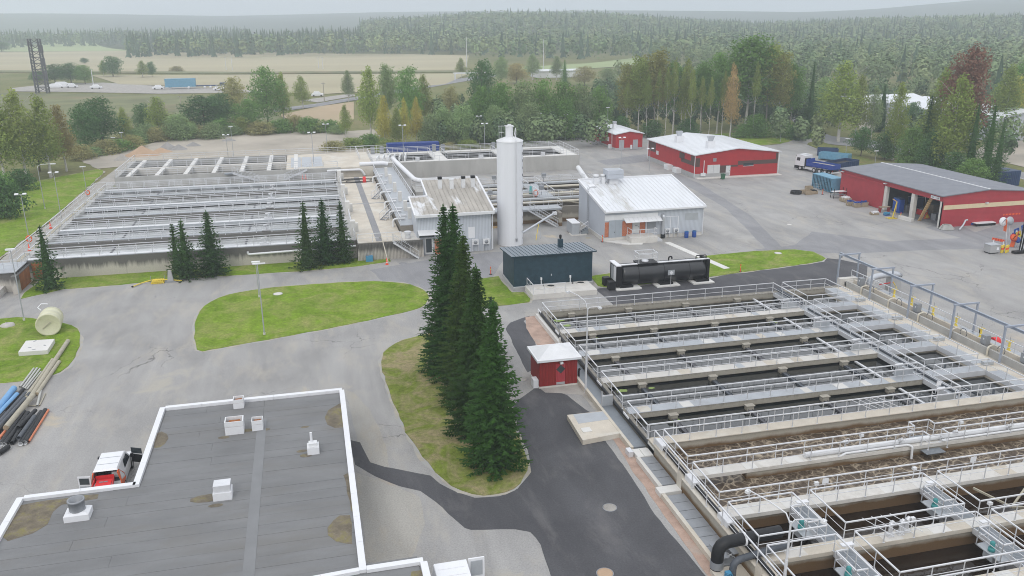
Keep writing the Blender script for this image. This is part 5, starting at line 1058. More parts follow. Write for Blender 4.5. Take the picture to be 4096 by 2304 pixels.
# open red shed on the right
RS = thing('red_shed', 'long red storage shed with grey felt roof and two open bays full of gear', 'shed', (98, 114, 0))
sx0, sx1, sy0, sy1, sz = 90.3, 106.2, 102.4, 127.0, 4.75
szr = hgt(V((98.2, sy0, 0)), 640+398/3.32)
xm = 98.2
for y_, f_ in ((sy0, (0,1,2,3,4)), (sy1, (4,3,2,1,0))): MB().add([(sx0,y_,0),(sx1,y_,0),(sx1,y_,sz),(xm,y_,szr),(sx0,y_,sz)], [f_]).build('gable_wall', 'red_shed', RS)
MB().box(sx1-.1, sx1-.002, sy0+.02, sy1-.02, 0, sz-.05).build('rear_wall', 'red_shed_y', RS); MB().box(sx0+.02, sx1-.2, sy0+.1, sy1-.1, 0, .03).build('floor', 'asphalt_patch', RS)
MB().box(sx0, sx0+.15, 115.6, sy1-.02, 0, 4.0).build('sliding_door', 'red_shed_y', RS); MB().box(sx0-.12, sx0-.01, 115.4, 121.0, .05, 3.95).build('sliding_door', 'red_shed_y', RS); MB().box(sx0-.02, sx0+.2, sy0+.02, sy1-.02, 3.95, sz).build('fascia', 'red_shed_y', RS); MB().box(sx0-.2, sx0-.02, 115.5, 127.0, 3.95, 4.2).build('door_track', 'red_shed_y', RS)
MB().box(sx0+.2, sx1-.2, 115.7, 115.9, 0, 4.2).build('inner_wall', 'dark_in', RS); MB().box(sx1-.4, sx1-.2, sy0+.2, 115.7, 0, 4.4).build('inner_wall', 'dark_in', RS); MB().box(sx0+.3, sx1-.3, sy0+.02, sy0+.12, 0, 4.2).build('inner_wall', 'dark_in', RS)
MB().box(sx0+.02, sx0+.55, 114.8, 115.5, 0, 3.95).build('column', 'concrete', RS); MB().box(sx0+.02, sx0+.6, 108.3, 109.0, 0, 3.95).build('column', 'concrete', RS); MB().box(sx0-.04, sx0+.25, sy0+.0, sy0+.3, 0, 3.95).build('corner_post', 'concrete', RS)
MB().box(sx0-.06, sx0-.02, sy0+.5, sy0+2.4, 4.05, 4.5).build('sign_board', 'dirty_white', RS)
for k in range(9): MB().box(sx0-.075, sx0-.058, sy0+.66+k*.18, sy0+.78+k*.18, 4.17, 4.36).build('letter', 'steel_dark', RS)
rf = None
for q in ([(sx0-.3, sy0-.25, sz-.05), (xm, sy0-.25, szr), (xm, sy1+.25, szr), (sx0-.3, sy1+.25, sz-.05)], [(xm, sy0-.25, szr), (sx1+.3, sy0-.25, sz-.05), (sx1+.3, sy1+.25, sz-.05), (xm, sy1+.25, szr)]):
    o = MB().hull([Vector(p)+V((0,0,.02)) for p in q], [Vector(p)+V((0,0,.16)) for p in q]).build('roof' if rf is None else 'roof_slope', M['felt_shed'], RS); rf = rf or o
MB().beam((xm, sy0-.25, szr+.19), (xm, sy1+.25, szr+.19), .22, .08).build('ridge_cap', 'dirty_white', rf)
MB().box(sx0+.4, sx1-.1, sy0-.05, sy0, 2.7, 3.35).build('cream_band', 'cream', RS); MB().box(xm-.3, xm+.1, sy0-.3, sy0-.05, 3.3, 3.5).build('wall_lamp', 'steel', RS)
for y in (103.4, 115.0, 126.4): MB().box(sx0-.5, sx0-.1, y-.25, y+.25, 4.3, 4.42).build('wall_lamp', 'steel', RS)
# red hut
HT = thing('red_hut', 'little red boarded hut with pale pyramid roof and diamond window in its door', 'hut', (19.2, 64, 0))
hx0, hx1, hy0, hy1, hz = 17.55, 20.9, 62.5, 65.4, 2.45
MB().box(hx0+.03, hx1-.03, hy0+.03, hy1-.03, 0, hz).build('wall', 'red_board', HT); MB().box(hx0-.05, hx1+.05, hy0-.05, hy1+.05, 0, .14).build('plinth', 'concrete', HT)
n = 26
for k in range(n):
    a = hx0+(hx1-hx0)*k/n
    if not (18.95 < a < 19.85): MB().box(a+.008, a+(hx1-hx0)/n-.012, hy0-.01, hy0+.03, .16, hz).build('board', 'red_board', HT)
for k in range(22): a = hy0+(hy1-hy0)*k/22; MB().box(hx0-.01, hx0+.03, a+.008, a+(hy1-hy0)/22-.012, .16, hz).build('board', 'red_board', HT)
d_ = MB().box(19.0, 19.82, hy0-.025, hy0+.03, .18, 2.1).build('door', 'red_shed', HT); MB().obox((19.41, hy0-.03, 1.6), (.2, 0, .2), (0, .01, 0), (-.2, 0, .2)).build('diamond_pane', 'glass', d_); MB().box(19.04, 19.78, hy0-.035, hy0-.02, .2, .42).build('kick_plate', 'plate', d_)
ro = .28; xm_, ym_ = (hx0+hx1)/2, (hy0+hy1)/2
MB().box(hx0-ro, hx1+ro, hy0-ro, hy1+ro, hz, hz+.2).build('fascia', 'white', HT)
a_, b_, c_, e_ = [(hx0-ro+.12, hy0-ro+.12, hz+.2), (hx1+ro-.12, hy0-ro+.12, hz+.2), (hx1+ro-.12, hy1+ro-.12, hz+.2), (hx0-ro+.12, hy1+ro-.12, hz+.2)]; tp = [(xm_-.35, ym_, hz+.85), (xm_+.35, ym_, hz+.85)]
MB().add([a_, b_, c_, e_, tp[0], tp[1]], [(0,1,5,4),(1,2,5),(2,3,4,5),(3,0,4)]).build('roof', 'dirty_white', HT)
MB().box(19.3, 19.55, hy0-.3, hy0-.03, 2.15, 2.32).build('door_lamp', 'dirty_white', HT); MB().box(hx0-.5, hx0-.06, hy0+.1, hy0+.9, .02, .75).build('heat_pump', 'white', HT)
# ================================================================== far warehouses among the trees
WA = thing('warehouse', 'long pale warehouse with white roof half hidden behind trees', 'building', tuple(px(3560, 478)))
p, q = px(3432, 482), px(3720, 470); u = (q-p).normalized(); v = V((-u.y, u.x, 0)); hh = hgt(p.lerp(q, .3), 415)
def hx(a, b, z): return p+u*a+v*b+V((0, 0, z))
Lw = (q-p).length
MB().hull([hx(0,0,0), hx(Lw,0,0), hx(Lw,18,0), hx(0,18,0)], [hx(0,0,hh), hx(Lw,0,hh), hx(Lw,18,hh), hx(0,18,hh)]).build('wall', 'clad_grey_y', WA)
MB().hull([hx(-.5,-.5,hh), hx(Lw+.5,-.5,hh), hx(Lw+.5,9,hh+1.6), hx(-.5,9,hh+1.6)], [hx(-.5,-.5,hh+.3), hx(Lw+.5,-.5,hh+.3), hx(Lw+.5,9,hh+1.9), hx(-.5,9,hh+1.9)]).build('roof', 'roof_white', WA)
for k in range(int(Lw/6)): MB().hull([hx(2+k*6,-.06,0), hx(5.4+k*6,-.06,0), hx(5.4+k*6,.02,0), hx(2+k*6,.02,0)], [hx(2+k*6,-.06,3.6), hx(5.4+k*6,-.06,3.6), hx(5.4+k*6,.02,3.6), hx(2+k*6,.02,3.6)]).build('door', 'plinth' if k % 2 else M['white'], WA)
WB = thing('warehouse', 'grey warehouse with big sliding doors and white roof beyond the road', 'building', tuple(px(4010, 562)))
p, q = px(3965, 566), px(4230, 556); u = (q-p).normalized(); v = V((-u.y, u.x, 0)); hh = hgt(p, 480); Lw = (q-p).length
MB().add([hx(0,0,0), hx(Lw,0,0), hx(Lw,0,hh), hx(Lw/2,0,hh+2), hx(0,0,hh), hx(0,40,0), hx(Lw,40,0), hx(Lw,40,hh), hx(Lw/2,40,hh+2), hx(0,40,hh)], [(0,1,2,3,4),(9,8,7,6,5),(0,4,9,5),(1,6,7,2)]).build('wall', 'clad_grey_y', WB)
MB().hull([hx(-.6,-.6,hh), hx(Lw/2,-.6,hh+2), hx(Lw/2,40,hh+2), hx(-.6,40,hh)], [hx(-.6,-.6,hh+.3), hx(Lw/2,-.6,hh+2.3), hx(Lw/2,40,hh+2.3), hx(-.6,40,hh+.3)]).build('roof', 'roof_white', WB); MB().hull([hx(Lw/2,-.6,hh+2), hx(Lw+.6,-.6,hh), hx(Lw+.6,40,hh), hx(Lw/2,40,hh+2)], [hx(Lw/2,-.6,hh+2.3), hx(Lw+.6,-.6,hh+.3), hx(Lw+.6,40,hh+.3), hx(Lw/2,40,hh+2.3)]).build('roof_slope', 'roof_white', WB)
for a in (1.5, 7.5): MB().hull([hx(a,-.08,0), hx(a+4,-.08,0), hx(a+4,.02,0), hx(a,.02,0)], [hx(a,-.08,4.2), hx(a+4,-.08,4.2), hx(a+4,.02,4.2), hx(a,.02,4.2)]).build('door', 'plate', WB)
# ================================================================== silo
SI = thing('silo', 'tall white cylindrical silo with level numbers and pipe on its side', 'silo', (26.5, 110, 0))
sc, sr_, sh = V((26.5, 110.0, 0)), 1.78, 14.3
MB().lathe(sc, [(sr_, 0), (sr_, 5.94)], 48).lathe(sc, [(sr_-.01, 5.93), (sr_-.01, 5.97)], 48).lathe(sc, [(sr_, 5.96), (sr_, sh)], 48).build('shell', 'silo', SI)
MB().lathe(sc, [(sr_+.06, sh-.05), (sr_+.06, sh+.05), (sr_*.3, sh+.55), (0, sh+.55)], 48).build('top_cone', 'dirty_white', SI)
for k in range(16):
    a = k*math.pi/8; MB().beam((sc.x+1.75*math.cos(a), sc.y+1.75*math.sin(a), sh+.09), (sc.x+.5*math.cos(a), sc.y+.5*math.sin(a), sh+.56), .04, .04).build('roof_rib', 'dirty_white', SI)
MB().cyl(sc+V((-.05, 0, sh+.3)), sc+V((-.05, 0, sh+1.9)), .52, .52, 16).build('filter_box', 'white', SI); MB().box(sc.x-.6, sc.x+.5, sc.y-.5, sc.y+.5, sh+1.9, sh+2.0).box(sc.x-.25, sc.x+.2, sc.y-.2, sc.y+.2, sh+2.0, sh+2.2).build('filter_lid', 'dirty_white', SI)
front_a = lambda th, z, e=.06: (sc.x+(sr_+e)*math.sin(th), sc.y-(sr_+e)*math.cos(th), z)
MB().tube([front_a(.25, z_, .1) for z_ in (.9, 4, 8, 12, 14.2)]+[front_a(.25, 14.6, 0), (sc.x+.5, sc.y-.8, sh+1.0), (sc.x+.7, sc.y-.4, sh+1.7), (sc.x+.85, sc.y-.1, sh+1.3), (sc.x+.85, sc.y, sh+.4)], .055, 6).build('fill_pipe', 'steel', SI)
MB().box(*[v for a in zip((front_a(.25, 0)[0]-.12, front_a(.25, 0)[1]-.15), (front_a(.25, 0)[0]+.12, front_a(.25, 0)[1]+.05)) for v in a], .7, 1.1).build('pipe_coupling', 'steel_dark', SI)
SEG = {'0': 'abcdef', '1': 'bc', '2': 'abged', '3': 'abgcd', '4': 'fgbc', '5': 'afgcd', '6': 'afgedc', '7': 'abc', '8': 'abcdefg', '9': 'abcdfg'}
SP = {'a': (0,1,1,1), 'b': (1,.5,1,1), 'c': (1,0,1,.5), 'd': (0,0,1,0), 'e': (0,0,0,.5), 'f': (0,.5,0,1), 'g': (0,.5,1,.5)}
for k in range(14):
    mb = MB(); z_ = .75+k*.98
    for ci, ch_ in enumerate(str(k+1)):
        for sg in SEG[ch_]:
            x0, y0, x1, y1 = SP[sg]; mb.beam(front_a(.95+.085*ci+x0*.06, z_+y0*.3, .012), front_a(.95+.085*ci+x1*.06, z_+y1*.3, .012), .01, .035)
    mb.build('number', 'black', SI)
MB().obox(front_a(.78, 2.1, .015), (.3*math.cos(.78), .3*math.sin(.78), 0), (0, 0, .16), (.004*math.sin(.78), -.004*math.cos(.78), 0)).build('label_plate', 'white', SI)
hd = MB()
for a in (-.5, -.2): hd.cyl((sc.x-.9+a, sc.y+.3, sh+.2), (sc.x-.9+a, sc.y+.3, sh+2.0), .025, None, 5)
hd.beam((sc.x-1.5, sc.y+.3, sh+1.95), (sc.x-.5, sc.y+.3, sh+1.95), .05, .05).beam((sc.x-1.4, sc.y+.3, sh+1.1), (sc.x-.7, sc.y+.3, sh+1.1), .04, .04); hd.build('top_rail', 'steel', SI)
CV = thing('screw_conveyor', 'slanted steel pipe conveyor leaning out from the silo foot', 'conveyor', (30, 110, 0))
a_, b_ = px(1950+420/2.787, 500+1210/2.787, 1.3), V((34.2, 116.0, 2.6))
a_ = V((28.3, 110.2, 1.3)); MB().cyl(a_, (34.0, 113.8, 3.0), .16, None, 10).build('tube', 'galv_pipe', CV); MB().box(33.8, 34.4, 113.6, 114.1, 2.8, 3.2).build('motor', 'steel', CV); MB().beam((30.4, 110.6, 0), (31.2, 112.0, 2.15), .08, .08).build('leg', 'yellow', CV); MB().beam((31.2, 111.0, 0), (31.4, 112.2, 2.15), .06, .06).build('leg', 'steel_dark', CV)
# ================================================================== black tank
BT = thing('black_tank', 'long black cylindrical tank lying on pads with white top walkway and cage', 'tank', (39.4, 87.8, 0))
MB().lathe((34.2, 87.7, 1.42), [(0, 0), (.8, .02), (1.2, .12), (1.27, .35), (1.27, 10.2), (1.2, 10.5), (.8, 10.6), (0, 10.62)], 32, (1, 0, 0)).build('shell', 'tank_black', BT)
for u in (36.2, 39.4, 42.6): MB().lathe((u, 87.7, 1.42), [(1.275, 0), (1.285, .03), (1.285, .06), (1.275, .09)], 32, (1, 0, 0)).build('shell_ring', 'black', BT)
MB().box(33.5, 45.3, 86.95, 87.25, 2.7, 2.78).build('top_walkway', 'white', BT); MB().box(33.4, 34.0, 86.5, 88.9, 2.74, 2.86).build('top_walkway', 'white', BT)
MB().box(33.5, 34.1, 86.5, 88.8, .25, 2.7).build('end_cabinet', 'black', BT); MB().box(33.44, 33.5, 86.8, 87.5, .9, 2.6).build('white_door', 'dirty_white', BT); MB().box(33.44, 33.5, 87.7, 88.3, .9, 2.6).build('white_door', 'plate', BT)
MB().box(44.9, 45.2, 86.6, 88.8, .3, 2.75).build('end_plate', 'black', BT)
for y in (86.3, 88.0): MB().box(32.5, 33.3, y-.05, y+.75, .0, 1.0).build('step_box', 'black', BT)
for u0, u1 in ((33.3, 36.4), (38.3, 41.2), (42.9, 45.6)): MB().box(u0, u1, 85.85, 89.3, 0, .16).build('pad', 'concrete_white', BT); MB().box(u0+.6, u0+2.2, 86.3, 89.0, .16, .4).build('skid', 'black', BT)
railing(BT, [(36.3, 86.9), (38.6, 86.9), (38.6, 88.4), (36.3, 88.4), (36.3, 86.9)], 2.8, 1.15, 2.3, mids=1, name='cage'); MB().box(36.2, 38.7, 86.85, 88.45, 2.66, 2.8).build('cage_floor', 'black', BT); MB().lathe((37.4, 87.7, 2.8), [(.4, 0), (.4, .15), (0, .2)], 14).build('hatch', 'steel', BT)
MB().tube(route([(40.3, 87.5, 2.6), (40.3, 87.5, 3.2), (40.7, 87.5, 3.2), (40.7, 87.5, 2.9)], .2), .09, 8).build('vent_bend', 'black', BT); MB().tube(route([(43.6, 87.1, 2.8), (43.6, 87.1, 3.2), (44.9, 87.1, 3.2), (44.9, 87.1, 2.8)], .15), .06, 6).build('lifting_bow', 'black', BT)
TS = thing('sign_post', 'small square grey warning sign with white diamond on a pole before the black tank', 'sign', (39.9, 85.75, 0))
MB().cyl((39.9, 85.75, 0), (39.9, 85.75, 2.0), .025, None, 6).build('pole', 'steel', TS); MB().box(39.5, 40.3, 85.69, 85.72, 1.5, 2.1).build('panel', 'plate', TS); MB().obox((39.9, 85.68, 1.78), (.12, 0, .12), (0, .005, 0), (-.12, 0, .12)).build('diamond', 'white', TS); MB().box(39.7, 40.1, 85.68, 85.69, 2.0, 2.05).build('print_line', 'steel_dark', TS)
ST = MB(); q = [px(2000+a/2.07, 500+b/2.07, .06) for a, b in ((1362, 975), (1405, 968), (1905, 1185), (1855, 1192))]
ST.prism([(p.x, p.y) for p in q], 0, .08); struct('concrete_strip', ST, M['concrete_white'])
# ================================================================== vehicles
def wheel(par, c, r, w, axis, rim='steel'):
    ax = Vector(axis).normalized(); c = Vector(c)
    t_ = MB().lathe(c-ax*w/2, [(r*.55, 0), (r*.93, 0), (r, w*.18), (r, w*.82), (r*.93, w), (r*.55, w)], 20, ax).build('wheel', 'tyre', par)
    MB().lathe(c-ax*w*.45, [(0, .02), (r*.25, 0), (r*.5, w*.12), (r*.56, 0), (r*.56, w*.9), (r*.5, w*.8), (r*.25, w*.9), (0, w*.88)], 16, ax).build('rim', M[rim], t_); return t_
VN = thing('van', 'small white and orange van with rear doors and front door open beside the flat roof', 'van', (-14.6, 55.3, 0))
vx = -14.62
def vhull(name, prof, m, par=VN):     # prof: rows (y, z, halfwidth)
    mb = MB(); n = len(prof); v = [(vx-h, y, z) for y, z, h in prof]+[(vx+h, y, z) for y, z, h in prof]
    mb.add(v, [tuple(range(n-1, -1, -1)), tuple(range(n, 2*n))]+[(i, (i+1)%n, (i+1)%n+n, i+n) for i in range(n)]); return mb.build(name, M[m], par)
vhull('body', [(53.6, .35, .88), (53.3, .5, .9), (53.3, 1.05, .92), (56.7, 1.08, .92), (57.5, .98, .88), (57.75, .75, .84), (57.75, .4, .84), (57.5, .32, .84)], 'van_white')
for sx in (-1, 1):                                          # cabin sides and roof leave the rear open
    s = lambda y, z, w_: (vx+sx*w_, y, z)
    MB().add([s(53.3, 1.05, .92), s(56.6, 1.07, .92), s(56.0, 1.78, .76), s(53.5, 1.8, .76), s(53.3, 1.05, .84), s(56.6, 1.07, .84), s(56.0, 1.78, .70), s(53.5, 1.8, .70)], [(0,1,2,3),(7,6,5,4),(0,4,5,1),(1,5,6,2),(2,6,7,3),(3,7,4,0)]).build('side_panel', 'van_white', VN)
    MB().add([s(54.7, 1.2, .905), s(56.3, 1.2, .905), s(55.9, 1.68, .80), s(54.9, 1.7, .795), s(54.7, 1.2, .88), s(56.3, 1.2, .88), s(55.9, 1.68, .77), s(54.9, 1.7, .77)], [(0,1,2,3),(7,6,5,4),(0,4,5,1),(1,5,6,2),(2,6,7,3),(3,7,4,0)]).build('side_window', 'glass', VN)
    MB().add([s(53.28, .5, .93), s(54.5, .6, .935), s(54.2, 1.15, .935), s(53.55, 1.80, .77), s(53.28, 1.7, .79), s(53.28, 1.05, .93), s(53.28, .5, .86), s(54.5, .6, .86), s(54.2, 1.15, .86), s(53.55, 1.80, .71), s(53.28, 1.7, .72), s(53.28, 1.05, .86)], [(0,1,2,3,4,5),(11,10,9,8,7,6),(0,6,7,1),(1,7,8,2),(2,8,9,3),(3,9,10,4),(4,10,11,5),(5,11,6,0)]).build('orange_corner', 'orange', VN)
    for y in (54.1, 56.85): wheel(VN, (vx+sx*.82, y, .32), .32, .2, (sx, 0, 0))
    MB().box(*sorted((vx+sx*.95, vx+sx*1.13)), 56.3, 56.5, 1.15, 1.35).build('mirror', 'black', VN)
vhull('roof', [(53.42, 1.80, .76), (56.05, 1.80, .76), (55.9, 1.88, .70), (54.7, 1.92, .70), (53.5, 1.90, .70)], 'van_white')
for y in (54.2, 55.1): MB().box(vx-.66, vx+.66, y-.012, y+.012, 1.89, 1.93).build('roof_seam', 'plate', VN)
vhull('windscreen', [(56.62, 1.08, .82), (56.05, 1.78, .68), (56.0, 1.8, .68), (56.55, 1.1, .82)], 'glass')
MB().box(vx-.7, vx+.7, 54.9, 54.95, .5, 1.75).build('bulkhead', 'dark_in', VN); MB().box(vx-.82, vx+.82, 53.31, 54.9, 1.05, 1.1).build('load_floor', 'dark_in', VN)
dl = MB().obox((vx-1.25, 53.12, 1.05), (.4, -.08, 0), (0, .03, 0), (0, 0, .68)).build('rear_door', 'van_white', VN); MB().obox((vx-1.25, 53.07, 1.4), (.3, -.06, 0), (0, .012, 0), (0, 0, .22)).build('pane', 'glass', dl); MB().obox((vx-1.25, 53.07, .8), (.32, -.06, 0), (0, .012, 0), (0, 0, .25)).build('trim_panel', 'plate', dl)
fd = MB().obox((vx+1.35, 56.55, .95), (.42, -.2, 0), (.02, .03, 0), (0, 0, .36)).build('front_door', 'van_white', VN); MB().obox((vx+1.35, 56.5, 1.5), (.36, -.17, 0), (.015, .02, 0), (0, 0, .2)).build('pane', 'glass', fd); MB().obox((vx+1.33, 56.5, .9), (.38, -.18, 0), (.015, .02, 0), (0, 0, .3)).build('door_lining', 'black', fd)
TBx = thing('tool_board', 'bright red tray sliding out of the open van rear', 'tray', (vx, 52.9, 1.0))
MB().obox((vx-.1, 52.8, 1.15), (.48, 0, 0), (0, .55, .06), (0, -.02, .04)).build('tray_panel', 'hot_red', TBx); MB().obox((vx-.1, 53.5, 1.32), (.56, 0, 0), (0, .04, 0), (0, 0, .14)).build('tray_end', 'hot_red', TBx); MB().obox((vx+.5, 52.85, 1.2), (.03, .06, 0), (-.04, .6, .1), (0, 0, .12)).build('tray_side', 'red', TBx); MB().obox((vx-.7, 52.8, 1.2), (.03, -.05, 0), (.02, .55, .1), (0, 0, .12)).build('tray_side', 'red', TBx)
for k in (-.15, .12): MB().obox((vx-.1+k, 53.05, 1.235), (.12, 0, 0), (0, .05, .008), (0, 0, .01)).build('slot', 'steel_dark', TBx)
for nm, lab, c, m_ in (('spare_box', 'dark bundle of gear inside the open van', (vx-.35, 54.2, 1.3), 'rubber'), ('water_can', 'pale canister standing inside the open van', (vx+.45, 53.9, 1.35), 'dirty_white')):
    t_ = thing(nm, lab, 'gear', c); MB().rbox(c, .4, .35, 1.1, 1.5, .2).build('case', M[m_], t_); MB().rbox((c[0], c[1]), .2, .1, 1.5, 1.56, .2).build('grip', 'black', t_)
WV = thing('van', 'large white van with ribbed roof and one rear door open, cut by the bottom edge', 'van', (5.6, 34.5, 0))
MB().hull([(4.62, 31.6, .4), (6.6, 31.6, .4), (6.6, 37.5, .4), (4.62, 37.5, .4)], [(4.58, 31.6, 1.3), (6.64, 31.6, 1.3), (6.64, 37.5, 1.3), (4.58, 37.5, 1.3)]).hull([(4.58, 31.6, 1.3), (6.64, 31.6, 1.3), (6.64, 37.5, 1.3), (4.58, 37.5, 1.3)], [(4.72, 31.6, 2.48), (6.5, 31.6, 2.48), (6.5, 37.4, 2.48), (4.72, 37.4, 2.48)]).build('body', 'van_white', WV)
rv = MB().box(4.74, 6.48, 31.6, 37.38, 2.48, 2.55).build('roof', 'van_white', WV)
for k in range(9): MB().box(4.9, 6.32, 32+k*.6, 32.06+k*.6, 2.55, 2.58).build('roof_rib', 'van_white', rv)
dd = MB().box(6.62, 7.5, 37.48, 37.56, .5, 2.45).build('rear_door', 'van_white', WV); MB().box(6.75, 7.38, 37.44, 37.48, 1.4, 2.3).build('pane', 'plate', dd); MB().box(6.85, 7.15, 37.40, 37.46, 1.0, 1.2).build('latch', 'black', dd); MB().box(6.75, 7.38, 37.44, 37.48, .6, 1.25).build('trim_panel', 'plate', dd)
for (x, y) in ((4.7, 32.6), (6.52, 32.6), (4.7, 36.4), (6.52, 36.4)): wheel(WV, (x, y, .36), .36, .24, (1 if x > 5 else -1, 0, 0))
for x in (4.75, 6.47): MB().box(x-.08, x+.08, 37.5, 37.54, 1.1, 1.6).build('tail_light', 'red', WV)
# lorry
def frame_of(a, b):
    f = (a-b); f.z = 0; f.normalize(); return f, V((-f.y, f.x, 0))
pf, pr = px(3160+190/4.853, 600+392/4.853), px(3160+670/4.853, 600+480/4.853)
tf, ts = frame_of(pf, pr); ts = -ts if ts.y < 0 else ts
TK = thing('lorry', 'white four-axle tipper lorry with blue load body parked behind the red shed', 'truck', tuple(pr))
def tp_(a, b, z): return pr+tf*a+ts*b+V((0, 0, z))
def tbox(name, a0, a1, b0, b1, z0, z1, m, par=TK, tap=0): 
    return MB().hull([tp_(a0,b0,z0), tp_(a1,b0,z0), tp_(a1,b1,z0), tp_(a0,b1,z0)], [tp_(a0,b0,z1), tp_(a1-tap,b0,z1), tp_(a1-tap,b1,z1), tp_(a0,b1,z1)]).build(name, M[m], par)
WB_ = (pf-pr).length
cab = tbox('cab', WB_-1.0, WB_+1.3, -.1, 2.35, .95, 2.3, 'van_white'); tbox('cab_roof', WB_-1.0, WB_+1.22, -.05, 2.3, 2.3, 3.1, 'van_white', TK, .2)
tbox('bumper', WB_+.5, WB_+1.4, -.12, 2.37, .35, .95, 'black'); tbox('windscreen', WB_+1.1, WB_+1.26, .1, 2.15, 2.0, 2.75, 'glass', cab, .12); tbox('side_window', WB_+.1, WB_+.95, -.12, -.05, 1.95, 2.6, 'glass', cab, .1); tbox('sun_visor', WB_+1.0, WB_+1.35, .1, 2.15, 2.85, 2.95, 'black', cab); tbox('roof_bar', WB_-.3, WB_+.9, 0, 2.25, 3.14, 3.2, 'steel', cab); tbox('exhaust_stack', WB_-1.5, WB_-1.05, .0, 1.2, .9, 2.6, 'black')
tbox('chassis', -1.6, WB_, .75, 1.5, .55, .95, 'black'); tbox('fuel_tank', 2.3, WB_-1.3, -.05, .55, .5, .95, 'steel'); tbox('rear_beam', -1.7, -1.55, -.05, 2.3, .45, .65, 'dirty_white')
ldb = tbox('load_floor', -1.7, WB_-1.6, -.12, 2.37, 1.15, 1.3, 'blue_paint')
for b0, b1 in ((-.14, -.04), (2.28, 2.38)): tbox('load_side', -1.7, WB_-1.6, b0, b1, 1.3, 2.05, 'blue_paint', ldb)
tbox('tailgate', -1.8, -1.7, -.1, 2.35, 1.2, 2.05, 'blue_paint', ldb); tbox('headboard', WB_-1.62, WB_-1.5, -.1, 2.35, 1.3, 2.55, 'blue_paint', ldb); tbox('load', -1.65, WB_-1.65, -.02, 2.26, 1.3, 1.75, 'gravel_grey', ldb)
for a in (0, 1.35, 2.7-.0, WB_): 
    for b in (.1, 2.15): wheel(TK, tp_(a, b, .5), .5, .32, ts)
    if a < WB_: tbox('mudguard', a-.55, a+.55, -.05, .3, 1.02, 1.07, 'steel')
for b in (.15, 2.1): tbox('tail_light', -1.74, -1.7, b-.1, b+.1, .75, .9, 'red')
def skip(label, c0, c1, wid, h, m, inner, round_end=False, cat='container', grp='open waste containers'):
    f, s = frame_of(c1, c0); t_ = thing('skip_container', label, cat, tuple(c0), grp); Ls = (c1-c0).length
    def sp(a, b, z): return c0+f*a+s*b+V((0, 0, z))
    MB().hull([sp(0,0,.1), sp(Ls,0,.1), sp(Ls,wid,.1), sp(0,wid,.1)], [sp(0,0,.25), sp(Ls,0,.25), sp(Ls,wid,.25), sp(0,wid,.25)]).build('floor', M[m], t_)
    for b in (0, wid-.08): MB().hull([sp(0,b,.1), sp(Ls,b,.1), sp(Ls,b+.08,.1), sp(0,b+.08,.1)], [sp(0,b,h), sp(Ls,b,h), sp(Ls,b+.08,h), sp(0,b+.08,h)]).build('side', M[m], t_)
    for a in (0, Ls-.08): MB().hull([sp(a,.08,.1), sp(a+.08,.08,.1), sp(a+.08,wid-.08,.1), sp(a,wid-.08,.1)], [sp(a,.08,h), sp(a+.08,.08,h), sp(a+.08,wid-.08,h), sp(a,wid-.08,h)]).build('end', M[m], t_)
    for k in range(int(Ls/.8)): MB().hull([sp(.3+k*.8,-.07,.1), sp(.42+k*.8,-.07,.1), sp(.42+k*.8,0,.1), sp(.3+k*.8,0,.1)], [sp(.3+k*.8,-.07,h), sp(.42+k*.8,-.07,h), sp(.42+k*.8,0,h), sp(.3+k*.8,0,h)]).build('rib', M[m], t_)
    MB().hull([sp(.1,.1,h*.5), sp(Ls-.1,.1,h*.5), sp(Ls-.1,wid-.1,h*.5), sp(.1,wid-.1,h*.5)], [sp(.1,.1,h*.7), sp(Ls-.1,.1,h*.7), sp(Ls-.1,wid-.1,h*.7), sp(.1,wid-.1,h*.7)]).build('contents', M[inner], t_)
K = lambda a, b, z=0: px(3160+a/4.853, 600+b/4.853, z)
skip('light blue open container behind the lorry load', K(545, 175, .2), K(1115, 232, .2), 2.4, 1.5, 'blue_light', 'gravel_grey')
skip('dark blue open container between lorry and red shed', K(930, 425), K(1330, 345), 3.2, 1.7, 'blue_dark', 'rubber')
skip('blue ribbed open container farthest back against the grass', K(530, 115), K(930, 130), 2.3, 1.7, 'blue_dark', 'dirt')
def contain(label, p0, f, Ln, wd, h, m, cat='container', grp=None, name='shipping_container'):
    t_ = thing(name, label, cat, tuple(p0), grp); s = V((-f.y, f.x, 0))
    def sp(a, b, z): return p0+f*a+s*b+V((0, 0, z))
    MB().hull([sp(0,0,.12), sp(Ln,0,.12), sp(Ln,wd,.12), sp(0,wd,.12)], [sp(0,0,h), sp(Ln,0,h), sp(Ln,wd,h), sp(0,wd,h)]).build('body', M[m], t_)
    n_ = int(Ln/.45)
    for k in range(n_):
        a = .15+k*.45
        if a+.24 > Ln: break
        for b0, b1 in ((-.05, 0), (wd, wd+.05)): MB().hull([sp(a,b0,.2), sp(a+.22,b0,.2), sp(a+.22,b1,.2), sp(a,b1,.2)], [sp(a,b0,h-.12), sp(a+.22,b0,h-.12), sp(a+.22,b1,h-.12), sp(a,b1,h-.12)]).build('rib', M[m], t_)
    for b in (.25, .8, 1.5, 2.05):
        if b < wd: MB().hull([sp(-.06,b,.2), sp(0,b,.2), sp(0,b+.08,.2), sp(-.06,b+.08,.2)], [sp(-.06,b,h-.1), sp(0,b,h-.1), sp(0,b+.08,h-.1), sp(-.06,b+.08,h-.1)]).build('lock_bar', 'steel' if m == 'blue_light' else M[m], t_)
    return t_
contain('light blue shipping container at the far corner of the red shed', V((89.2, 123.6, 0)) if False else px(3320+5/3.32, 640+440/3.32), V((0, 1, 0)), 6.0, -2.4, 2.59, 'blue_light')
contain('dark blue shipping container behind the storage basin', V((17.5, 192, 0)), V((1, 0, 0)), 12, 2.4, 2.9, 'blue_paint')
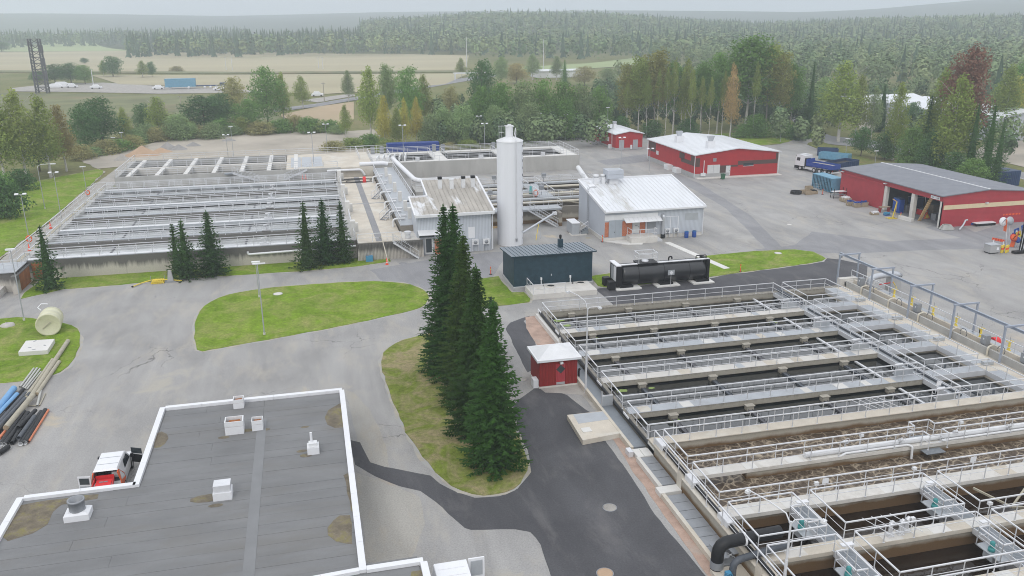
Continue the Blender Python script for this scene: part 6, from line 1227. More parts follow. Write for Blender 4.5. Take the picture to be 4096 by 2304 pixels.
contain('black steel box container with pale lid behind the red shed', px(3990, 752), V((.97, .1, 0)).normalized(), 5.2, 3.2, 2.9, 'blue_dark', 'container')
lt = thing('container_lorry', 'distant blue container lorry on the gravel road before the field', 'truck', tuple(px(690, 357)))
p0 = px(662, 358, 0); MB().hull([p0+V((0,0,.9)), p0+V((13,1,.9)), p0+V((13,4,.9)), p0+V((0,3.4,.9))], [p0+V((0,0,4.6)), p0+V((13,1,4.6)), p0+V((13,4,4.6)), p0+V((0,3.4,4.6))]).build('box', 'blue_light', lt); MB().box(p0.x+13, p0.x+26, p0.y+1.5, p0.y+3.5, .9, 1.4).build('chassis', 'blue_dark', lt); MB().box(p0.x+23.5, p0.x+26, p0.y+1, p0.y+3.8, 1.2, 2.4).build('cab', 'blue_dark', lt)
for a in (2, 10, 17, 19.5, 22, 25): MB().lathe((p0.x+a, p0.y+.9, .6), [(0, 0), (.6, 0), (.6, .4), (0, .4)], 10, (0, -1, 0)).build('wheel', 'dirty_white', lt)
# distant parked white boats / vans on the lot
for i, (x, y, lab) in enumerate(((225, 352, 'long white boat hull nearest the lattice mast'), (248, 343, 'white boat hull behind the longest boat'), (289, 350, 'small white car left of the lamp on the gravel lot'), (385, 355, 'small white car in the middle of the gravel lot'), (635, 357, 'white car just beside the distant container lorry'), (877, 361, 'white car half hidden by the tall dark tree'), (1270, 385, 'white car by the bend of the far road'))):
    p = px(x, y, .1); d = 1.7; t_ = thing('parked_car' if i > 1 else 'boat_hull', lab, 'car' if i > 1 else 'boat', tuple(p))
    Lc = 5.0 if i > 1 else 9
    MB().hull([p+V((-Lc/2,-.9,.3)), p+V((Lc/2,-.9,.3)), p+V((Lc/2,.9,.3)), p+V((-Lc/2,.9,.3))], [p+V((-Lc/2,-.9,1.1)), p+V((Lc/2,-.9,1.1)), p+V((Lc/2,.9,1.1)), p+V((-Lc/2,.9,1.1))]).hull([p+V((-Lc*.35,-.8,1.1)), p+V((Lc*.3,-.8,1.1)), p+V((Lc*.3,.8,1.1)), p+V((-Lc*.35,.8,1.1))], [p+V((-Lc*.25,-.65,1.9)), p+V((Lc*.15,-.65,1.9)), p+V((Lc*.15,.65,1.9)), p+V((-Lc*.25,.65,1.9))]).build('hull' if i < 2 else 'body', M['white'], t_)
    for a in (-.3, .3): MB().lathe(p+V((Lc*a, -.92, .32)), [(0, 0), (.34, 0), (.34, .2), (0, .2)], 10, (0, 1, 0)).build('wheel', 'tyre', t_)
# ================================================================== lamps
def lampmast(bx, by, ty, label, kind, z=0, grp='floodlight masts', hmax=None):
    b = px(bx, by, z); h = hgt(b, ty)
    t_ = thing('lamp_post', label, 'lamp post', tuple(b), grp); r_ = .045+h*.003
    MB().cyl(b, b+V((0, 0, h)), r_, r_*.6, 8).build('pole', 'lamp_steel', t_); MB().cyl(b, b+V((0,0,.25)), r_*1.8, None, 8).build('base', 'concrete', t_)
    if kind == 'flood':
        MB().beam(b+V((-.7, 0, h)), b+V((.7, 0, h)), .06, .06).build('cross_arm', 'steel', t_)
        for sx in (-.5, .5): MB().obox(b+V((sx, -.15, h+.12)), (.24, 0, 0), (0, .18, .06), (0, -.02, .05)).build('lamp_head', 'lamp_glass', t_)
    elif kind == 'tee':
        MB().box(b.x-.45, b.x+.75, b.y-.1, b.y+.1, h, h+.1).build('lamp_head', 'dirty_white', t_)
    elif kind == 'bar':
        MB().obox(b+V((0, 0, h+.06)), (.45, .0, 0), (0, .18, 0), (0, 0, .07)).build('lamp_head', 'dirty_white', t_)
    elif kind == 'arm':
        MB().tube([b+V((0, 0, h-.1)), b+V((.15, 0, h+.25)), b+V((.7, 0, h+.4)), b+V((2.2, 0, h+.45))], .05, 6).build('arm', 'steel', t_); MB().box(b.x+2.0, b.x+2.8, b.y-.15, b.y+.15, b.z+h+.35, b.z+h+.5).build('lamp_head', 'lamp_glass', t_)
    return b, h, t_
for a in ((122, 985, 779, 'floodlight mast beside the tank corner nearest the stained end block', 'flood'), (247, 880, 692, 'floodlight mast by the railing halfway along the tank side', 'flood'), (180, 836, 668, 'curved street lamp standing on the lawn left of the path', 'arm'), (352, 800, 668, 'slim lamp post near the far corner of the tank', 'bar'),
          (97, 1283, 1000, 'leaning-looking lamp post beside the pale fibreglass tank', 'bar'), (1058, 1340, 1057, 'lamp post with long flat head on the round lawn', 'tee'), (1037, 1190, 1050, 'shorter lamp post at the back edge of the round lawn', 'bar'),
          (1618, 700, 503, 'twin floodlight mast in front of the blue container', 'flood'), (1917, 575, 466, 'floodlight mast left of the silo at the wood edge', 'flood'), (1940, 650, 496, 'floodlight mast rising from the storage basin near the silo', 'flood'), (1262, 740, 532, 'floodlight mast above the far inlet basin decks', 'flood'), (1310, 608, 498, 'floodlight mast by the bushes on the dirt lot', 'flood'),
          (2160, 565, 454, 'slim lamp post on the grass right of the silo', 'bar'), (2262, 562, 460, 'lamp post with twin heads on the grass strip', 'flood'), (2299, 555, 473, 'short lamp post nearest the boulders on the grass', 'bar'), (2428, 560, 431, 'lamp post behind the small red building', 'bar'), (2483, 688, 552, 'twin-headed mast in the yard before the small red building', 'flood'), (2596, 692, 596, 'twin-headed mast beside the large red building', 'flood'),
          (2922, 548, 453, 'lamp post in front of the pale birch trunks', 'bar'), (3180, 505, 425, 'tall curved street lamp by the road bend', 'arm'), (3121, 567, 503, 'lamp post on the lawn behind the large red building', 'bar'), (3381, 632, 556, 'lamp post beside the blue containers', 'bar'), (3498, 668, 605, 'lamp post on the grass behind the red shed', 'bar'),
          (460, 606, 551, 'left lamp post of the pair by the sand pile', 'bar'), (495, 602, 531, 'right lamp post of the pair by the sand pile', 'bar'), (915, 650, 541, 'twin floodlight mast at the left of the dirt lot', 'flood'), (935, 628, 508, 'thin lamp post behind the twin floodlight mast', 'bar')): lampmast(*a)
def twoarm(b, h, label, tips):
    t_ = thing('lamp_post', label, 'lamp post', tuple(b), 'floodlight masts')
    MB().cyl(b, b+V((0,0,h*.55)), .095, .085, 10).cyl(b+V((0,0,h*.55)), b+V((0,0,h)), .065, .055, 10).build('pole', 'steel', t_)
    for tx_, ty_, tz_ in tips:
        e = b+V((tx_, ty_, h+tz_)); MB().tube([b+V((0,0,h-.2)), b+V((tx_*.12, ty_*.12, h+tz_*.45)), b+V((tx_*.5, ty_*.5, h+tz_*.8)), e], [.045, .04, .035, .03], 6).build('arm', 'steel', t_); MB().obox(e+V((0, 0, -.12)), (.12, .06, 0), (-.05, .1, 0), (0, 0, .08)).build('lamp_head', 'dirty_white', t_)
b = px(2342, 1572); h = hgt(b, 1232); twoarm(b, h, 'galvanised lamp post with two bent arms beside the red hut', ((-1.3, 1.2, 1.2), (1.0, -.2, .1)))
b = V((23.4, 31.0, 0)); 
b = px(3126, 2420, 0); twoarm(b, hgt(b, 2085), 'galvanised lamp post with two long arms at the basin nearest the camera', ((-1.3, 2.2, .75), (1.5, -.6, .25)))
# ================================================================== lattice mast, tall pole and far masts
LM = thing('lattice_mast', 'dark leaning-looking steel lattice tower at the left edge of the fields', 'tower', tuple(px(172, 372)))
b = px(172, 372); h = hgt(b, 156); w0, w1 = 4.2, 3.8
cor = [(-1,-1), (1,-1), (1,1), (-1,1)]
lean = V((0, 0, h))
for (i, j) in cor: MB().beam(b+V((i*w0/2, j*w0/2, 0)), b+V((i*w1/2, j*w1/2, h)), .5, .5).build('leg', 'lattice', LM)
NB = 9
for k in range(NB):
    for e in range(4):
        (i, j), (i2, j2) = cor[e], cor[(e+1)%4]; za, zb = h*k/NB, h*(k+1)/NB
        MB().beam(b+V((i*2, j*2, za)), b+V((i2*2, j2*2, zb)), .22, .22).build('brace', 'lattice', LM); MB().beam(b+V((i*2, j*2, zb)), b+V((i2*2, j2*2, zb)), .2, .2).build('strut', 'lattice', LM)
for k in range(3): MB().obox(b+V((2.6, -1.5, h*(.82-.24*k))), (.7, 0, 0), (0, .5, 0), (0, 0, 1.6)).build('antenna', 'lattice', LM)
for i, (x, yb, yt, lab) in enumerate(((2174, 297, 155, 'very tall thin mast above the far wood'), (1868, 305, 148, 'tall thin pole before the far wood'), (1275, 275, 230, 'left wooden power pole on the stubble field'), (1292, 277, 228, 'second wooden power pole on the stubble field'), (905, 280, 228, 'left pole of the pair behind the railway'), (930, 282, 226, 'right pole of the pair behind the railway'), (374, 342, 277, 'street lamp pole on the gravel lot'), (1298, 410, 330, 'wooden pole with lamp by the far road'), (724, 424, 383, 'short wooden pole among the bushes'), (1320, 200, 172, 'left of two poles at the far wood edge'))):
    b = px(x, yb); t_ = thing('utility_pole', lab, 'pole', tuple(b), 'distant poles'); h = hgt(b, yt); MB().cyl(b, b+V((0,0,h)), .22, .14, 6).build('pole', 'tan_pole' if i in (7, 8) else M['steel'], t_); MB().beam(b+V((-.8, 0, h*.96)), b+V((.8, 0, h*.96)), .15, .15).build('cross_arm', 'steel_dark', t_)
# ================================================================== piles, boulders
def mound(label, x0, x1, yb, yt, m, name='sand_pile', cat='pile', seed=1):
    a, c = px(x0, yb), px(x1, yb); ctr = (a+c)/2; r_ = (c-a).length/2; h = hgt(ctr, yt); mb = MB(); n, k = 28, 7; v = [(ctr.x, ctr.y, h)]; 
    for j in range(1, k+1):
        for i in range(n):
            t = i*2*math.pi/n; rr = r_*j/k*(1+.12*mnoise.noise((math.cos(t)*2, math.sin(t)*2, seed))); zz = h*(1-j/k)**1.1*(1+.2*mnoise.noise((rr*.4, t, seed)))-(.1 if j == k else 0)
            v.append((ctr.x+rr*math.cos(t), ctr.y+rr*.6*math.sin(t), zz))
    fs = [(0, 1+i, 1+(i+1)%n) for i in range(n)]+[(1+(j-1)*n+i, 1+j*n+i, 1+j*n+(i+1)%n, 1+(j-1)*n+(i+1)%n) for j in range(1, k) for i in range(n)]
    o = mb.add(v, fs, True).build(name, M[m], None, base=(ctr.x, ctr.y, 0)); o['label'] = label; o['category'] = cat; return o
mound('large pinkish pile of sand behind the tank', 500, 645, 622, 581, 'sand_pink'); mound('long low tail of pink sand', 600, 690, 608, 590, 'sand_pink', seed=4); mound('tallest grey pile of crushed stone', 632, 710, 596, 566, 'crushed', 'gravel_pile', seed=2); mound('smaller grey gravel pile leaning on the tallest one', 680, 750, 598, 577, 'crushed', 'gravel_pile', seed=3); mound('low grey gravel pile beyond the others', 742, 805, 583, 567, 'crushed', 'gravel_pile', seed=5); mound('pale low gravel heap before the pink sand', 455, 525, 640, 615, 'gravel_grey', 'gravel_pile', seed=6); mound('low grey heap by the floodlight mast', 885, 945, 563, 550, 'crushed', 'gravel_pile', seed=7)
def boulder(x, y, r, label, seed):
    b = px(x, y); mb = MB(); n, k = 9, 5; v = []
    for j in range(k+1):
        ph = math.pi*.5*j/k
        for i in range(n): t = i*6.2832/n; q = 1+.25*mnoise.noise((math.cos(t)*1.3+seed, math.sin(t)*1.3, ph)); v.append((b.x+r*q*math.cos(t)*math.cos(ph)*1.3, b.y+r*q*math.sin(t)*math.cos(ph), -.05+r*.8*q*math.sin(ph)))
    o = mb.add(v, [(j*n+i, j*n+(i+1)%n, (j+1)*n+(i+1)%n, (j+1)*n+i) for j in range(k) for i in range(n)], True).build('boulder', 'stone', None, base=b, label=label, cat='boulder', group='boulders on the lawns')
for i, (x, y, r, lab) in enumerate(((2209, 551, .7, 'leftmost pale boulder on the grass by the wood'), (2231, 552, .7, 'second pale boulder on the grass by the wood'), (2254, 549, .8, 'third pale boulder beside a lamp post'), (2330, 545, .8, 'pale boulder nearest the small red building'), (2942, 545, .7, 'pale boulder left on the grass behind the big red roof'), (3017, 543, .9, 'pale boulder on the grass behind the big red roof'), (30, 1305, .6, 'flat pale stone on the lawn beside the fibreglass tank'), (3020, 541, .6, 'small grey boulder by the road lawn'))): boulder(x, y, r, lab, i*3.1)
# ================================================================== small things
def cone(p, label, h=.7):
    t_ = thing('traffic_cone', label, 'traffic cone', tuple(p), 'traffic cones')
    MB().box(p[0]-.2, p[0]+.2, p[1]-.2, p[1]+.2, p[2], p[2]+.05).build('base', 'cone', t_); MB().lathe(p, [(.15, .05), (.035, h), (0, h)], 10).build('body', 'cone', t_)
    MB().lathe(p, [(.123, h*.3), (.092, h*.5)], 10).lathe(p, [(.078, h*.65), (.055, h*.8)], 10).build('white_band', 'white', t_)
for x, y, z, lab in ((203, 913, 2.4, 'traffic cone on the left walkway of the long tank'), (118, 1003, 2.4, 'traffic cone by the tank corner railing'), (1211, 716, 2.4, 'left of two traffic cones on the far tank walkway'), (1223, 716, 2.4, 'right of two traffic cones on the far tank walkway'), (1548, 1058, 0, 'traffic cone by the ribbed wall and hose')): cone(px(x, y, z), lab, .9)
def bollard(x, y, label, z=0):
    p = px(x, y, z); t_ = thing('marker_post', label, 'bollard', tuple(p), 'orange marker posts')
    MB().cyl(p, p+V((0,0,1.0)), .06, None, 8).build('post', 'cone', t_); MB().cyl(p+V((0,0,.6)), p+V((0,0,.75)), .065, None, 8).build('band', 'yellow', t_); MB().cyl(p, p+V((0,0,.06)), .2, None, 10).build('foot', 'rubber', t_)
for a in ((1963, 1098, 'orange marker post left of the dark pump house'), (2409, 968, 'orange marker post at the grey building corner'), (2961, 1088, 'orange marker post on the grass end near the black tank'), (3290, 778, 'orange marker post beside the wire fence panel'), (3601, 875, 'orange marker post before the open shed bay')): bollard(*a)
for x, y, lab in ((350, 770, 'orange lifebuoy on the far tank railing'), (116, 955, 'orange lifebuoy stand on the near tank railing')):
    p = px(x, y, 3.0); o = MB().tube([p+V((.32*math.cos(k*.5236), 0, .38*math.sin(k*.5236))) for k in range(13)], .09, 8); t_ = thing('lifebuoy', lab, 'lifebuoy', tuple(p), 'lifebuoys'); o.build('ring', 'orange', t_); MB().cyl(p+V((0,.1,-.6)), p+V((0,.1,.4)), .03, None, 6).build('holder', 'steel', t_)
# lawn things by the tank
YP = thing('yellow_hose', 'long yellow plastic pipe lying on the grass before the tank', 'pipe', tuple(px(600, 1130)))
B0 = lambda a, b, z=0: px(a/2.07, 600+b/2.07, z)
MB().tube([B0(1095, 1132, .15), B0(1170, 1102, .15), B0(1250, 1078, .3), B0(1340, 1072, .45), B0(1420, 1075, .2), B0(1505, 1081, .15)], .07, 8).build('pipe', 'yellow', YP); MB().cyl(B0(1093, 1133, .15), B0(1101, 1129, .15), .09, None, 8).build('end_cap', 'black', YP)
YB = thing('pipe_bundle', 'short bundle of yellow pipes strapped in two layers on the grass', 'pipe bundle', tuple(B0(1283, 1112)))
p = B0(1248, 1113)
for r_ in range(2):
    for k in range(8-r_): MB().cyl(p+V((.1+k*.19+r_*.1, 0, .1+r_*.17)), p+V((.1+k*.19+r_*.1, 1.1, .1+r_*.17)), .095, None, 8).build('yellow_pipe', 'yellow', YB)
for x in (0, 1.55): MB().beam(p+V((x, .5, 0)), p+V((x, .5, .9)), .05, .05).build('stake', 'steel_dark', YB)
GP = thing('concrete_post', 'grey tapered concrete post on a flat base in the grass', 'post', tuple(B0(1425, 1095)))
p = B0(1415, 1090); MB().hull([p+V((-.35,-.2,.1)), p+V((.35,-.2,.1)), p+V((.35,.2,.1)), p+V((-.35,.2,.1))], [p+V((-.18,-.12,1.4)), p+V((.18,-.12,1.4)), p+V((.18,.12,1.4)), p+V((-.18,.12,1.4))]).build('post', 'plinth', GP); MB().rbox(p, 1.3, .8, 0, .12, .1).build('base', 'steel_dark', GP)
# fibreglass tank, slab, pipes at the left
FT = thing('fibreglass_tank', 'pale green fibreglass tank lying on its side on the lawn', 'tank', tuple(px(200, 1340)))
fc = px(0+418/2.07, 1200+222/2.07, 1.15); ax = (V((-.12, 1, 0))).normalized(); fr = 1.12
fc = px(200, 1343, 0)+V((0, .05, fr)); MB().lathe(fc, [(0, .06), (fr*.86, .06), (fr*.92, 0), (fr*1.03, 0), (fr*1.03, .14), (fr*.96, .18), (fr*.96, 1.0), (fr*1.0, 1.05), (fr*1.0, 1.2), (fr*.96, 1.25), (fr*.96, 2.0), (fr*.99, 2.05), (fr*.99, 2.2), (fr*.94, 2.25), (fr*.94, 2.75), (fr*.7, 3.0), (0, 3.05)], 36, ax).build('shell', 'fibre', FT)
MB().beam(fc+V((-.55,-.03,-.35)), fc+V((.25,-.03,.3)), .06, .05).build('seam_scar', 'tan_pole', FT); MB().lathe(fc+ax*2.7, [(.55, 0), (.6, .5), (.55, .52), (0, .52)], 18, ax).build('neck', 'white', FT)
MB().tube([fc+ax*2.7+V((-.9, 0, .75)), fc+ax*2.9+V((-1.2, 0, 1.0)), fc+ax*3.3+V((-.9, 0, 1.25)), fc+ax*3.3+V((-.3, 0, 1.2))], .06, 6).build('handle', 'white', FT)
o = MB(); q = [px(a/2.07, 1200+b/2.07, .45) for a, b in ((150, 432), (392, 415), (452, 322), (215, 337))]; SL2 = thing('concrete_slab', 'thick white concrete slab lying on the lawn', 'slab', tuple(q[0])); o.prism([(p.x, p.y) for p in q], .02, .45); o.build('slab', 'concrete_white', SL2)
for a, b in ((245, 395), (290, 340), (370, 375), (280, 410)): p = px(a/2.07, 1200+b/2.07, .45); MB().rbox(p, .3, .12, .45, .47, a).build('recess', 'steel_dark', SL2)
Cp = lambda a, b, z=0: px(a/1.6375, 1350+b/1.6375, z)
pipes = [((-25, 480), (92, 332), .26, 'blue_pipe', 'blue_pipe', 'thickest light blue plastic pipe in the pile'), ((-25, 520), (112, 372), .2, 'blue_pipe', 'blue_pipe', 'lower light blue plastic pipe in the pile'), ((-30, 540), (150, 340), .15, 'black_pipe', 'black_pipe', 'long black pipe next to the blue pipes'), ((-30, 585), (168, 365), .17, 'black_pipe2', 'black_pipe', 'long dark grey pipe beside the black one'), ((-30, 610), (195, 365), .16, 'black_pipe2', 'black_pipe', 'long dark grey pipe nearest the tan pole'), ((-30, 560), (40, 490), .16, 'black_pipe', 'black_pipe', 'short black pipe at the left frame edge'), ((-30, 640), (20, 575), .17, 'black_pipe', 'black_pipe', 'black pipe end cut by the left frame edge'),
         ((38, 592), (215, 378), .22, 'tan_pole', 'pole', 'thick tan pole through the middle of the pipe pile'), ((205, 385), (445, 22), .2, 'tan_pole', 'pole', 'longest tan pole reaching over the lawn'), ((165, 400), (345, 145), .16, 'tan_pole', 'pole', 'tan pole left beside the longest one'), ((242, 370), (387, 158), .16, 'tan_pole', 'pole', 'shorter tan pole right of the longest one'),
         ((130, 325), (222, 202), .09, 'grey_pipe', 'grey_pipe', 'first thin grey pipe on the lawn edge'), ((147, 332), (243, 200), .09, 'grey_pipe', 'grey_pipe', 'second thin grey pipe on the lawn edge'), ((160, 338), (262, 205), .09, 'grey_pipe', 'grey_pipe', 'third thin grey pipe on the lawn edge'), ((175, 340), (270, 222), .07, 'grey_pipe', 'grey_pipe', 'thinnest grey pipe on the lawn edge'), ((242, 450), (268, 345), .10, 'grey_pipe', 'grey_pipe', 'short grey beam lying crosswise behind the black pipes'), ((258, 445), (298, 365), .05, 'tan_pole', 'stick', 'thin pale stick beside the short grey beam'), ((180, 446), (240, 446), .06, 'tan_pole', 'stick', 'thin stick joined to the short beam'),
         ((5, 700), (155, 482), .19, 'black_pipe', 'black_pipe', 'black pipe first in the near row'), ((28, 702), (183, 492), .18, 'black_pipe', 'black_pipe', 'black pipe second in the near row'), ((78, 692), (180, 520), .16, 'black_pipe', 'black_pipe', 'black pipe third in the near row'), ((120, 592), (232, 476), .16, 'black_pipe', 'black_pipe', 'short black pipe lying on the near row'), ((122, 660), (226, 516), .17, 'black_pipe2', 'black_pipe', 'dark grey pipe lying across the near row'), ((133, 698), (270, 487), .18, 'black_pipe', 'black_pipe', 'black pipe just left of the orange pair'), ((162, 690), (297, 474), .18, 'black_pipe', 'black_pipe', 'black pipe touching the orange pipe'), ((185, 682), (315, 474), .11, 'orange_pipe', 'orange_pipe', 'salmon orange pipe at the right of the pile'), ((-5, 660), (35, 612), .11, 'orange_pipe', 'orange_pipe', 'short pink pipe end among black pipes'), ((-15, 762), (55, 714), .19, 'black_pipe', 'black_pipe', 'short black stub in front of the pipe pile')]
for i, (a, b, r_, m_, nm, lab) in enumerate(pipes):
    z = r_+.02+(.2 if i in (21, 22, 7) else 0); p, q = Cp(*a, z), Cp(*b, z); d = (q-p).normalized()
    o = MB().cyl(p, q, r_, None, 14); 
    t_ = thing(nm if nm.endswith('pipe') or nm in ('pole', 'stick') else nm, lab, 'pipe' if 'pipe' in nm else 'pole', ((p+q)/2), 'pipes and poles stored by the road')
    MB().cyl(p+d*.01, q-d*.01, r_, None, 14, False).build('tube', M[m_], t_)
    if 'pipe' in nm: MB().lathe(p, [(r_*.97, 0), (r_*.86, 0), (r_*.86, .3), (0, .3)], 14, d).build('open_end', 'dirty_white' if m_ == 'black_pipe' and r_ > .16 else M[m_], t_); MB().lathe(q, [(0, -.3), (r_*.86, -.3), (r_*.86, 0), (r_*.97, 0)], 14, d).build('open_end', M[m_], t_)
    else: MB().lathe(p, [(0, .01), (r_, .01)], 14, d).lathe(q, [(r_, -.01), (0, -.01)], 14, d).build('end_grain', 'wood', t_)
# manhole covers
for i, (x, y, r_, m_, z, lab) in enumerate(((2439, 2030, .42, 'gravel_grey', .008, 'grey manhole cover in the dark road'), (2420, 2293, .45, 'sand_pink', .008, 'rusty manhole cover at the bottom of the dark road'), (1112, 1177, .5, 'concrete', .06, 'concrete cover in the round lawn'), (3112, 1014, .45, 'concrete', .06, 'concrete cover in the right grass end'), (2090, 1518, .4, 'gravel_grey', .006, 'pale cover in the pavement behind the spruces'), (1612, 1053, .45, 'asphalt_patch', .006, 'dark cover by the ribbed wall'), (3157, 898, .35, 'concrete', .006, 'drain cover in the big yard'))):
    p = px(x, y); t_ = thing('manhole_cover', lab, 'manhole cover', (p.x, p.y, z), 'manhole covers'); MB().lathe((p.x, p.y, z-.01), [(r_, 0), (r_, .025), (r_*.9, .03), (0, .03)], 22).build('lid', M[m_], t_); MB().lathe((p.x, p.y, z-.012), [(r_*1.12, 0), (r_*1.12, .018), (r_*1.02, .02)], 22).build('frame', 'steel_dark', t_)
# drums and bins by the grey building
for i, x in enumerate((1935, 2068)):
    c = V((gf(x), 106.6, 0)); t_ = thing('blue_drum', 'blue plastic drum '+('nearer the air conditioners' if i == 0 else 'nearer the downpipe')+' at the grey building wall', 'drum', tuple(c), 'blue drums'); MB().lathe(c, [(0, 0), (.28, 0), (.3, .05), (.3, .28), (.315, .3), (.3, .33), (.3, .58), (.315, .6), (.3, .63), (.3, .85), (.28, .9), (.25, .9), (.25, .86), (0, .86)], 18).build('body', 'blue', t_); MB().lathe(c, [(.28, .9), (.31, .9), (.31, .94), (.24, .94)], 18).build('rim', 'teal_blue', t_)
p = px(2340+1775/3.22, 460+828/3.22); t_ = thing('wheelie_bin', 'dark green wheelie bin in front of the large red building', 'bin', tuple(p)); MB().hull([p+V((-.25,-.25,.05)), p+V((.25,-.25,.05)), p+V((.25,.3,.05)), p+V((-.25,.3,.05))], [p+V((-.35,-.32,1.0)), p+V((.35,-.32,1.0)), p+V((.35,.4,1.0)), p+V((-.35,.4,1.0))]).build('body', 'green', t_); MB().box(p.x-.37, p.x+.37, p.y-.35, p.y+.45, 1.0, 1.08).build('lid', 'green', t_)
for sx in (-.28, .28): MB().lathe(p+V((sx, .28, .12)), [(0, -.03), (.12, -.03), (.12, .03), (0, .03)], 10, (1, 0, 0)).build('wheel', 'rubber', t_)
p = px(1000+990/2.07, 500+1130/2.07); t_ = thing('pump_unit', 'small blue pump unit on the grass by the ribbed wall', 'pump', tuple(p)); MB().rbox(p, .9, .6, .05, .75).build('housing', 'teal_blue', t_); MB().cyl(p+V((-.2,0,.75)), p+V((-.2,0,1.1)), .1, None, 8).build('stack', 'steel_dark', t_); MB().rbox(p, 1.0, .7, 0, .06).build('skid', 'steel_dark', t_)
p = px(1000+2035/2.07, 500+850/2.07); t_ = thing('yellow_pallet', 'yellow pallet by the foot of the silo', 'pallet', tuple(p))
for k in range(5): MB().box(p.x-.6+k*.28, p.x-.4+k*.28, p.y-.4, p.y+.4, .12, .15).build('slat', 'wood_new', t_)
for y_ in (-.35, 0, .35): MB().box(p.x-.6, p.x+.72, p.y+y_-.05, p.y+y_+.05, 0, .12).build('bearer', 'wood_new', t_)
# things around the red shed
SH = lambda a, b, z=0: px(3320+a/3.32, 640+b/3.32, z)
def crate(p, label, w=1.2, d=.8, h=.75, fill=None, grp='wooden crates by the red shed', rot=0, name='pallet_crate'):
    t_ = thing(name, label, 'crate', (p.x, p.y, 0), grp)
    for k in range(3): MB().rbox((p.x, p.y+(k-1)*d*.42), w, .1, 0, .12).build('bearer', 'wood', t_)
    MB().box(p.x-w/2, p.x+w/2, p.y-d/2, p.y+d/2, .12, .15).build('deck', 'wood', t_)
    n_ = max(2, int(h/.2))
    for k in range(n_):
        z0 = .16+k*(h-.16)/n_; z1 = z0+(h-.16)/n_-.015
        MB().box(p.x-w/2, p.x+w/2, p.y-d/2, p.y-d/2+.025, z0, z1).build('board', 'wood', t_); MB().box(p.x-w/2, p.x+w/2, p.y+d/2-.025, p.y+d/2, z0, z1).build('board', 'wood', t_); MB().box(p.x-w/2, p.x-w/2+.025, p.y-d/2+.03, p.y+d/2-.03, z0, z1).build('board', 'wood', t_); MB().box(p.x+w/2-.025, p.x+w/2, p.y-d/2+.03, p.y+d/2-.03, z0, z1).build('board', 'wood', t_)
    if fill:
        f_ = thing(*fill[:3], (p.x, p.y, h*.7)); rn = random.Random(len(label))
        for k in range(14): MB().rbox((p.x+rn.uniform(-.4, .4)*w, p.y+rn.uniform(-.35, .35)*d), .28, .22, h*.6, h+rn.uniform(.02, .2), rn.random()*3).build(fill[4] if len(fill) > 4 else 'piece', M[fill[3]], f_)
    return t_
crate(SH(180, 548), 'crate with white cans left of the blue-filled crates', fill=('white_can_heap', 'heap of white cans with pink lids in a crate', 'cans', 'dirty_white', 'can'))
crate(SH(225, 560), 'second crate with white cans', fill=('white_can_heap', 'white cans piled in the second crate', 'cans', 'dirty_white', 'can')); crate(SH(270, 605), 'left of three crates heaped with blue parts', fill=('blue_part_heap', 'blue fittings heaped in the left crate', 'fittings', 'blue', 'fitting')); crate(SH(355, 625), 'middle crate heaped with blue parts', fill=('blue_part_heap', 'blue fittings heaped in the middle crate', 'fittings', 'blue', 'fitting')); crate(SH(445, 615), 'right crate heaped with blue parts against the sliding door', fill=('blue_part_heap', 'blue fittings heaped in the right crate', 'fittings', 'blue', 'fitting'))
crate(SH(585, 725), 'low crate standing alone on the yard before the shed', h=.4, fill=('canister_heap', 'white canister and black hose in the lone low crate', 'canister', 'white', 'canister'))
B3 = lambda a, b, z=0: px(3000+a/2.07, 500+b/2.07, z)
crate(B3(440, 565), 'left crate of the pile in the open yard', h=.6); crate(B3(480, 575), 'front crate of the pile in the open yard', h=.7); crate(B3(525, 570), 'right crate with black pot in the open yard', h=.6, fill=('black_pot', 'black round pot in the right yard crate', 'pot', 'rubber', 'rim')); crate(B3(485, 545), 'rear crate of the pile in the open yard', h=.9)
p = B3(380, 570); t_ = thing('tyre_stack', 'black hose coil lying flat left of the yard crates', 'hose coil', tuple(p))
for k in range(4): MB().tube([p+V((.95*math.cos(i*.449), .8*math.sin(i*.449), .1+k*.13)) for i in range(15)], .08, 6).build('coil', 'rubber', t_)
FN = thing('fence_panel', 'low wire fence panel beside the light blue container', 'fence', tuple(B3(600, 555))); a, b = B3(535, 530), B3(655, 545)
for k in range(9): q = a.lerp(b, k/8); MB().cyl(q, q+V((0,0,1.0)), .02, None, 4).build('wire', 'steel', FN)
for z in (.1, .55, 1.0): MB().beam(a+V((0,0,z)), b+V((0,0,z)), .03, .03).build('rail', 'steel', FN)
a = SH(100, 500); t_ = thing('rack_trailer', 'black steel rack with shelf beside the light blue container', 'rack', tuple(a))
for z in (.5, 1.1): MB().box(a.x-1.2, a.x+1.4, a.y-.5, a.y+.5, z, z+.06).build('shelf', 'dirty_white' if z > 1 else M['steel_dark'], t_)
for x in (-1.1, 1.3):
    for y in (-.45, .45): MB().box(a.x+x-.04, a.x+x+.04, a.y+y-.04, a.y+y+.04, 0, 1.7).build('leg', 'black', t_)
a = SH(715, 690); t_ = thing('work_bench', 'small wooden bench against the shed column', 'bench', tuple(a)); MB().box(a.x-.9, a.x+.9, a.y-.3, a.y+.3, .8, .88).build('top', 'wood', t_)
for x in (-.8, .8): MB().box(a.x+x-.05, a.x+x+.05, a.y-.28, a.y+.28, 0, .8).build('leg', 'red_board', t_)
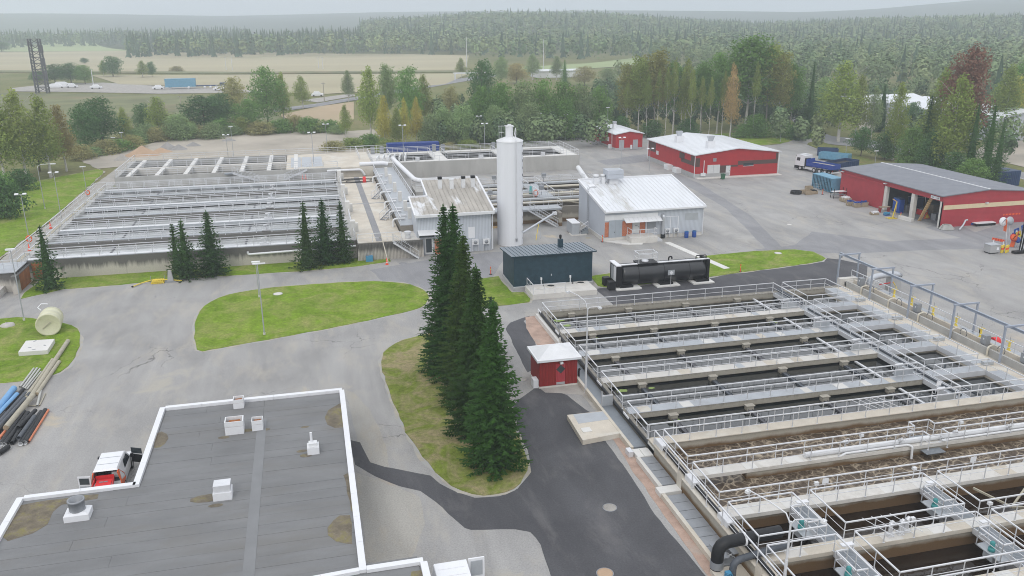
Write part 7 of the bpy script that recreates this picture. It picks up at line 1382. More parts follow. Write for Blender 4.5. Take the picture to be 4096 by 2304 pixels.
a = SH(875, 760); t_ = thing('blue_cabinet', 'tall blue cabinet just inside the left open bay', 'cabinet', (91.4, 113.0, 0)); MB().box(91.0, 91.9, 112.2, 113.8, .05, 2.2).build('body', 'blue', t_); MB().box(90.97, 91.0, 112.95, 113.0, .1, 2.1).build('door_gap', 'black', t_); MB().box(91.0, 91.9, 112.2, 113.8, 2.2, 2.35).build('top', 'blue_dark', t_)
t_ = thing('blue_pump', 'small blue pump lying in front of the blue cabinet', 'pump', tuple(SH(755, 735))); p = SH(755, 735); MB().cyl(p+V((-.5,0,.3)), p+V((.4,0,.3)), .28, .2, 12).build('motor', 'teal_blue', t_); MB().rbox(p, 1.0, .5, 0, .12).build('foot', 'blue', t_)
YF = thing('engine_hoist', 'yellow steel hoist frame standing before the left open bay', 'hoist', tuple(SH(840, 780))); p = SH(840, 780)
MB().beam(p+V((-1.0,-.1,.08)), p+V((.6,-.1,.08)), .12, .1).beam(p+V((-1.0,.5,.08)), p+V((.6,.5,.08)), .12, .1).build('base', 'yellow', YF); MB().beam(p+V((.0,.2,.1)), p+V((.5,.3,2.6)), .12, .12).build('mast', 'yellow', YF); MB().beam(p+V((.5,.3,2.6)), p+V((-.4,.2,3.1)), .12, .12).build('boom', 'wood_new', YF); MB().beam(p+V((.5,.3,.1)), p+V((.55,.3,2.4)), .05, .05).build('ram', 'wood_new', YF)
t_ = thing('white_beam', 'thick white concrete beam lying at the shed mouth', 'beam', tuple(SH(1010, 775))); a, b = SH(925, 755, .25), SH(1095, 800, .25); MB().beam(a, b, .6, .5).build('beam', 'concrete_white', t_); MB().beam(a+V((0,0,.26)), b+V((0,0,.26)), .3, .03).build('groove', 'concrete', t_)
t_ = thing('plank_bundle', 'two tall timber planks leaning in the right open bay', 'planks', tuple(SH(1180, 805)))
for k in range(3): a, b = SH(1170+k*16, 808-k*2, .03), V((90.9, 105.6-k*.25, 3.9)); MB().beam(a, b, .22, .08).build('plank', 'wood_new', t_)
t_ = thing('warning_triangle', 'orange triangular roadwork sign leaning in the right open bay', 'sign', tuple(SH(1310, 785))); p = SH(1310, 785, .1)+V((0, .4, 0)); MB().add([p+V((-.6,-.02,0)), p+V((.6,-.02,0)), p+V((0,.15,1.05)), p+V((-.6,.03,0)), p+V((.6,.03,0)), p+V((0,.2,1.05))], [(0,1,2),(5,4,3),(0,3,4,1),(1,4,5,2),(2,5,3,0)]).build('plate', 'orange', t_); MB().beam(p+V((0,.25,1.0)), p+V((0,1.1,3.6)), .05, .05).build('chain', 'steel', t_); MB().add([p+V((-.33,-.035,.15)), p+V((.33,-.035,.15)), p+V((0,.07,.75)), p+V((-.1,-.03,.15))], [(0,1,2)]).build('yellow_field', 'yellow', t_)
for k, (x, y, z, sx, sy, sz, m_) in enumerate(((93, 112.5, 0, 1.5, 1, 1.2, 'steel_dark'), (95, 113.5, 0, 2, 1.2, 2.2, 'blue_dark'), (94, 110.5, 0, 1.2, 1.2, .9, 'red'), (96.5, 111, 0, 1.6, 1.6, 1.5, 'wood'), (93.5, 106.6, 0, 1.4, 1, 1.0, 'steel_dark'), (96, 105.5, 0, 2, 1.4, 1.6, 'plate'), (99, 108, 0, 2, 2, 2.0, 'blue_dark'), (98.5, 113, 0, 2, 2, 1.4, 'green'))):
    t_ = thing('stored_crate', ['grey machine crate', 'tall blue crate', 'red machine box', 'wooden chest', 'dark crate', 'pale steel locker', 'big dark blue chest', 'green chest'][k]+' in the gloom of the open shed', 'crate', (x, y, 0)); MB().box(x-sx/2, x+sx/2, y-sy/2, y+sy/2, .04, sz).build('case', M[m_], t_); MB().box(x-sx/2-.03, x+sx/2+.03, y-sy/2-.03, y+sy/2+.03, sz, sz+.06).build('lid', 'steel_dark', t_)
# gear along the gable
t_ = thing('hose_coil', 'grey hose coiled on the ground at the shed corner', 'hose', tuple(SH(1545, 915))); p = SH(1545, 918)
for k in range(5): MB().tube([p+V(((1.1-k*.12)*math.cos(i*.449), .9*(1-k*.1)*math.sin(i*.449), .09+k*.13)) for i in range(15)], .075, 6).build('coil', 'grey_pipe', t_)
t_ = thing('steel_trough', 'long rusty steel trough lying along the shed gable', 'trough', tuple(SH(1650, 890))); a, b = SH(1560, 885), SH(1770, 872); MB().beam(a+V((0,.3,.4)), b+V((0,.3,.4)), .8, .75).build('trough', 'rust', t_); MB().beam(a+V((0,-.12,.45)), a.lerp(b,.55)+V((0,-.12,.45)), .03, .6).build('bright_side', 'galv_pipe', t_)
t_ = thing('pump_pipe', 'bent silver pump pipe leaning by the shed gable', 'pipe', tuple(SH(1740, 900))); a = SH(1715, 928, .1); MB().tube([a, SH(1770, 860, .7), SH(1800, 800, 1.3), SH(1825, 795, 1.3)], .13, 8).build('tube', 'galv_pipe', t_); MB().box(*[v for v in (SH(1800, 850).x-.4, SH(1800, 850).x+.5, SH(1800, 850).y-.2, SH(1800, 850).y+.3)], .3, .7).build('blue_block', 'blue', t_)
t_ = thing('pump_pipe', 'second silver pump pipe with blue foot by the shed gable', 'pipe', tuple(SH(1890, 850))); a = SH(1890, 860); MB().tube([a+V((.3,0,.3)), a+V((.3,0,1.2)), a+V((.1,0,1.6)), a+V((-.1,0,1.6))], .2, 10).build('tube', 'galv_pipe', t_); MB().rbox(a, 1.2, .7, .1, .4).build('blue_block', 'blue', t_)
t_ = thing('flat_trailer', 'low white-decked trailer loaded with a rusty beam by the shed gable', 'trailer', tuple(SH(2040, 875))); a, b = SH(1920, 880), SH(2180, 862); MB().beam(a+V((0,.3,.45)), b+V((0,.3,.45)), 1.2, .1).build('deck', 'dirty_white', t_); MB().beam(a+V((.4,.9,.75)), b+V((-1,.9,.75)), .5, .5).build('rusty_beam', 'rust', t_); MB().beam(a+V((0,-.2,.2)), b+V((0,-.2,.2)), .1, .3).build('frame', 'black', t_)
for k in (.2, .8): MB().lathe(a.lerp(b, k)+V((0,-.25,.22)), [(0, 0), (.22, 0), (.22, .15), (0, .15)], 12, (0, 1, 0)).build('wheel', 'rubber', t_)
t_ = thing('barrier_stack', 'stack of white road barriers with orange striped board at the shed end', 'road barrier', tuple(SH(2290, 850))); a = SH(2195, 850); 
MB().box(a.x, a.x+4.4, a.y+.2, a.y+1.6, .3, 1.5).build('barrier_body', 'white', t_); MB().box(a.x+1.3, a.x+4.4, a.y+.14, a.y+.2, 1.2, 1.45).build('striped_board', 'orange', t_)
for k in range(5): MB().box(a.x+1.5+k*.6, a.x+1.75+k*.6, a.y+.12, a.y+.14, 1.2, 1.45).build('stripe', 'red', t_)
for k in range(14): MB().box(a.x+1.4+k*.22, a.x+1.48+k*.22, a.y+.15, a.y+.2, .45, 1.1).build('gap', 'steel', t_)
MB().box(a.x+.1, a.x+4.3, a.y+.3, a.y+1.5, 0, .3).build('trolley', 'black', t_)
# road signs heap at the right edge
Q = lambda a, b, z=0: px(3960+a/5.46, 880+b/5.46, z)
def disc(p, r, n_, m_, name, par): MB().lathe(p, [(0, .02), (r, .02), (r, -.02), (0, -.02)], 20, n_).build(name, M[m_], par)
t_ = thing('round_sign', 'white round road sign on an orange warning frame among the stacked signs', 'sign', tuple(Q(370, 545))); b = Q(370, 545); MB().cyl(b, b+V((-.4,.3,2.6)), .06, None, 8).build('pole', 'white', t_); disc(b+V((-1.0,.3,3.3)), .6, (-.1,-1,.3), 'white', 'disc', t_); MB().beam(b+V((-.45,.32,1.9)), b+V((-.6,.34,3.6)), .55, .06).build('orange_frame', 'orange', t_); MB().obox(b+V((-1.0,.25,3.3)), (.32, 0, .36), (0, .02, 0), (-.04, 0, .04)).build('grey_bar', 'steel_dark', t_)
t_ = thing('round_sign', 'grey back of a round road sign beside the white one', 'sign', tuple(Q(440, 560))); b = Q(440, 560)+V((.2,.5,0)); MB().cyl(b, b+V((-.1,.3,3.0)), .05, None, 8).build('pole', 'steel', t_); disc(b+V((-.15,.3,3.3)), .6, (0,-1,.3), 'plate', 'disc', t_)
for k, (x, y, lab, bg, fg) in enumerate(((545, 255, 'blue pedestrian crossing sign highest in the sign heap', 'blue', 'white'), (500, 320, 'small blue and white arrow sign in the sign heap', 'blue', 'white'), (690, 170, 'blue crossing sign leaning at the black post', 'blue', 'white'), (600, 325, 'lime yellow warning sign in the sign heap', 'yellow', 'black'))):
    b = Q(x, 590, 0); p = Q(x, y, 0); h_ = hgt(Q(x, 590), 880+y/5.46); b = Q(x, 590); t_ = thing('square_sign', lab, 'sign', tuple(b), 'stacked road signs'); c = b+V((0, .2, h_)); s_ = .42 if k != 1 else .28
    MB().obox(c, (s_*.94, 0, s_*.3), (0, .015, .005), (-s_*.3, 0, s_*.94)).build('plate', M[bg], t_); MB().add([c+V((-s_*.6,-.03,-s_*.35)), c+V((s_*.5,-.03,-s_*.15)), c+V((-s_*.1,-.03,s_*.65))], [(0,1,2)]).build('triangle', M[fg], t_); MB().cyl(b, c+V((0,.05,0)), .04, None, 6).build('pole', 'steel', t_)
t_ = thing('round_sign', 'orange round no-turn sign on an orange box in the sign heap', 'sign', tuple(Q(455, 560))); b = Q(455, 590); p = b+V((.1,-.1,1.35)); disc(p, .55, (-.1,-1,.4), 'red', 'disc', t_); disc(p+V((0,-.03,.01)), .43, (-.1,-1,.4), 'orange', 'field', t_); MB().beam(p+V((-.25,-.08,-.2)), p+V((.2,-.08,.25)), .1, .03).build('arrow', 'black', t_); MB().beam(b+V((.1,0,0)), b+V((.8,.2,2.2)), .5, .2).build('orange_box', 'orange', t_)
t_ = thing('round_sign', 'dark blue round sign lowest in the sign heap', 'sign', tuple(Q(555, 560))); b = Q(555, 590); disc(b+V((.1,-.1,1.0)), .42, (0,-1,.4), 'blue', 'disc', t_); MB().cyl(b, b+V((.1,0,1.0)), .04, None, 6).build('pole', 'steel', t_)
t_ = thing('barrier_board', 'orange and red striped barrier board propped on the sign heap', 'barrier', tuple(Q(160, 560))); a, b = Q(20, 560)+V((0,0,1.0)), Q(290, 600)+V((0,0,.9)); MB().beam(a, b, .05, .35).build('board', 'orange', t_)
for k in range(5): MB().beam(a.lerp(b, .06+k*.2)+V((0,-.04,0)), a.lerp(b, .14+k*.2)+V((0,-.04,0)), .03, .35).build('stripe', 'red', t_)
MB().beam(a.lerp(b,.9), Q(290, 640), .06, .06).beam(a.lerp(b,.15), Q(60, 610), .06, .06).build('leg', 'steel', t_)
t_ = thing('barrier_board', 'yellow warning barriers with red blocks stacked on the ground', 'barrier', tuple(Q(360, 700)))
for k in range(6): a = Q(240+k*36, 720+(k%2)*8); MB().obox(a+V((0,.15*k%.4,.55)), (.18, .02, .03), (0, .04, .0), (-.05, 0, .5)).build('board', 'yellow', t_); MB().obox(a+V((0,.15*k%.4-.05,.6)), (.17, .02, .0), (0, .02, 0), (0, 0, .12)).build('red_block', 'cone' if k % 2 else M['red'], t_)
t_ = thing('mesh_box', 'grey plastic pallet box with paper label at the yard edge', 'box', tuple(Q(100, 740))); b = Q(100, 738); MB().box(b.x-.75, b.x+.75, b.y, b.y+1.2, .15, 1.15).build('body', 'plinth', t_); MB().box(b.x+.2, b.x+.55, b.y-.02, b.y, .5, .85).build('label', 'white', t_); MB().box(b.x-.8, b.x+.8, b.y-.03, b.y+1.25, 1.15, 1.22).build('rim', 'plate', t_); MB().box(b.x-.7, b.x+.7, b.y+.1, b.y+1.1, 0, .15).build('feet', 'black', t_)
crate(Q(10, 690), 'low wooden crate behind the grey pallet box', h=.6)
t_ = thing('black_post', 'thick black steel column with ladder at the right picture edge', 'column', tuple(Q(700, 700))); b = Q(735, 690); MB().box(b.x-.35, b.x+.5, b.y-.3, b.y+.5, 0, 5.6).build('column', 'black', t_); MB().box(b.x-.3, b.x+.5, b.y-.35, b.y-.3, 4.6, 5.5).build('white_panel', 'dirty_white', t_); MB().beam(b+V((-.6,-.4,0)), b+V((-.4,-.35,4.4)), .05, .05).beam(b+V((-1.0,-.4,0)), b+V((-.8,-.35,4.4)), .05, .05).build('ladder', 'steel', t_); MB().box(b.x-2.2, b.x+.3, b.y-.9, b.y-.2, .05, .35).build('skid', 'black', t_)
for k, (x, y) in enumerate(((1660, 640), (1780, 660), (1890, 680))):
    p = px(3700+x/4.83, 700+y/4.83); crate(p, ['grey covered crate', 'brown timber crate', 'crate cut by the picture edge'][k]+' behind the shed gable end', w=2.4, d=1.8, h=1.1, grp='crates behind the shed gable')
# fire hose and extinguishers by the basin channel
p = V((62.0, 60.8, 0)); t_ = thing('hose_reel', 'red hose reel with long black hose on the yard beside the gantry', 'hose reel', tuple(p)); MB().cyl(p+V((-.3,0,.55)), p+V((.3,0,.55)), .45, None, 14).build('drum', 'hot_red', t_); MB().box(p.x-.4, p.x+.4, p.y-.35, p.y+.35, 0, .15).build('frame', 'red', t_); MB().tube([p+V((.3,-.3,.3)), p+V((.9,-2,.05)), p+V((1.6,-4,.05)), p+V((3,-7,.05)), p+V((5,-10,.05))], .05, 6).build('hose', 'rubber', t_)
p = V((61.9, 62.6, 0)); t_ = thing('standpipe', 'black standpipe next to the red hose reel', 'standpipe', tuple(p)); MB().cyl(p, p+V((0,0,1.1)), .14, .12, 10).build('pipe', 'black', t_); MB().cyl(p+V((0,0,1.1)), p+V((0,0,1.2)), .17, None, 10).build('cap', 'rubber', t_)
for k, (x, y) in enumerate(((58.5, 52.9), (58.4, 52.1))):
    t_ = thing('fire_extinguisher', ['red traffic-cone-shaped gas bottle farther from the camera', 'red gas bottle nearer the camera'][k]+' on the basin edge', 'gas bottle', (x, y, .6)); MB().lathe((x, y, .6), [(0, 0), (.17, 0), (.17, .75), (.08, .95), (.05, 1.1), (0, 1.1)], 12).build('bottle', 'cone' if k == 0 else M['hot_red'], t_); MB().box(x-.1, x+.1, y-.05, y+.05, 1.7, 1.8).build('valve', 'steel_dark', t_)
DT = thing('silver_duct', 'fat silver insulated pipe bending over to the yard behind the gantry', 'pipe', (61, 78, 0)); MB().tube(route([(60.4, 77.6, .6), (60.4, 77.6, 2.0), (64.2, 78.4, 2.0), (64.4, 78.4, 1.9)], .9, 6), .34, 16).build('pipe', 'galv_pipe', DT); MB().box(63.6, 64.8, 77.8, 78.9, 0, 1.6).build('plinth', 'plinth', DT); MB().beam((61.2, 76.9, 1.35), (63.2, 77.2, 1.35), .06, .1).build('striped_bar', 'red', DT); MB().beam((63.2, 77.2, 1.4), (63.9, 77.4, .6), .08, .08).build('yellow_stay', 'yellow', DT)
p = px(2000+650/2.07, 1050+975/2.07); t_ = thing('water_standpipe', 'black standpipe between the red hut and the lamp post', 'standpipe', tuple(p)); MB().cyl(p, p+V((0,0,.95)), .1, None, 10).build('pipe', 'black', t_); MB().cyl(p+V((0,0,.95)), p+V((.12,0,1.1)), .12, .1, 10).build('cap', 'rubber', t_)
p = px(2000+520/2.07, 1050+670/2.07, .3); t_ = thing('valve_gear', 'small grey valve on the kerb behind the red hut', 'valve', tuple(p)); MB().cyl(p+V((-.3,0,.0)), p+V((-.3,0,.6)), .1, None, 8).build('body', 'concrete', t_); MB().tube([p+V((.2+.15*math.cos(k*.628), .15*math.sin(k*.628), .3)) for k in range(11)], .025, 4).cyl(p+V((.2,0,0)), p+V((.2,0,.3)), .03, None, 5).build('handwheel', 'steel_dark', t_)
# bridge and small structures in the distance
t_ = thing('road_bridge', 'pale concrete road bridge rail glimpsed among the far trees', 'bridge', tuple(px(3270, 245))); a, b = px(3205, 214, 6)+V((0,0,0)), px(3365, 217, 6); MB().beam(a, b, 6, 1.0).build('deck', 'concrete_white', t_); MB().beam(a+V((0,-3,1.2)), b+V((0,-3,1.2)), .2, .3).build('parapet', 'steel', t_)
for k in (.1, .5, .92): q = a.lerp(b, k); MB().box(q.x-1, q.x+1, q.y-1, q.y+1, 0, 5.6).build('pier', 'concrete', t_)
t_ = thing('flat_roof_hall', 'low hall with pale flat roof beyond the willow thicket', 'building', tuple(px(2190, 310))); a = px(2150, 312); MB().box(a.x, a.x+26, a.y, a.y+14, 0, 3.2).build('wall', 'dirty_white', t_); MB().box(a.x-.5, a.x+26.5, a.y-.5, a.y+14.5, 3.2, 3.6).build('roof', 'roof_white', t_)
t_ = thing('road_gate', 'white overhead barrier beam by the far road', 'barrier', tuple(px(1850, 320))); a = px(1815, 322); MB().box(a.x, a.x+19, a.y, a.y+.8, 3.2, 3.9).build('beam', 'dirty_white', t_); MB().box(a.x+.5, a.x+1.1, a.y, a.y+.8, 0, 3.2).build('post', 'steel', t_); MB().box(a.x+17.5, a.x+18.2, a.y, a.y+.8, 0, 3.2).build('post', 'steel', t_)
p = px(3600+10, 462); t_ = contain('blue container with rust-red roof before the pale warehouse', px(3605, 478), V((1, .1, 0)).normalized(), 10, 3, 2.8, 'blue_light'); 
# ================================================================== trees
def leafmat(name, var=.35):
    mt, t, bs = nodes(name); p = pos(t); oi = t.nodes.new('ShaderNodeObjectInfo')
    a = nz(t, p, .55, 4, .6); b = nz(t, p, 3.0, 3, .6)
    g = ramp(t, a, [(.25, (1-var,)*3), (.75, (1+var,)*3)]).outputs[0]; h = ramp(t, b, [(.2, (.65,)*3), (.8, (1.35,)*3)]).outputs[0]
    col = mixc(t, 1, oi.outputs['Color'], g, 'MULTIPLY'); col = mixc(t, 1, col, h, 'MULTIPLY')
    L(t, col, bs.inputs['Base Color']); bs.inputs['Roughness'].default_value = .75; bs.inputs['Specular IOR Level'].default_value = .15
    tr = N(t, 'BsdfTranslucent'); L(t, col, tr.inputs[0]); ms = N(t, 'MixShader'); ms.inputs[0].default_value = .38; L(t, bs.outputs[0], ms.inputs[1]); L(t, tr.outputs[0], ms.inputs[2]); L(t, ms.outputs[0], t.nodes['Material Output'].inputs[0])
    return mt
M['leaf'] = leafmat('foliage'); M['needle'] = leafmat('spruce_needles', .3)
M['bark'] = mat('bark', (.11,.085,.065), .3, 3, .9, bmp=.4, stretch=(1,1,.3)); M['birch_bark'] = mat('birch_bark', (.52,.50,.46), .2, 2, .8, bmp=.2, stretch=(1,1,1.6), stain=(.12,.11,.10), stain_scale=2.0, stain_at=(.6,.68)); M['aspen_bark'] = mat('aspen_bark', (.25,.24,.20), .25, 2, .85, bmp=.3)
def mkmesh(name, v, f, m, smooth=False):
    me = bpy.data.meshes.new(name); me.from_pydata(v, [], f); me.materials.append(M[m])
    if smooth: me.polygons.foreach_set('use_smooth', [True]*len(f))
    me.update(); return me
def spruce_crown(h, r, seed, dens=1.0, fine=1.0):
    rn = random.Random(seed); v = []; f = []
    def quad(c, d, s, ln, wd):
        o = len(v); a = c-s*wd; b = c+s*wd; e = c+d*ln
        v.extend([a, b, e+s*wd*.35, e-s*wd*.35]); f.append((o, o+1, o+2, o+3))
    z = h*.02; step = .36/dens
    while z < h*.985:
        t = z/h; Lr = r*((1-t)**.74)*(1.0 if t > .10 else .78+t*2.2)+.08
        n = max(5, int((6+7*(1-t))*dens)); ph = rn.random()*6.28
        for k in range(n):
            az = ph+6.2832*k/n+rn.uniform(-.25, .25); ln = Lr*rn.uniform(.72, 1.12)*(1.15 if rn.random() < .08 else 1)
            d0 = V((math.cos(az), math.sin(az), 0)); side = V((-d0.y, d0.x, 0))
            droop = .16+.22*(1-t)+rn.uniform(-.05, .08)
            m = max(2, int(ln/(.30/fine)))
            for j in range(m):
                s0 = (j+.4)/m; p = d0*(ln*s0)+V((0, 0, z-droop*ln*s0*(1.15-.55*s0)+.12*ln*max(0, s0-.7)))
                wl = (.16+.34*(1-s0)**.6*min(1, ln/1.5))*rn.uniform(.75, 1.25)/fine**.35
                for sg in (-1, 1):
                    dd = (side*sg*rn.uniform(.7, 1)+d0*rn.uniform(.35, .8)+V((0, 0, rn.uniform(-.55, .05)))).normalized()
                    quad(p, dd, (d0*.6+V((0, 0, rn.uniform(-.5, .5)))).normalized(), wl, .12/fine**.3)
                if rn.random() < .5: quad(p, V((rn.uniform(-.2,.2), rn.uniform(-.2,.2), -1)).normalized(), side, wl*.7, .09)
            tip = d0*ln+V((0, 0, z-droop*ln*.6+.036*ln)); quad(d0*(ln*.8)+V((0,0,z-droop*ln*.56)), (d0+V((0,0,.15))).normalized(), side, ln*.28, .10)
        z += step*rn.uniform(.8, 1.2)*(1 if t < .85 else .7)
    for j in range(12):                            # shaded heart of the crown
        za, zb = h*(.05+.075*j), h*(.05+.075*(j+1.3)); ra, rb = [.34*r*(1-q/h)**.8 for q in (za, min(zb, h*.99))]; o = len(v)
        for k in range(8): a = k*.785+j; v.extend([V((ra*math.cos(a), ra*math.sin(a), za)), V((rb*math.cos(a), rb*math.sin(a), zb))])
        for k in range(8): f.append((o+2*k, o+2*((k+1)%8), o+2*((k+1)%8)+1, o+2*k+1))
    for k in range(6): quad(V((0,0,h-.9+k*.15)), V((math.cos(k*2.4)*.4, math.sin(k*2.4)*.4, .8)).normalized(), V((-math.sin(k*2.4), math.cos(k*2.4), 0)), .35, .06)
    return mkmesh('crown', [tuple(p) for p in v], f, 'needle')
def spruce_trunk(h): return MB().cyl((0,0,-.1), (0,0,h*.97), .05+h*.014, .02, 8).mesh('trunk', M['bark'])
def broad_crown(h, w, seed, z0=.18, n=4200, leaf=.34, shape='round', lobes=16):
    rn = random.Random(seed); v = []; f = []; cz = h*(z0+1)/2; hz = h*(1-z0)/2; bl = []
    for k in range(lobes):
        t = rn.random(); zz = z0*h+(1-z0)*h*(.12+.80*((k+.5)/lobes))
        u = (zz-z0*h)/((1-z0)*h)
        if shape == 'birch': env = math.sin(math.pi*min(1, u**.75*.98+.02))**.7*(1-.35*u)
        elif shape == 'willow': env = (1-u**2.2)**.5*(.75+.25*min(1, u*4))
        else: env = math.sin(math.pi*(u*.86+.09))**.6
        a = k*2.399+rn.uniform(-.5, .5); rr = w/2*env*rn.uniform(.3, .62); br = w/2*env*rn.uniform(.45, .65)+.25
        bl.append((V((rr*math.cos(a), rr*math.sin(a), zz)), br, hz*rn.uniform(.16, .27)+.3))
    bl.append((V((0, 0, h*.93)), w*.13, h*.07))
    tot = sum(b[1]**2+b[1]*b[2] for b in bl)
    for c, br, bz in bl:
        m = int(n*(br**2+br*bz)/tot)
        for i in range(m):
            d = V((rn.gauss(0,1), rn.gauss(0,1), rn.gauss(.15,1))).normalized(); q = rn.random()**.35*(1+(.18 if rn.random() < .12 else 0))
            p = c+V((d.x*br*q, d.y*br*q, d.z*bz*q))
            nrm = (d+V((rn.uniform(-.9,.9), rn.uniform(-.9,.9), rn.uniform(-.4,1.0)))).normalized(); a = nrm.cross(V((rn.uniform(-1,1), rn.uniform(-1,1), rn.uniform(-1,1)))).normalized(); b = nrm.cross(a); s = leaf*rn.uniform(.6, 1.3)
            if shape == 'birch': b = (b+V((0,0,-.8))).normalized()
            o = len(v); v.extend([p-a*s*.5, p-b*s*.35, p+a*s*.5, p+b*s*.55]); f.append((o, o+1, o+2, o+3))
    return mkmesh('crown', [tuple(p) for p in v], f, 'leaf')
def broad_trunk(h, seed, m='bark', r=None):
    rn = random.Random(seed); r = r or .03+h*.011; mb = MB(); x, y = 0, 0; pts = [(0,0,-.1)]; rad = [r*1.2]
    for k in range(1, 7): x += rn.uniform(-.12, .12); y += rn.uniform(-.12, .12); pts.append((x, y, h*.93*k/6)); rad.append(r*(1-k/6.6))
    mb.tube(pts, rad, 7, False)
    for k in range(9):
        j = 2+k%4; p = Vector(pts[j]); a = k*2.4; ln = h*rn.uniform(.12, .22); q = p+V((math.cos(a)*ln*.7, math.sin(a)*ln*.7, ln*.75)); mb.tube([p, p.lerp(q, .5)+V((0,0,-.15)), q], [rad[j]*.55, rad[j]*.35, .02], 5, False)
    return mb.mesh('trunk', M[m])
TREES = {}
def proto(kind, i):
    k = (kind, i)
    if k in TREES: return TREES[k]
    s = 100+i*17+len(kind)
    if kind == 'slim': h, w = 15, 4; c = broad_crown(h, w, s, .5, 2200, .26, 'birch', 12); t = broad_trunk(h, s, 'birch_bark', .13)
    elif kind == 'birch': h, w = 15, 6.2; c = broad_crown(h, w, s, .16, 5200, .30, 'birch', 20); t = broad_trunk(h, s, 'birch_bark')
    elif kind == 'broad': h, w = 14, 9; c = broad_crown(h, w, s, .12, 5600, .36, 'round', 18); t = broad_trunk(h, s)
    elif kind == 'aspen': h, w = 20, 7.5; c = broad_crown(h, w, s, .30, 6200, .38, 'round', 22); t = broad_trunk(h, s, 'aspen_bark' if i == 1 else 'birch_bark', .2)
    elif kind == 'willow': h, w = 9, 8; c = broad_crown(h, w, s, .0, 5200, .32, 'willow', 22); t = broad_trunk(h, s)
    elif kind == 'shrub': h, w = 3, 4; c = broad_crown(h, w, s, -.05, 2600, .20, 'willow', 14); t = broad_trunk(h, s)
    else: h, w = 16, 5.5; c = spruce_crown(h, w/2, s, .8, .8); t = spruce_trunk(h)
    TREES[k] = (c, t, h, w); return TREES[k]
GREEN = {'olive': (0.270,0.338,0.088), 'green': (0.162,0.290,0.074), 'dark': (0.088,0.182,0.057), 'grey': (0.257,0.351,0.155), 'yellow': (0.540,0.499,0.115), 'brown': (0.365,0.311,0.115), 'tan': (0.540,0.419,0.176), 'red': (0.257,0.149,0.101), 'orange': (0.270,0.284,0.088), 'spruce': (0.047,0.115,0.038), 'heather': (0.365,0.338,0.149)}
NAME = {'slim': 'birch_tree', 'birch': 'birch_tree', 'broad': 'broadleaf_tree', 'aspen': 'aspen_tree', 'willow': 'willow_tree', 'shrub': 'shrub', 'spruce': 'spruce_tree'}
_tc = [0]
def tree(kind, b, h, w, colr, label, grp=None):
    _tc[0] += 1; i = _tc[0] % 3; c, t, h0, w0 = proto(kind, i); rn = random.Random(_tc[0])
    o = thing(NAME[kind], label, 'shrub' if kind == 'shrub' else 'tree', tuple(b), grp); o.rotation_euler = (0, 0, rn.random()*6.28); o.scale = (w/w0, w/w0, h/h0)
    cc = GREEN[colr] if isinstance(colr, str) else colr; j = rn.uniform(.85, 1.15)
    for nm, me in (('crown', c), ('trunk', t)):
        ch = bpy.data.objects.new(nm, me); COL.objects.link(ch); ch.parent = o; ch.color = (cc[0]*j, cc[1]*j*rn.uniform(.95, 1.05), cc[2]*j, 1)
    return o
def dtree(kind, x, yb, yt, wpx, colr, label, grp=None, z=0):       # numbers read in the 2576 px wide view
    b = dp(x, yb, z); h = hgt(b, yt*1.59006); d = (b-V((0,0,CAMZ))).length; w = wpx*1.59006*d/FPX
    return tree(kind, b+V((0,0,-.06)), h, w, colr, label, grp)
def front_spruce(x, yb, yt, r, seed, label, dens=1.25, fine=1.3, c=GREEN['spruce'], grp=None, pos_=None):
    b = pos_ or dp(x, yb); h = hgt(b, yt*1.59006)
    o = thing('spruce_tree', label, 'tree', tuple(b), grp); o.rotation_euler = (0, 0, seed)
    for nm, me in (('crown', spruce_crown(h, r, seed, dens, fine)), ('trunk', spruce_trunk(h))):
        ch = bpy.data.objects.new(nm, me); COL.objects.link(ch); ch.parent = o; ch.color = (*c, 1)
    return o
G1 = 'tall spruces on the central lawn'
front_spruce(1245, 1170, 755, 2.6, 1, 'nearest tall spruce of the central row, lowest top', c=(0.049,0.125,0.023), grp=G1)
front_spruce(1205, 1090, 668, 2.8, 2, 'second tall spruce of the central row', c=(0.046,0.104,0.020), grp=G1)
front_spruce(1175, 1010, 585, 2.8, 3, 'third tall spruce of the central row with brownish top', c=(0.059,0.112,0.020), grp=G1)
front_spruce(1150, 945, 510, 3.1, 4, 'farthest and tallest-topped spruce of the central row', c=(0.046,0.120,0.023), grp=G1)
front_spruce(1128, 930, 515, 2.8, 5, 'left twin of the tallest-topped spruce in the central row', c=(0.049,0.120,0.025), grp=G1)
G2 = 'young spruces before the long tank'
front_spruce(128, 727, 568, 2.1, 6, 'ragged spruce by the rust-stained wall corner', .85, .9, (0.059,0.126,0.034), G2)
front_spruce(448, 690, 562, 1.4, 7, 'thinnest spruce of the middle three before the tank', .9, .95, (0.064,0.126,0.034), G2)
front_spruce(472, 700, 552, 2.0, 8, 'middle spruce of the three before the tank', 1.0, 1.0, (0.059,0.126,0.034), G2)
front_spruce(537, 692, 530, 2.4, 9, 'broadest spruce of the three before the tank', 1.1, 1.0, (0.054,0.116,0.034), G2)
front_spruce(775, 675, 505, 2.2, 10, 'left spruce of the three nearest the ribbed wall', .85, .9, (0.054,0.106,0.027), G2)
front_spruce(820, 662, 500, 2.2, 11, 'middle spruce of the three nearest the ribbed wall', 1.05, 1.0, (0.046,0.112,0.032), G2)
front_spruce(865, 660, 505, 1.7, 12, 'right spruce of the three nearest the ribbed wall', .95, .95, (0.049,0.106,0.027), G2)
front_spruce(1235, 772, 745, 1.0, 13, 'tiny dark spruce at the lawn corner by the pump house', 1.0, 1.0, (0.049,0.101,0.029), G2)
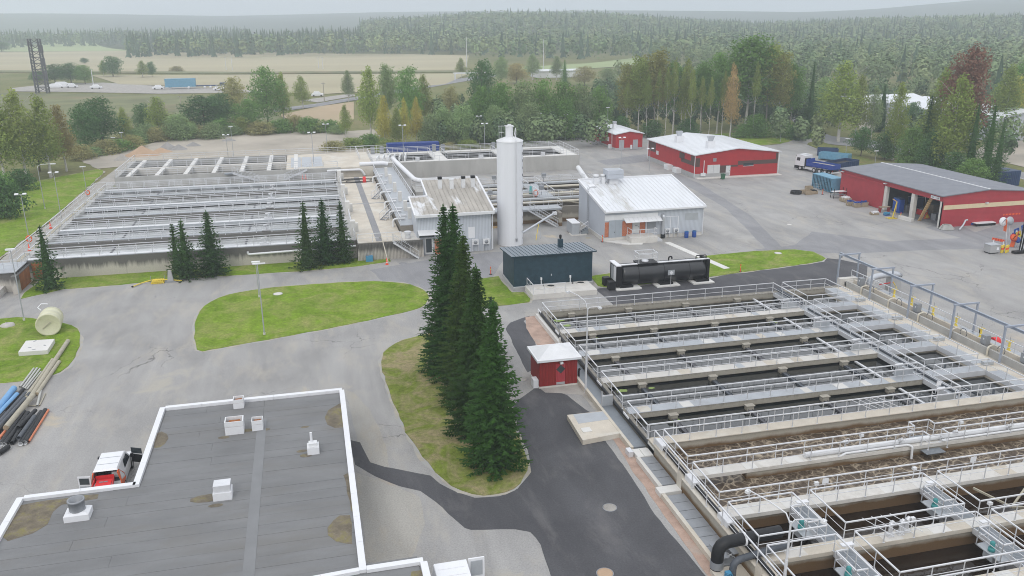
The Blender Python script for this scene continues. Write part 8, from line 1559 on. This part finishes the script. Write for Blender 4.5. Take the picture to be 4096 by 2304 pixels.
ORD = 'leftmost second third fourth fifth sixth seventh eighth ninth tenth eleventh twelfth thirteenth fourteenth fifteenth sixteenth seventeenth eighteenth nineteenth twentieth'.split()+['twenty-'+q for q in 'first second third fourth fifth sixth seventh eighth ninth'.split()]+['thirtieth']
TR = [
 ('birch',15,462,228,95,'olive','leftmost tall birch at the picture edge'),('birch',70,455,222,95,'olive','tall yellow-green birch second from the picture edge'),('birch',128,445,238,95,'olive','tall birch third from the left edge'),('birch',168,430,262,70,'brown','browning birch right of the left birch clump'),('broad',100,430,300,90,'dark','dark low tree under the left birches'),
 ('broad',218,384,262,75,'dark','dark tree just right of the left birch clump'),('broad',262,372,242,92,'dark','big dark broadleaf tree with pale top near the sand pile'),('birch',318,360,268,42,'olive','slim olive birch beside the big dark tree'),
 ('shrub',18,548,448,95,'dark','big dark shrub on the lawn at the left edge'),('shrub',55,478,425,70,'dark','dark shrub behind the curved lamp'),('shrub',4,500,430,70,'green','green shrub at the left edge behind the dark one'),
 ('broad',365,338,258,48,'dark','narrow dark tree left of the olive birch'),('birch',405,345,242,72,'olive','olive birch before the heath'),('willow',450,350,285,85,'grey','pale grey-green willow right of the olive birch'),('broad',515,332,238,110,'dark','wide dark round tree in the belt'),('broad',560,322,232,80,'dark','dark tree right of the widest round tree'),('broad',590,300,192,68,'heather','brownish tree on the gravel road'),('broad',628,330,248,80,'green','low green tree under the tallest belt tree'),('broad',675,318,165,92,'green','tallest green tree of the belt'),('birch',716,312,180,50,'olive','pale birch beside the tallest belt tree'),('birch',762,273,190,52,'olive','single rounded birch by the far road'),
 ('birch',877,255,176,40,'grey','pale slim tree by the far road bend'),('birch',935,350,165,78,'olive','big drooping birch with white trunk'),('aspen',978,330,160,52,'grey','grey-green tree behind the drooping birch'),('broad',1032,335,165,75,'green','dark green tree right of the drooping birch'),('birch',1068,320,185,62,'olive','olive birch right of the dark green tree'),('birch',870,345,262,38,'olive','small pointed tree in front of the dry field'),
 ('birch',970,375,238,48,'yellow','left of three yellow birches'),('birch',1020,372,246,36,'yellow','middle of three yellow birches'),('birch',1050,368,245,40,'yellow','right of three yellow birches'),('birch',1000,376,270,40,'olive','low olive birch among the yellow birches'),
 ('willow',1085,368,285,80,'grey','grey willow right of the yellow birches'),('willow',1118,362,268,85,'grey','taller grey willow before the dark tree'),('broad',1135,320,215,55,'heather','brownish tree behind the grey willows'),('broad',1212,300,148,78,'dark','dark rounded tree rising above the willow thicket'),
 ('willow',1165,362,262,80,'grey','willow at the left front of the thicket'),('willow',1215,352,215,95,'green','willow left in the big thicket'),('willow',1265,350,205,95,'green','second willow in the big thicket'),('willow',1315,350,200,95,'grey','third willow in the big thicket'),('willow',1365,348,198,95,'green','fourth willow in the big thicket'),('willow',1415,346,203,95,'green','fifth willow in the big thicket'),('willow',1462,344,208,90,'grey','sixth willow in the big thicket'),('willow',1505,342,215,80,'green','last willow of the thicket toward the aspens'),('willow',1245,360,262,70,'grey','front willow with pale stems left'),('willow',1330,357,255,80,'grey','front willow with pale stems in the middle'),('willow',1420,352,250,80,'green','front willow with pale stems right'),
 ('aspen',1575,340,158,62,'orange','first aspen of the tall row with rusty top'),('aspen',1605,342,140,62,'olive','second aspen of the tall row'),('aspen',1645,340,122,88,'orange','rounded aspen with orange tinge'),('aspen',1692,340,152,58,'green','fourth aspen of the tall row'),('birch',1722,342,145,60,'olive','birch between the tall aspens'),('aspen',1762,340,150,62,'green','fifth aspen of the tall row'),('aspen',1802,336,128,72,'green','aspen left of the biggest crown'),('aspen',1872,336,88,140,'green','biggest broad green crown of the wood edge'),('aspen',1925,336,108,80,'olive','tree right of the biggest crown'),('aspen',1955,340,128,62,'orange','orange tinged tree at the end of the tall row'),('birch',1835,346,160,48,'tan','golden birch standing before the tall row'),('aspen',1985,336,155,58,'green','last green tree before the road bend'),
 ('willow',1560,345,290,60,'dark','undergrowth willow below the first aspens'),('willow',1640,345,300,70,'dark','undergrowth willow below the rounded aspen'),('willow',1730,345,298,70,'dark','undergrowth willow in mid row'),('willow',1900,345,285,80,'green','undergrowth willow under the biggest crown'),('willow',1965,345,295,70,'green','undergrowth willow at the end of the row'),('shrub',1870,346,312,60,'green','shrub before the biggest crown'),('shrub',2005,352,310,50,'dark','dark shrub by the road bend'),
 ('spruce',2032,335,148,52,'dark','slim dark spruce behind the street lamp'),('broad',2062,330,190,60,'grey','grey-green tree behind the slim spruce'),('birch',2108,356,150,118,'olive','large spreading birch beside the road'),('birch',2150,352,185,60,'olive','birch right of the spreading one'),('spruce',2213,330,210,66,'dark','dark spruce before the pale warehouse'),('birch',2190,350,215,50,'grey','thin grey birch before the warehouse'),('broad',2165,392,318,60,'dark','dark bush tree behind the blue containers'),
 ('birch',2245,402,205,60,'olive','tall birch with bare white stem behind the shed'),('willow',2225,400,330,75,'dark','dark willow behind the shed roof left'),('willow',2290,425,318,90,'green','green willow behind the shed roof'),('willow',2345,440,325,85,'dark','dark willow behind the shed ridge'),('spruce',2320,420,238,60,'dark','spruce left of the red-topped tree'),('birch',2345,420,168,80,'olive','olive birch left of the red-topped tree'),('aspen',2402,440,112,95,'red','tall tree with dark red top'),('birch',2385,450,185,110,'olive','leafy tree beneath the red crown'),('spruce',2432,460,255,64,'dark','dark spruce below the red crown'),('spruce',2470,480,262,75,'dark','broad dark spruce right of the leaning trunk'),('spruce',2500,470,300,60,'dark','spruce at the end of the shed hedge'),('willow',2440,485,395,85,'green','low green bush behind the shed end'),('willow',2395,470,380,75,'dark','low dark bush behind the shed'),
 ('birch',2518,345,160,82,'olive','yellowing birch behind the grey warehouse'),('broad',2562,330,138,85,'green','dark green tree at the right picture edge'),('broad',2535,340,190,60,'yellow','yellowish tree at the warehouse roof'),('broad',2290,330,255,50,'dark','dark tree before the pale warehouse right end'),('shrub',2255,350,315,60,'green','round green garden bush by the road'),('shrub',2310,352,310,60,'dark','dark hedge bush by the road'),
]
for a in TR: dtree(*a)
for i, (x, yb, yt) in enumerate(((1652,345,235),(1672,346,228),(1690,347,205),(1712,343,232),(1736,347,235),(1760,345,252),(1782,346,255),(1815,345,238),(1893,345,215),(1625,346,250),(1575,344,265))): dtree('slim', x, yb, yt-60, 26, 'olive', ORD[i]+' slim white-stemmed birch standing before the tall aspens', 'slim birches before the aspens')
# shrub belt round the dirt lot and trees on the fields
rs = random.Random(5); nsh = 0
BEL = [(205,400),(235,392),(265,386),(300,380),(330,372),(345,360),(372,352),(395,356),(420,350),(455,352),(480,348),(510,345),(535,348),(560,338),(585,340),(610,336),(640,334),(662,338),(690,332),(715,334),(745,330),(772,335),(800,332),(828,330),(850,336),(790,322),(740,318),(600,322),(470,336),(340,345)]
for i, (x, y) in enumerate(BEL):
    dtree('shrub', x, y, y-rs.uniform(22, 42), rs.uniform(45, 75), rs.choice(['heather', 'grey', 'olive', 'green', 'heather']), ORD[sorted(BEL).index((x, y))]+' bush from the left in the rough belt behind the dirt lot', 'bushes behind the dirt lot')
for i, (x, y, h, w, c, lab) in enumerate(((838,378,24,70,'heather','brown-tipped bush on the dirt lot edge'),(885,372,26,70,'olive','olive bush on the dirt lot edge'),(930,366,30,75,'green','green bush behind the tank decks'),(975,380,30,70,'olive','bush below the yellow birches'),(1240,358,26,70,'green','bush by the floodlight masts'),(1180,372,22,60,'olive','bush left of the storage basin mast'),(1130,378,20,50,'heather','reddish bush at the wood foot'),(2020,348,26,40,'dark','small dark bush by the lawn corner'))): dtree('shrub', x, y, y-h, w, c, lab, 'bushes behind the dirt lot')
for i, (k, x, y, t, w, c, lab) in enumerate((('broad',140,210,160,55,'dark','left round tree group on the gravel lot edge'),('broad',180,211,157,60,'dark','middle tree of the gravel lot group'),('broad',215,212,162,45,'green','right tree of the gravel lot group'),('broad',100,208,178,40,'dark','low tree left of the lot group'),('broad',285,193,140,50,'dark','dark round tree alone left on the field'),('birch',262,192,152,22,'olive','slim tree touching the dark round field tree'),('birch',360,195,152,30,'olive','olive tree on the stubble field'),('broad',383,193,154,22,'dark','small dark tree beside the olive field tree'),('shrub',445,180,166,36,'heather','low bush by the railway'),('broad',212,160,145,20,'dark','small far tree on the green field'),('broad',5,130,105,40,'dark','dark grove tree at the left picture edge'),('birch',1225,190,150,35,'grey','pale tree at the end of the stubble field'),('birch',1160,195,145,30,'olive','slim birch by the far road'),('broad',1300,210,158,60,'brown','brownish tree before the far hall'),('broad',1260,212,140,40,'grey','grey tree left of the far hall'),('birch',1340,200,135,45,'grey','pale birch behind the far hall'),('birch',1400,200,140,40,'grey','pale birch right of the far hall'),('spruce',1420,215,150,40,'green','green conifer beside the far hall'),('broad',1470,215,165,60,'heather','reddish low tree by the far hall'),('broad',1530,208,170,50,'grey','grey low tree before the far meadow'))): dtree(k, x, y, t, w, c, lab, 'field trees')
# ================================================================== far woods, each one mass
def low_spruce(v, f, mi, b, h, r, rn, m=0):
    o = len(v); n = 6
    for j in range(5):
        z0 = h*(.06+.185*j); rr = r*(1-.18*j)*rn.uniform(.85, 1.15); top = (b[0], b[1], b[2]+min(h, z0+h*.32)); ph = rn.random()*6; s = len(v); v.append(top)
        for k in range(n): a = ph+k*6.2832/n; q = rr*(1 if k % 2 else .66); v.append((b[0]+q*math.cos(a), b[1]+q*math.sin(a), b[2]+z0-.04*h*(k % 2)))
        for k in range(n): f.append((s, s+1+k, s+1+(k+1)%n)); mi.append(m)
def low_broad(v, f, mi, b, h, r, rn, m=1, n=34, sz=1.5):
    for k in range(n):
        d = V((rn.gauss(0,1), rn.gauss(0,1), rn.gauss(.3,1))).normalized(); q = rn.random()**.4
        p = V((b[0]+d.x*r*q, b[1]+d.y*r*q, b[2]+h*.56+d.z*h*.42*q)); nn = (d+V((rn.uniform(-.6,.6), rn.uniform(-.6,.6), rn.uniform(-.2,.9)))).normalized(); a = nn.cross(V((rn.uniform(-1,1), rn.uniform(-1,1), .3))).normalized(); c = nn.cross(a); s = sz*rn.uniform(.6, 1.3); o = len(v)
        v.extend([tuple(p-a*s), tuple(p-c*s*.8), tuple(p+a*s), tuple(p+c*s)]); f.append((o, o+1, o+2, o+3)); mi.append(m)
def woodm(name, c):
    mt, t, bs = nodes(name); p = pos(t); L(t, ramp(t, nz(t, p, .05, 4, .6), [(.3, tuple(x*.65 for x in c)), (.7, tuple(x*1.4 for x in c))]).outputs[0], bs.inputs['Base Color']); bs.inputs['Roughness'].default_value = .9; bs.inputs['Specular IOR Level'].default_value = .1; return mt
WM = [woodm('far_spruce', (.065,.11,.065)), woodm('far_broadleaf', (.17,.235,.11)), woodm('far_pale_leaf', (.22,.27,.13)), woodm('far_dark_leaf', (.10,.16,.075))]  # greens lightened to make up for the thin haze over distance
def wood(name, label, trees):
    v, f, mi = [], [], []; rn = random.Random(len(label))
    for (x, y, h, kind, near) in trees:
        b = (x, y, terr(x, y))
        if kind == 0: low_spruce(v, f, mi, b, h, h*rn.uniform(.13, .18), rn, 0)
        else: low_broad(v, f, mi, b, h, h*rn.uniform(.22, .30), rn, kind, *((360, .34) if near == 2 else (150, .62) if near else (40, 1.25)))
    me = bpy.data.meshes.new(name); me.from_pydata(v, [], f)
    for m_ in WM: me.materials.append(m_)
    me.polygons.foreach_set('material_index', mi); me.update(); o = bpy.data.objects.new(name, me); COL.objects.link(o); o['kind'] = 'stuff'; o['label'] = label; o['category'] = 'forest'; return o
def at(bx, d):                                   # ground point in a picture column at a distance
    a = YAW+math.atan((bx-2048)/3500); return d*math.sin(a), d*math.cos(a)
def scatter(x0, x1, d0, d1, sp, rowsp, mix, hrange, seed, edge=None):
    rn = random.Random(seed); out = []; d = d0
    while d < d1:
        bx = x0; stepx = sp/d*3500
        while bx < x1:
            xx = bx+rn.uniform(-.5, .5)*stepx; dd = d+rn.uniform(-.5, .5)*rowsp
            if edge is None or dd > interp(edge, xx):
                k = mix(xx, dd, rn)
                if k is not None: x, y = at(xx, dd); out.append((x, y, rn.uniform(*hrange)*(1.05 if k == 0 else .92), k, 2 if dd < 350 else dd < 600))
            bx += stepx
        d += rowsp
    return out
def mixA(bx, d, rn):
    q = mnoise.noise((bx*.004, d*.01, 1.0))
    if d < 790: return rn.choice([1, 1, 3, 0]) if rn.random() < .8 else 2
    sp = .72 if bx < 1450 else .16 if bx < 2600 else .3
    return 0 if rn.random() < sp+q*.4 else rn.choice([1, 2, 1, 3])
wood('forest', 'spruce forest along the far edge of the stubble field', scatter(505, 1900, 765, 1010, 5.2, 30, mixA, (15, 21), 3, [(505, 770), (800, 760), (1900, 700)]))
wood('forest', 'hazy mixed forest on the hill behind the willow thicket', scatter(1450, 3000, 640, 1480, 6.5, 38, mixA, (15, 21), 4, [(1450, 900), (1850, 760), (1900, 640), (2400, 600), (2750, 560), (3000, 500)]))
wood('forest', 'pale mixed forest on the right between road bridge and horizon', scatter(2650, 4300, 340, 1500, 6.5, 34, lambda bx, d, rn: (0 if rn.random() < (.05 if d < 800 else .3) else rn.choice([1, 2, 1, 3, 1])), (13, 19), 5, [(2650, 520), (3000, 440), (3250, 400), (3500, 370), (4300, 330)]))
wood('forest', 'faint tree line beyond the green field at the left', scatter(-150, 1000, 1180, 1420, 7, 45, lambda bx, d, rn: 0 if rn.random() < .6 else rn.choice([1, 3]), (15, 21), 6))
for nm_, lab_, a_ in (('undergrowth', 'dense dark undergrowth filling the wood behind the tall aspens', (2400, 3240, 246, 345, 3.6, 11, lambda bx, d, rn: 3, (5, 10), 11)), ('undergrowth', 'dense leafy thicket filling in behind the willows', (1760, 2480, 205, 270, 3.6, 11, lambda bx, d, rn: rn.choice([1, 1, 3]), (6, 10), 12)), ('undergrowth', 'leafy wood filling in behind the red shed and the road', (3180, 4250, 215, 350, 4.5, 16, lambda bx, d, rn: rn.choice([1, 2, 3]) if (bx > 3720 or bx < 3400 or d > 290) and rn.random() < .75 else None, (6, 12), 13))): wood(nm_, lab_, scatter(*a_))
wood('forest', 'thin line of trees before the pale mixed forest', scatter(2480, 3350, 330, 470, 6.5, 30, lambda bx, d, rn: rn.choice([1, 3, 1, 2]) if rn.random() < .55 else None, (9, 13), 8))
# ================================================================== haze
hz = MB().box(-5600, 7200, -200, 6200, -1.5, 125); ho = hz.build('haze', bpy.data.materials.new('air')); ho['kind'] = 'stuff'
am = ho.data.materials[0]; am.use_nodes = True; t = am.node_tree; t.nodes.clear()
out = t.nodes.new('ShaderNodeOutputMaterial'); pv = t.nodes.new('ShaderNodeVolumePrincipled'); pv.inputs['Color'].default_value = (.86, .93, 1.0, 1); pv.inputs['Density'].default_value = .00046; pv.inputs['Anisotropy'].default_value = 0.0
t.links.new(pv.outputs[0], out.inputs['Volume'])
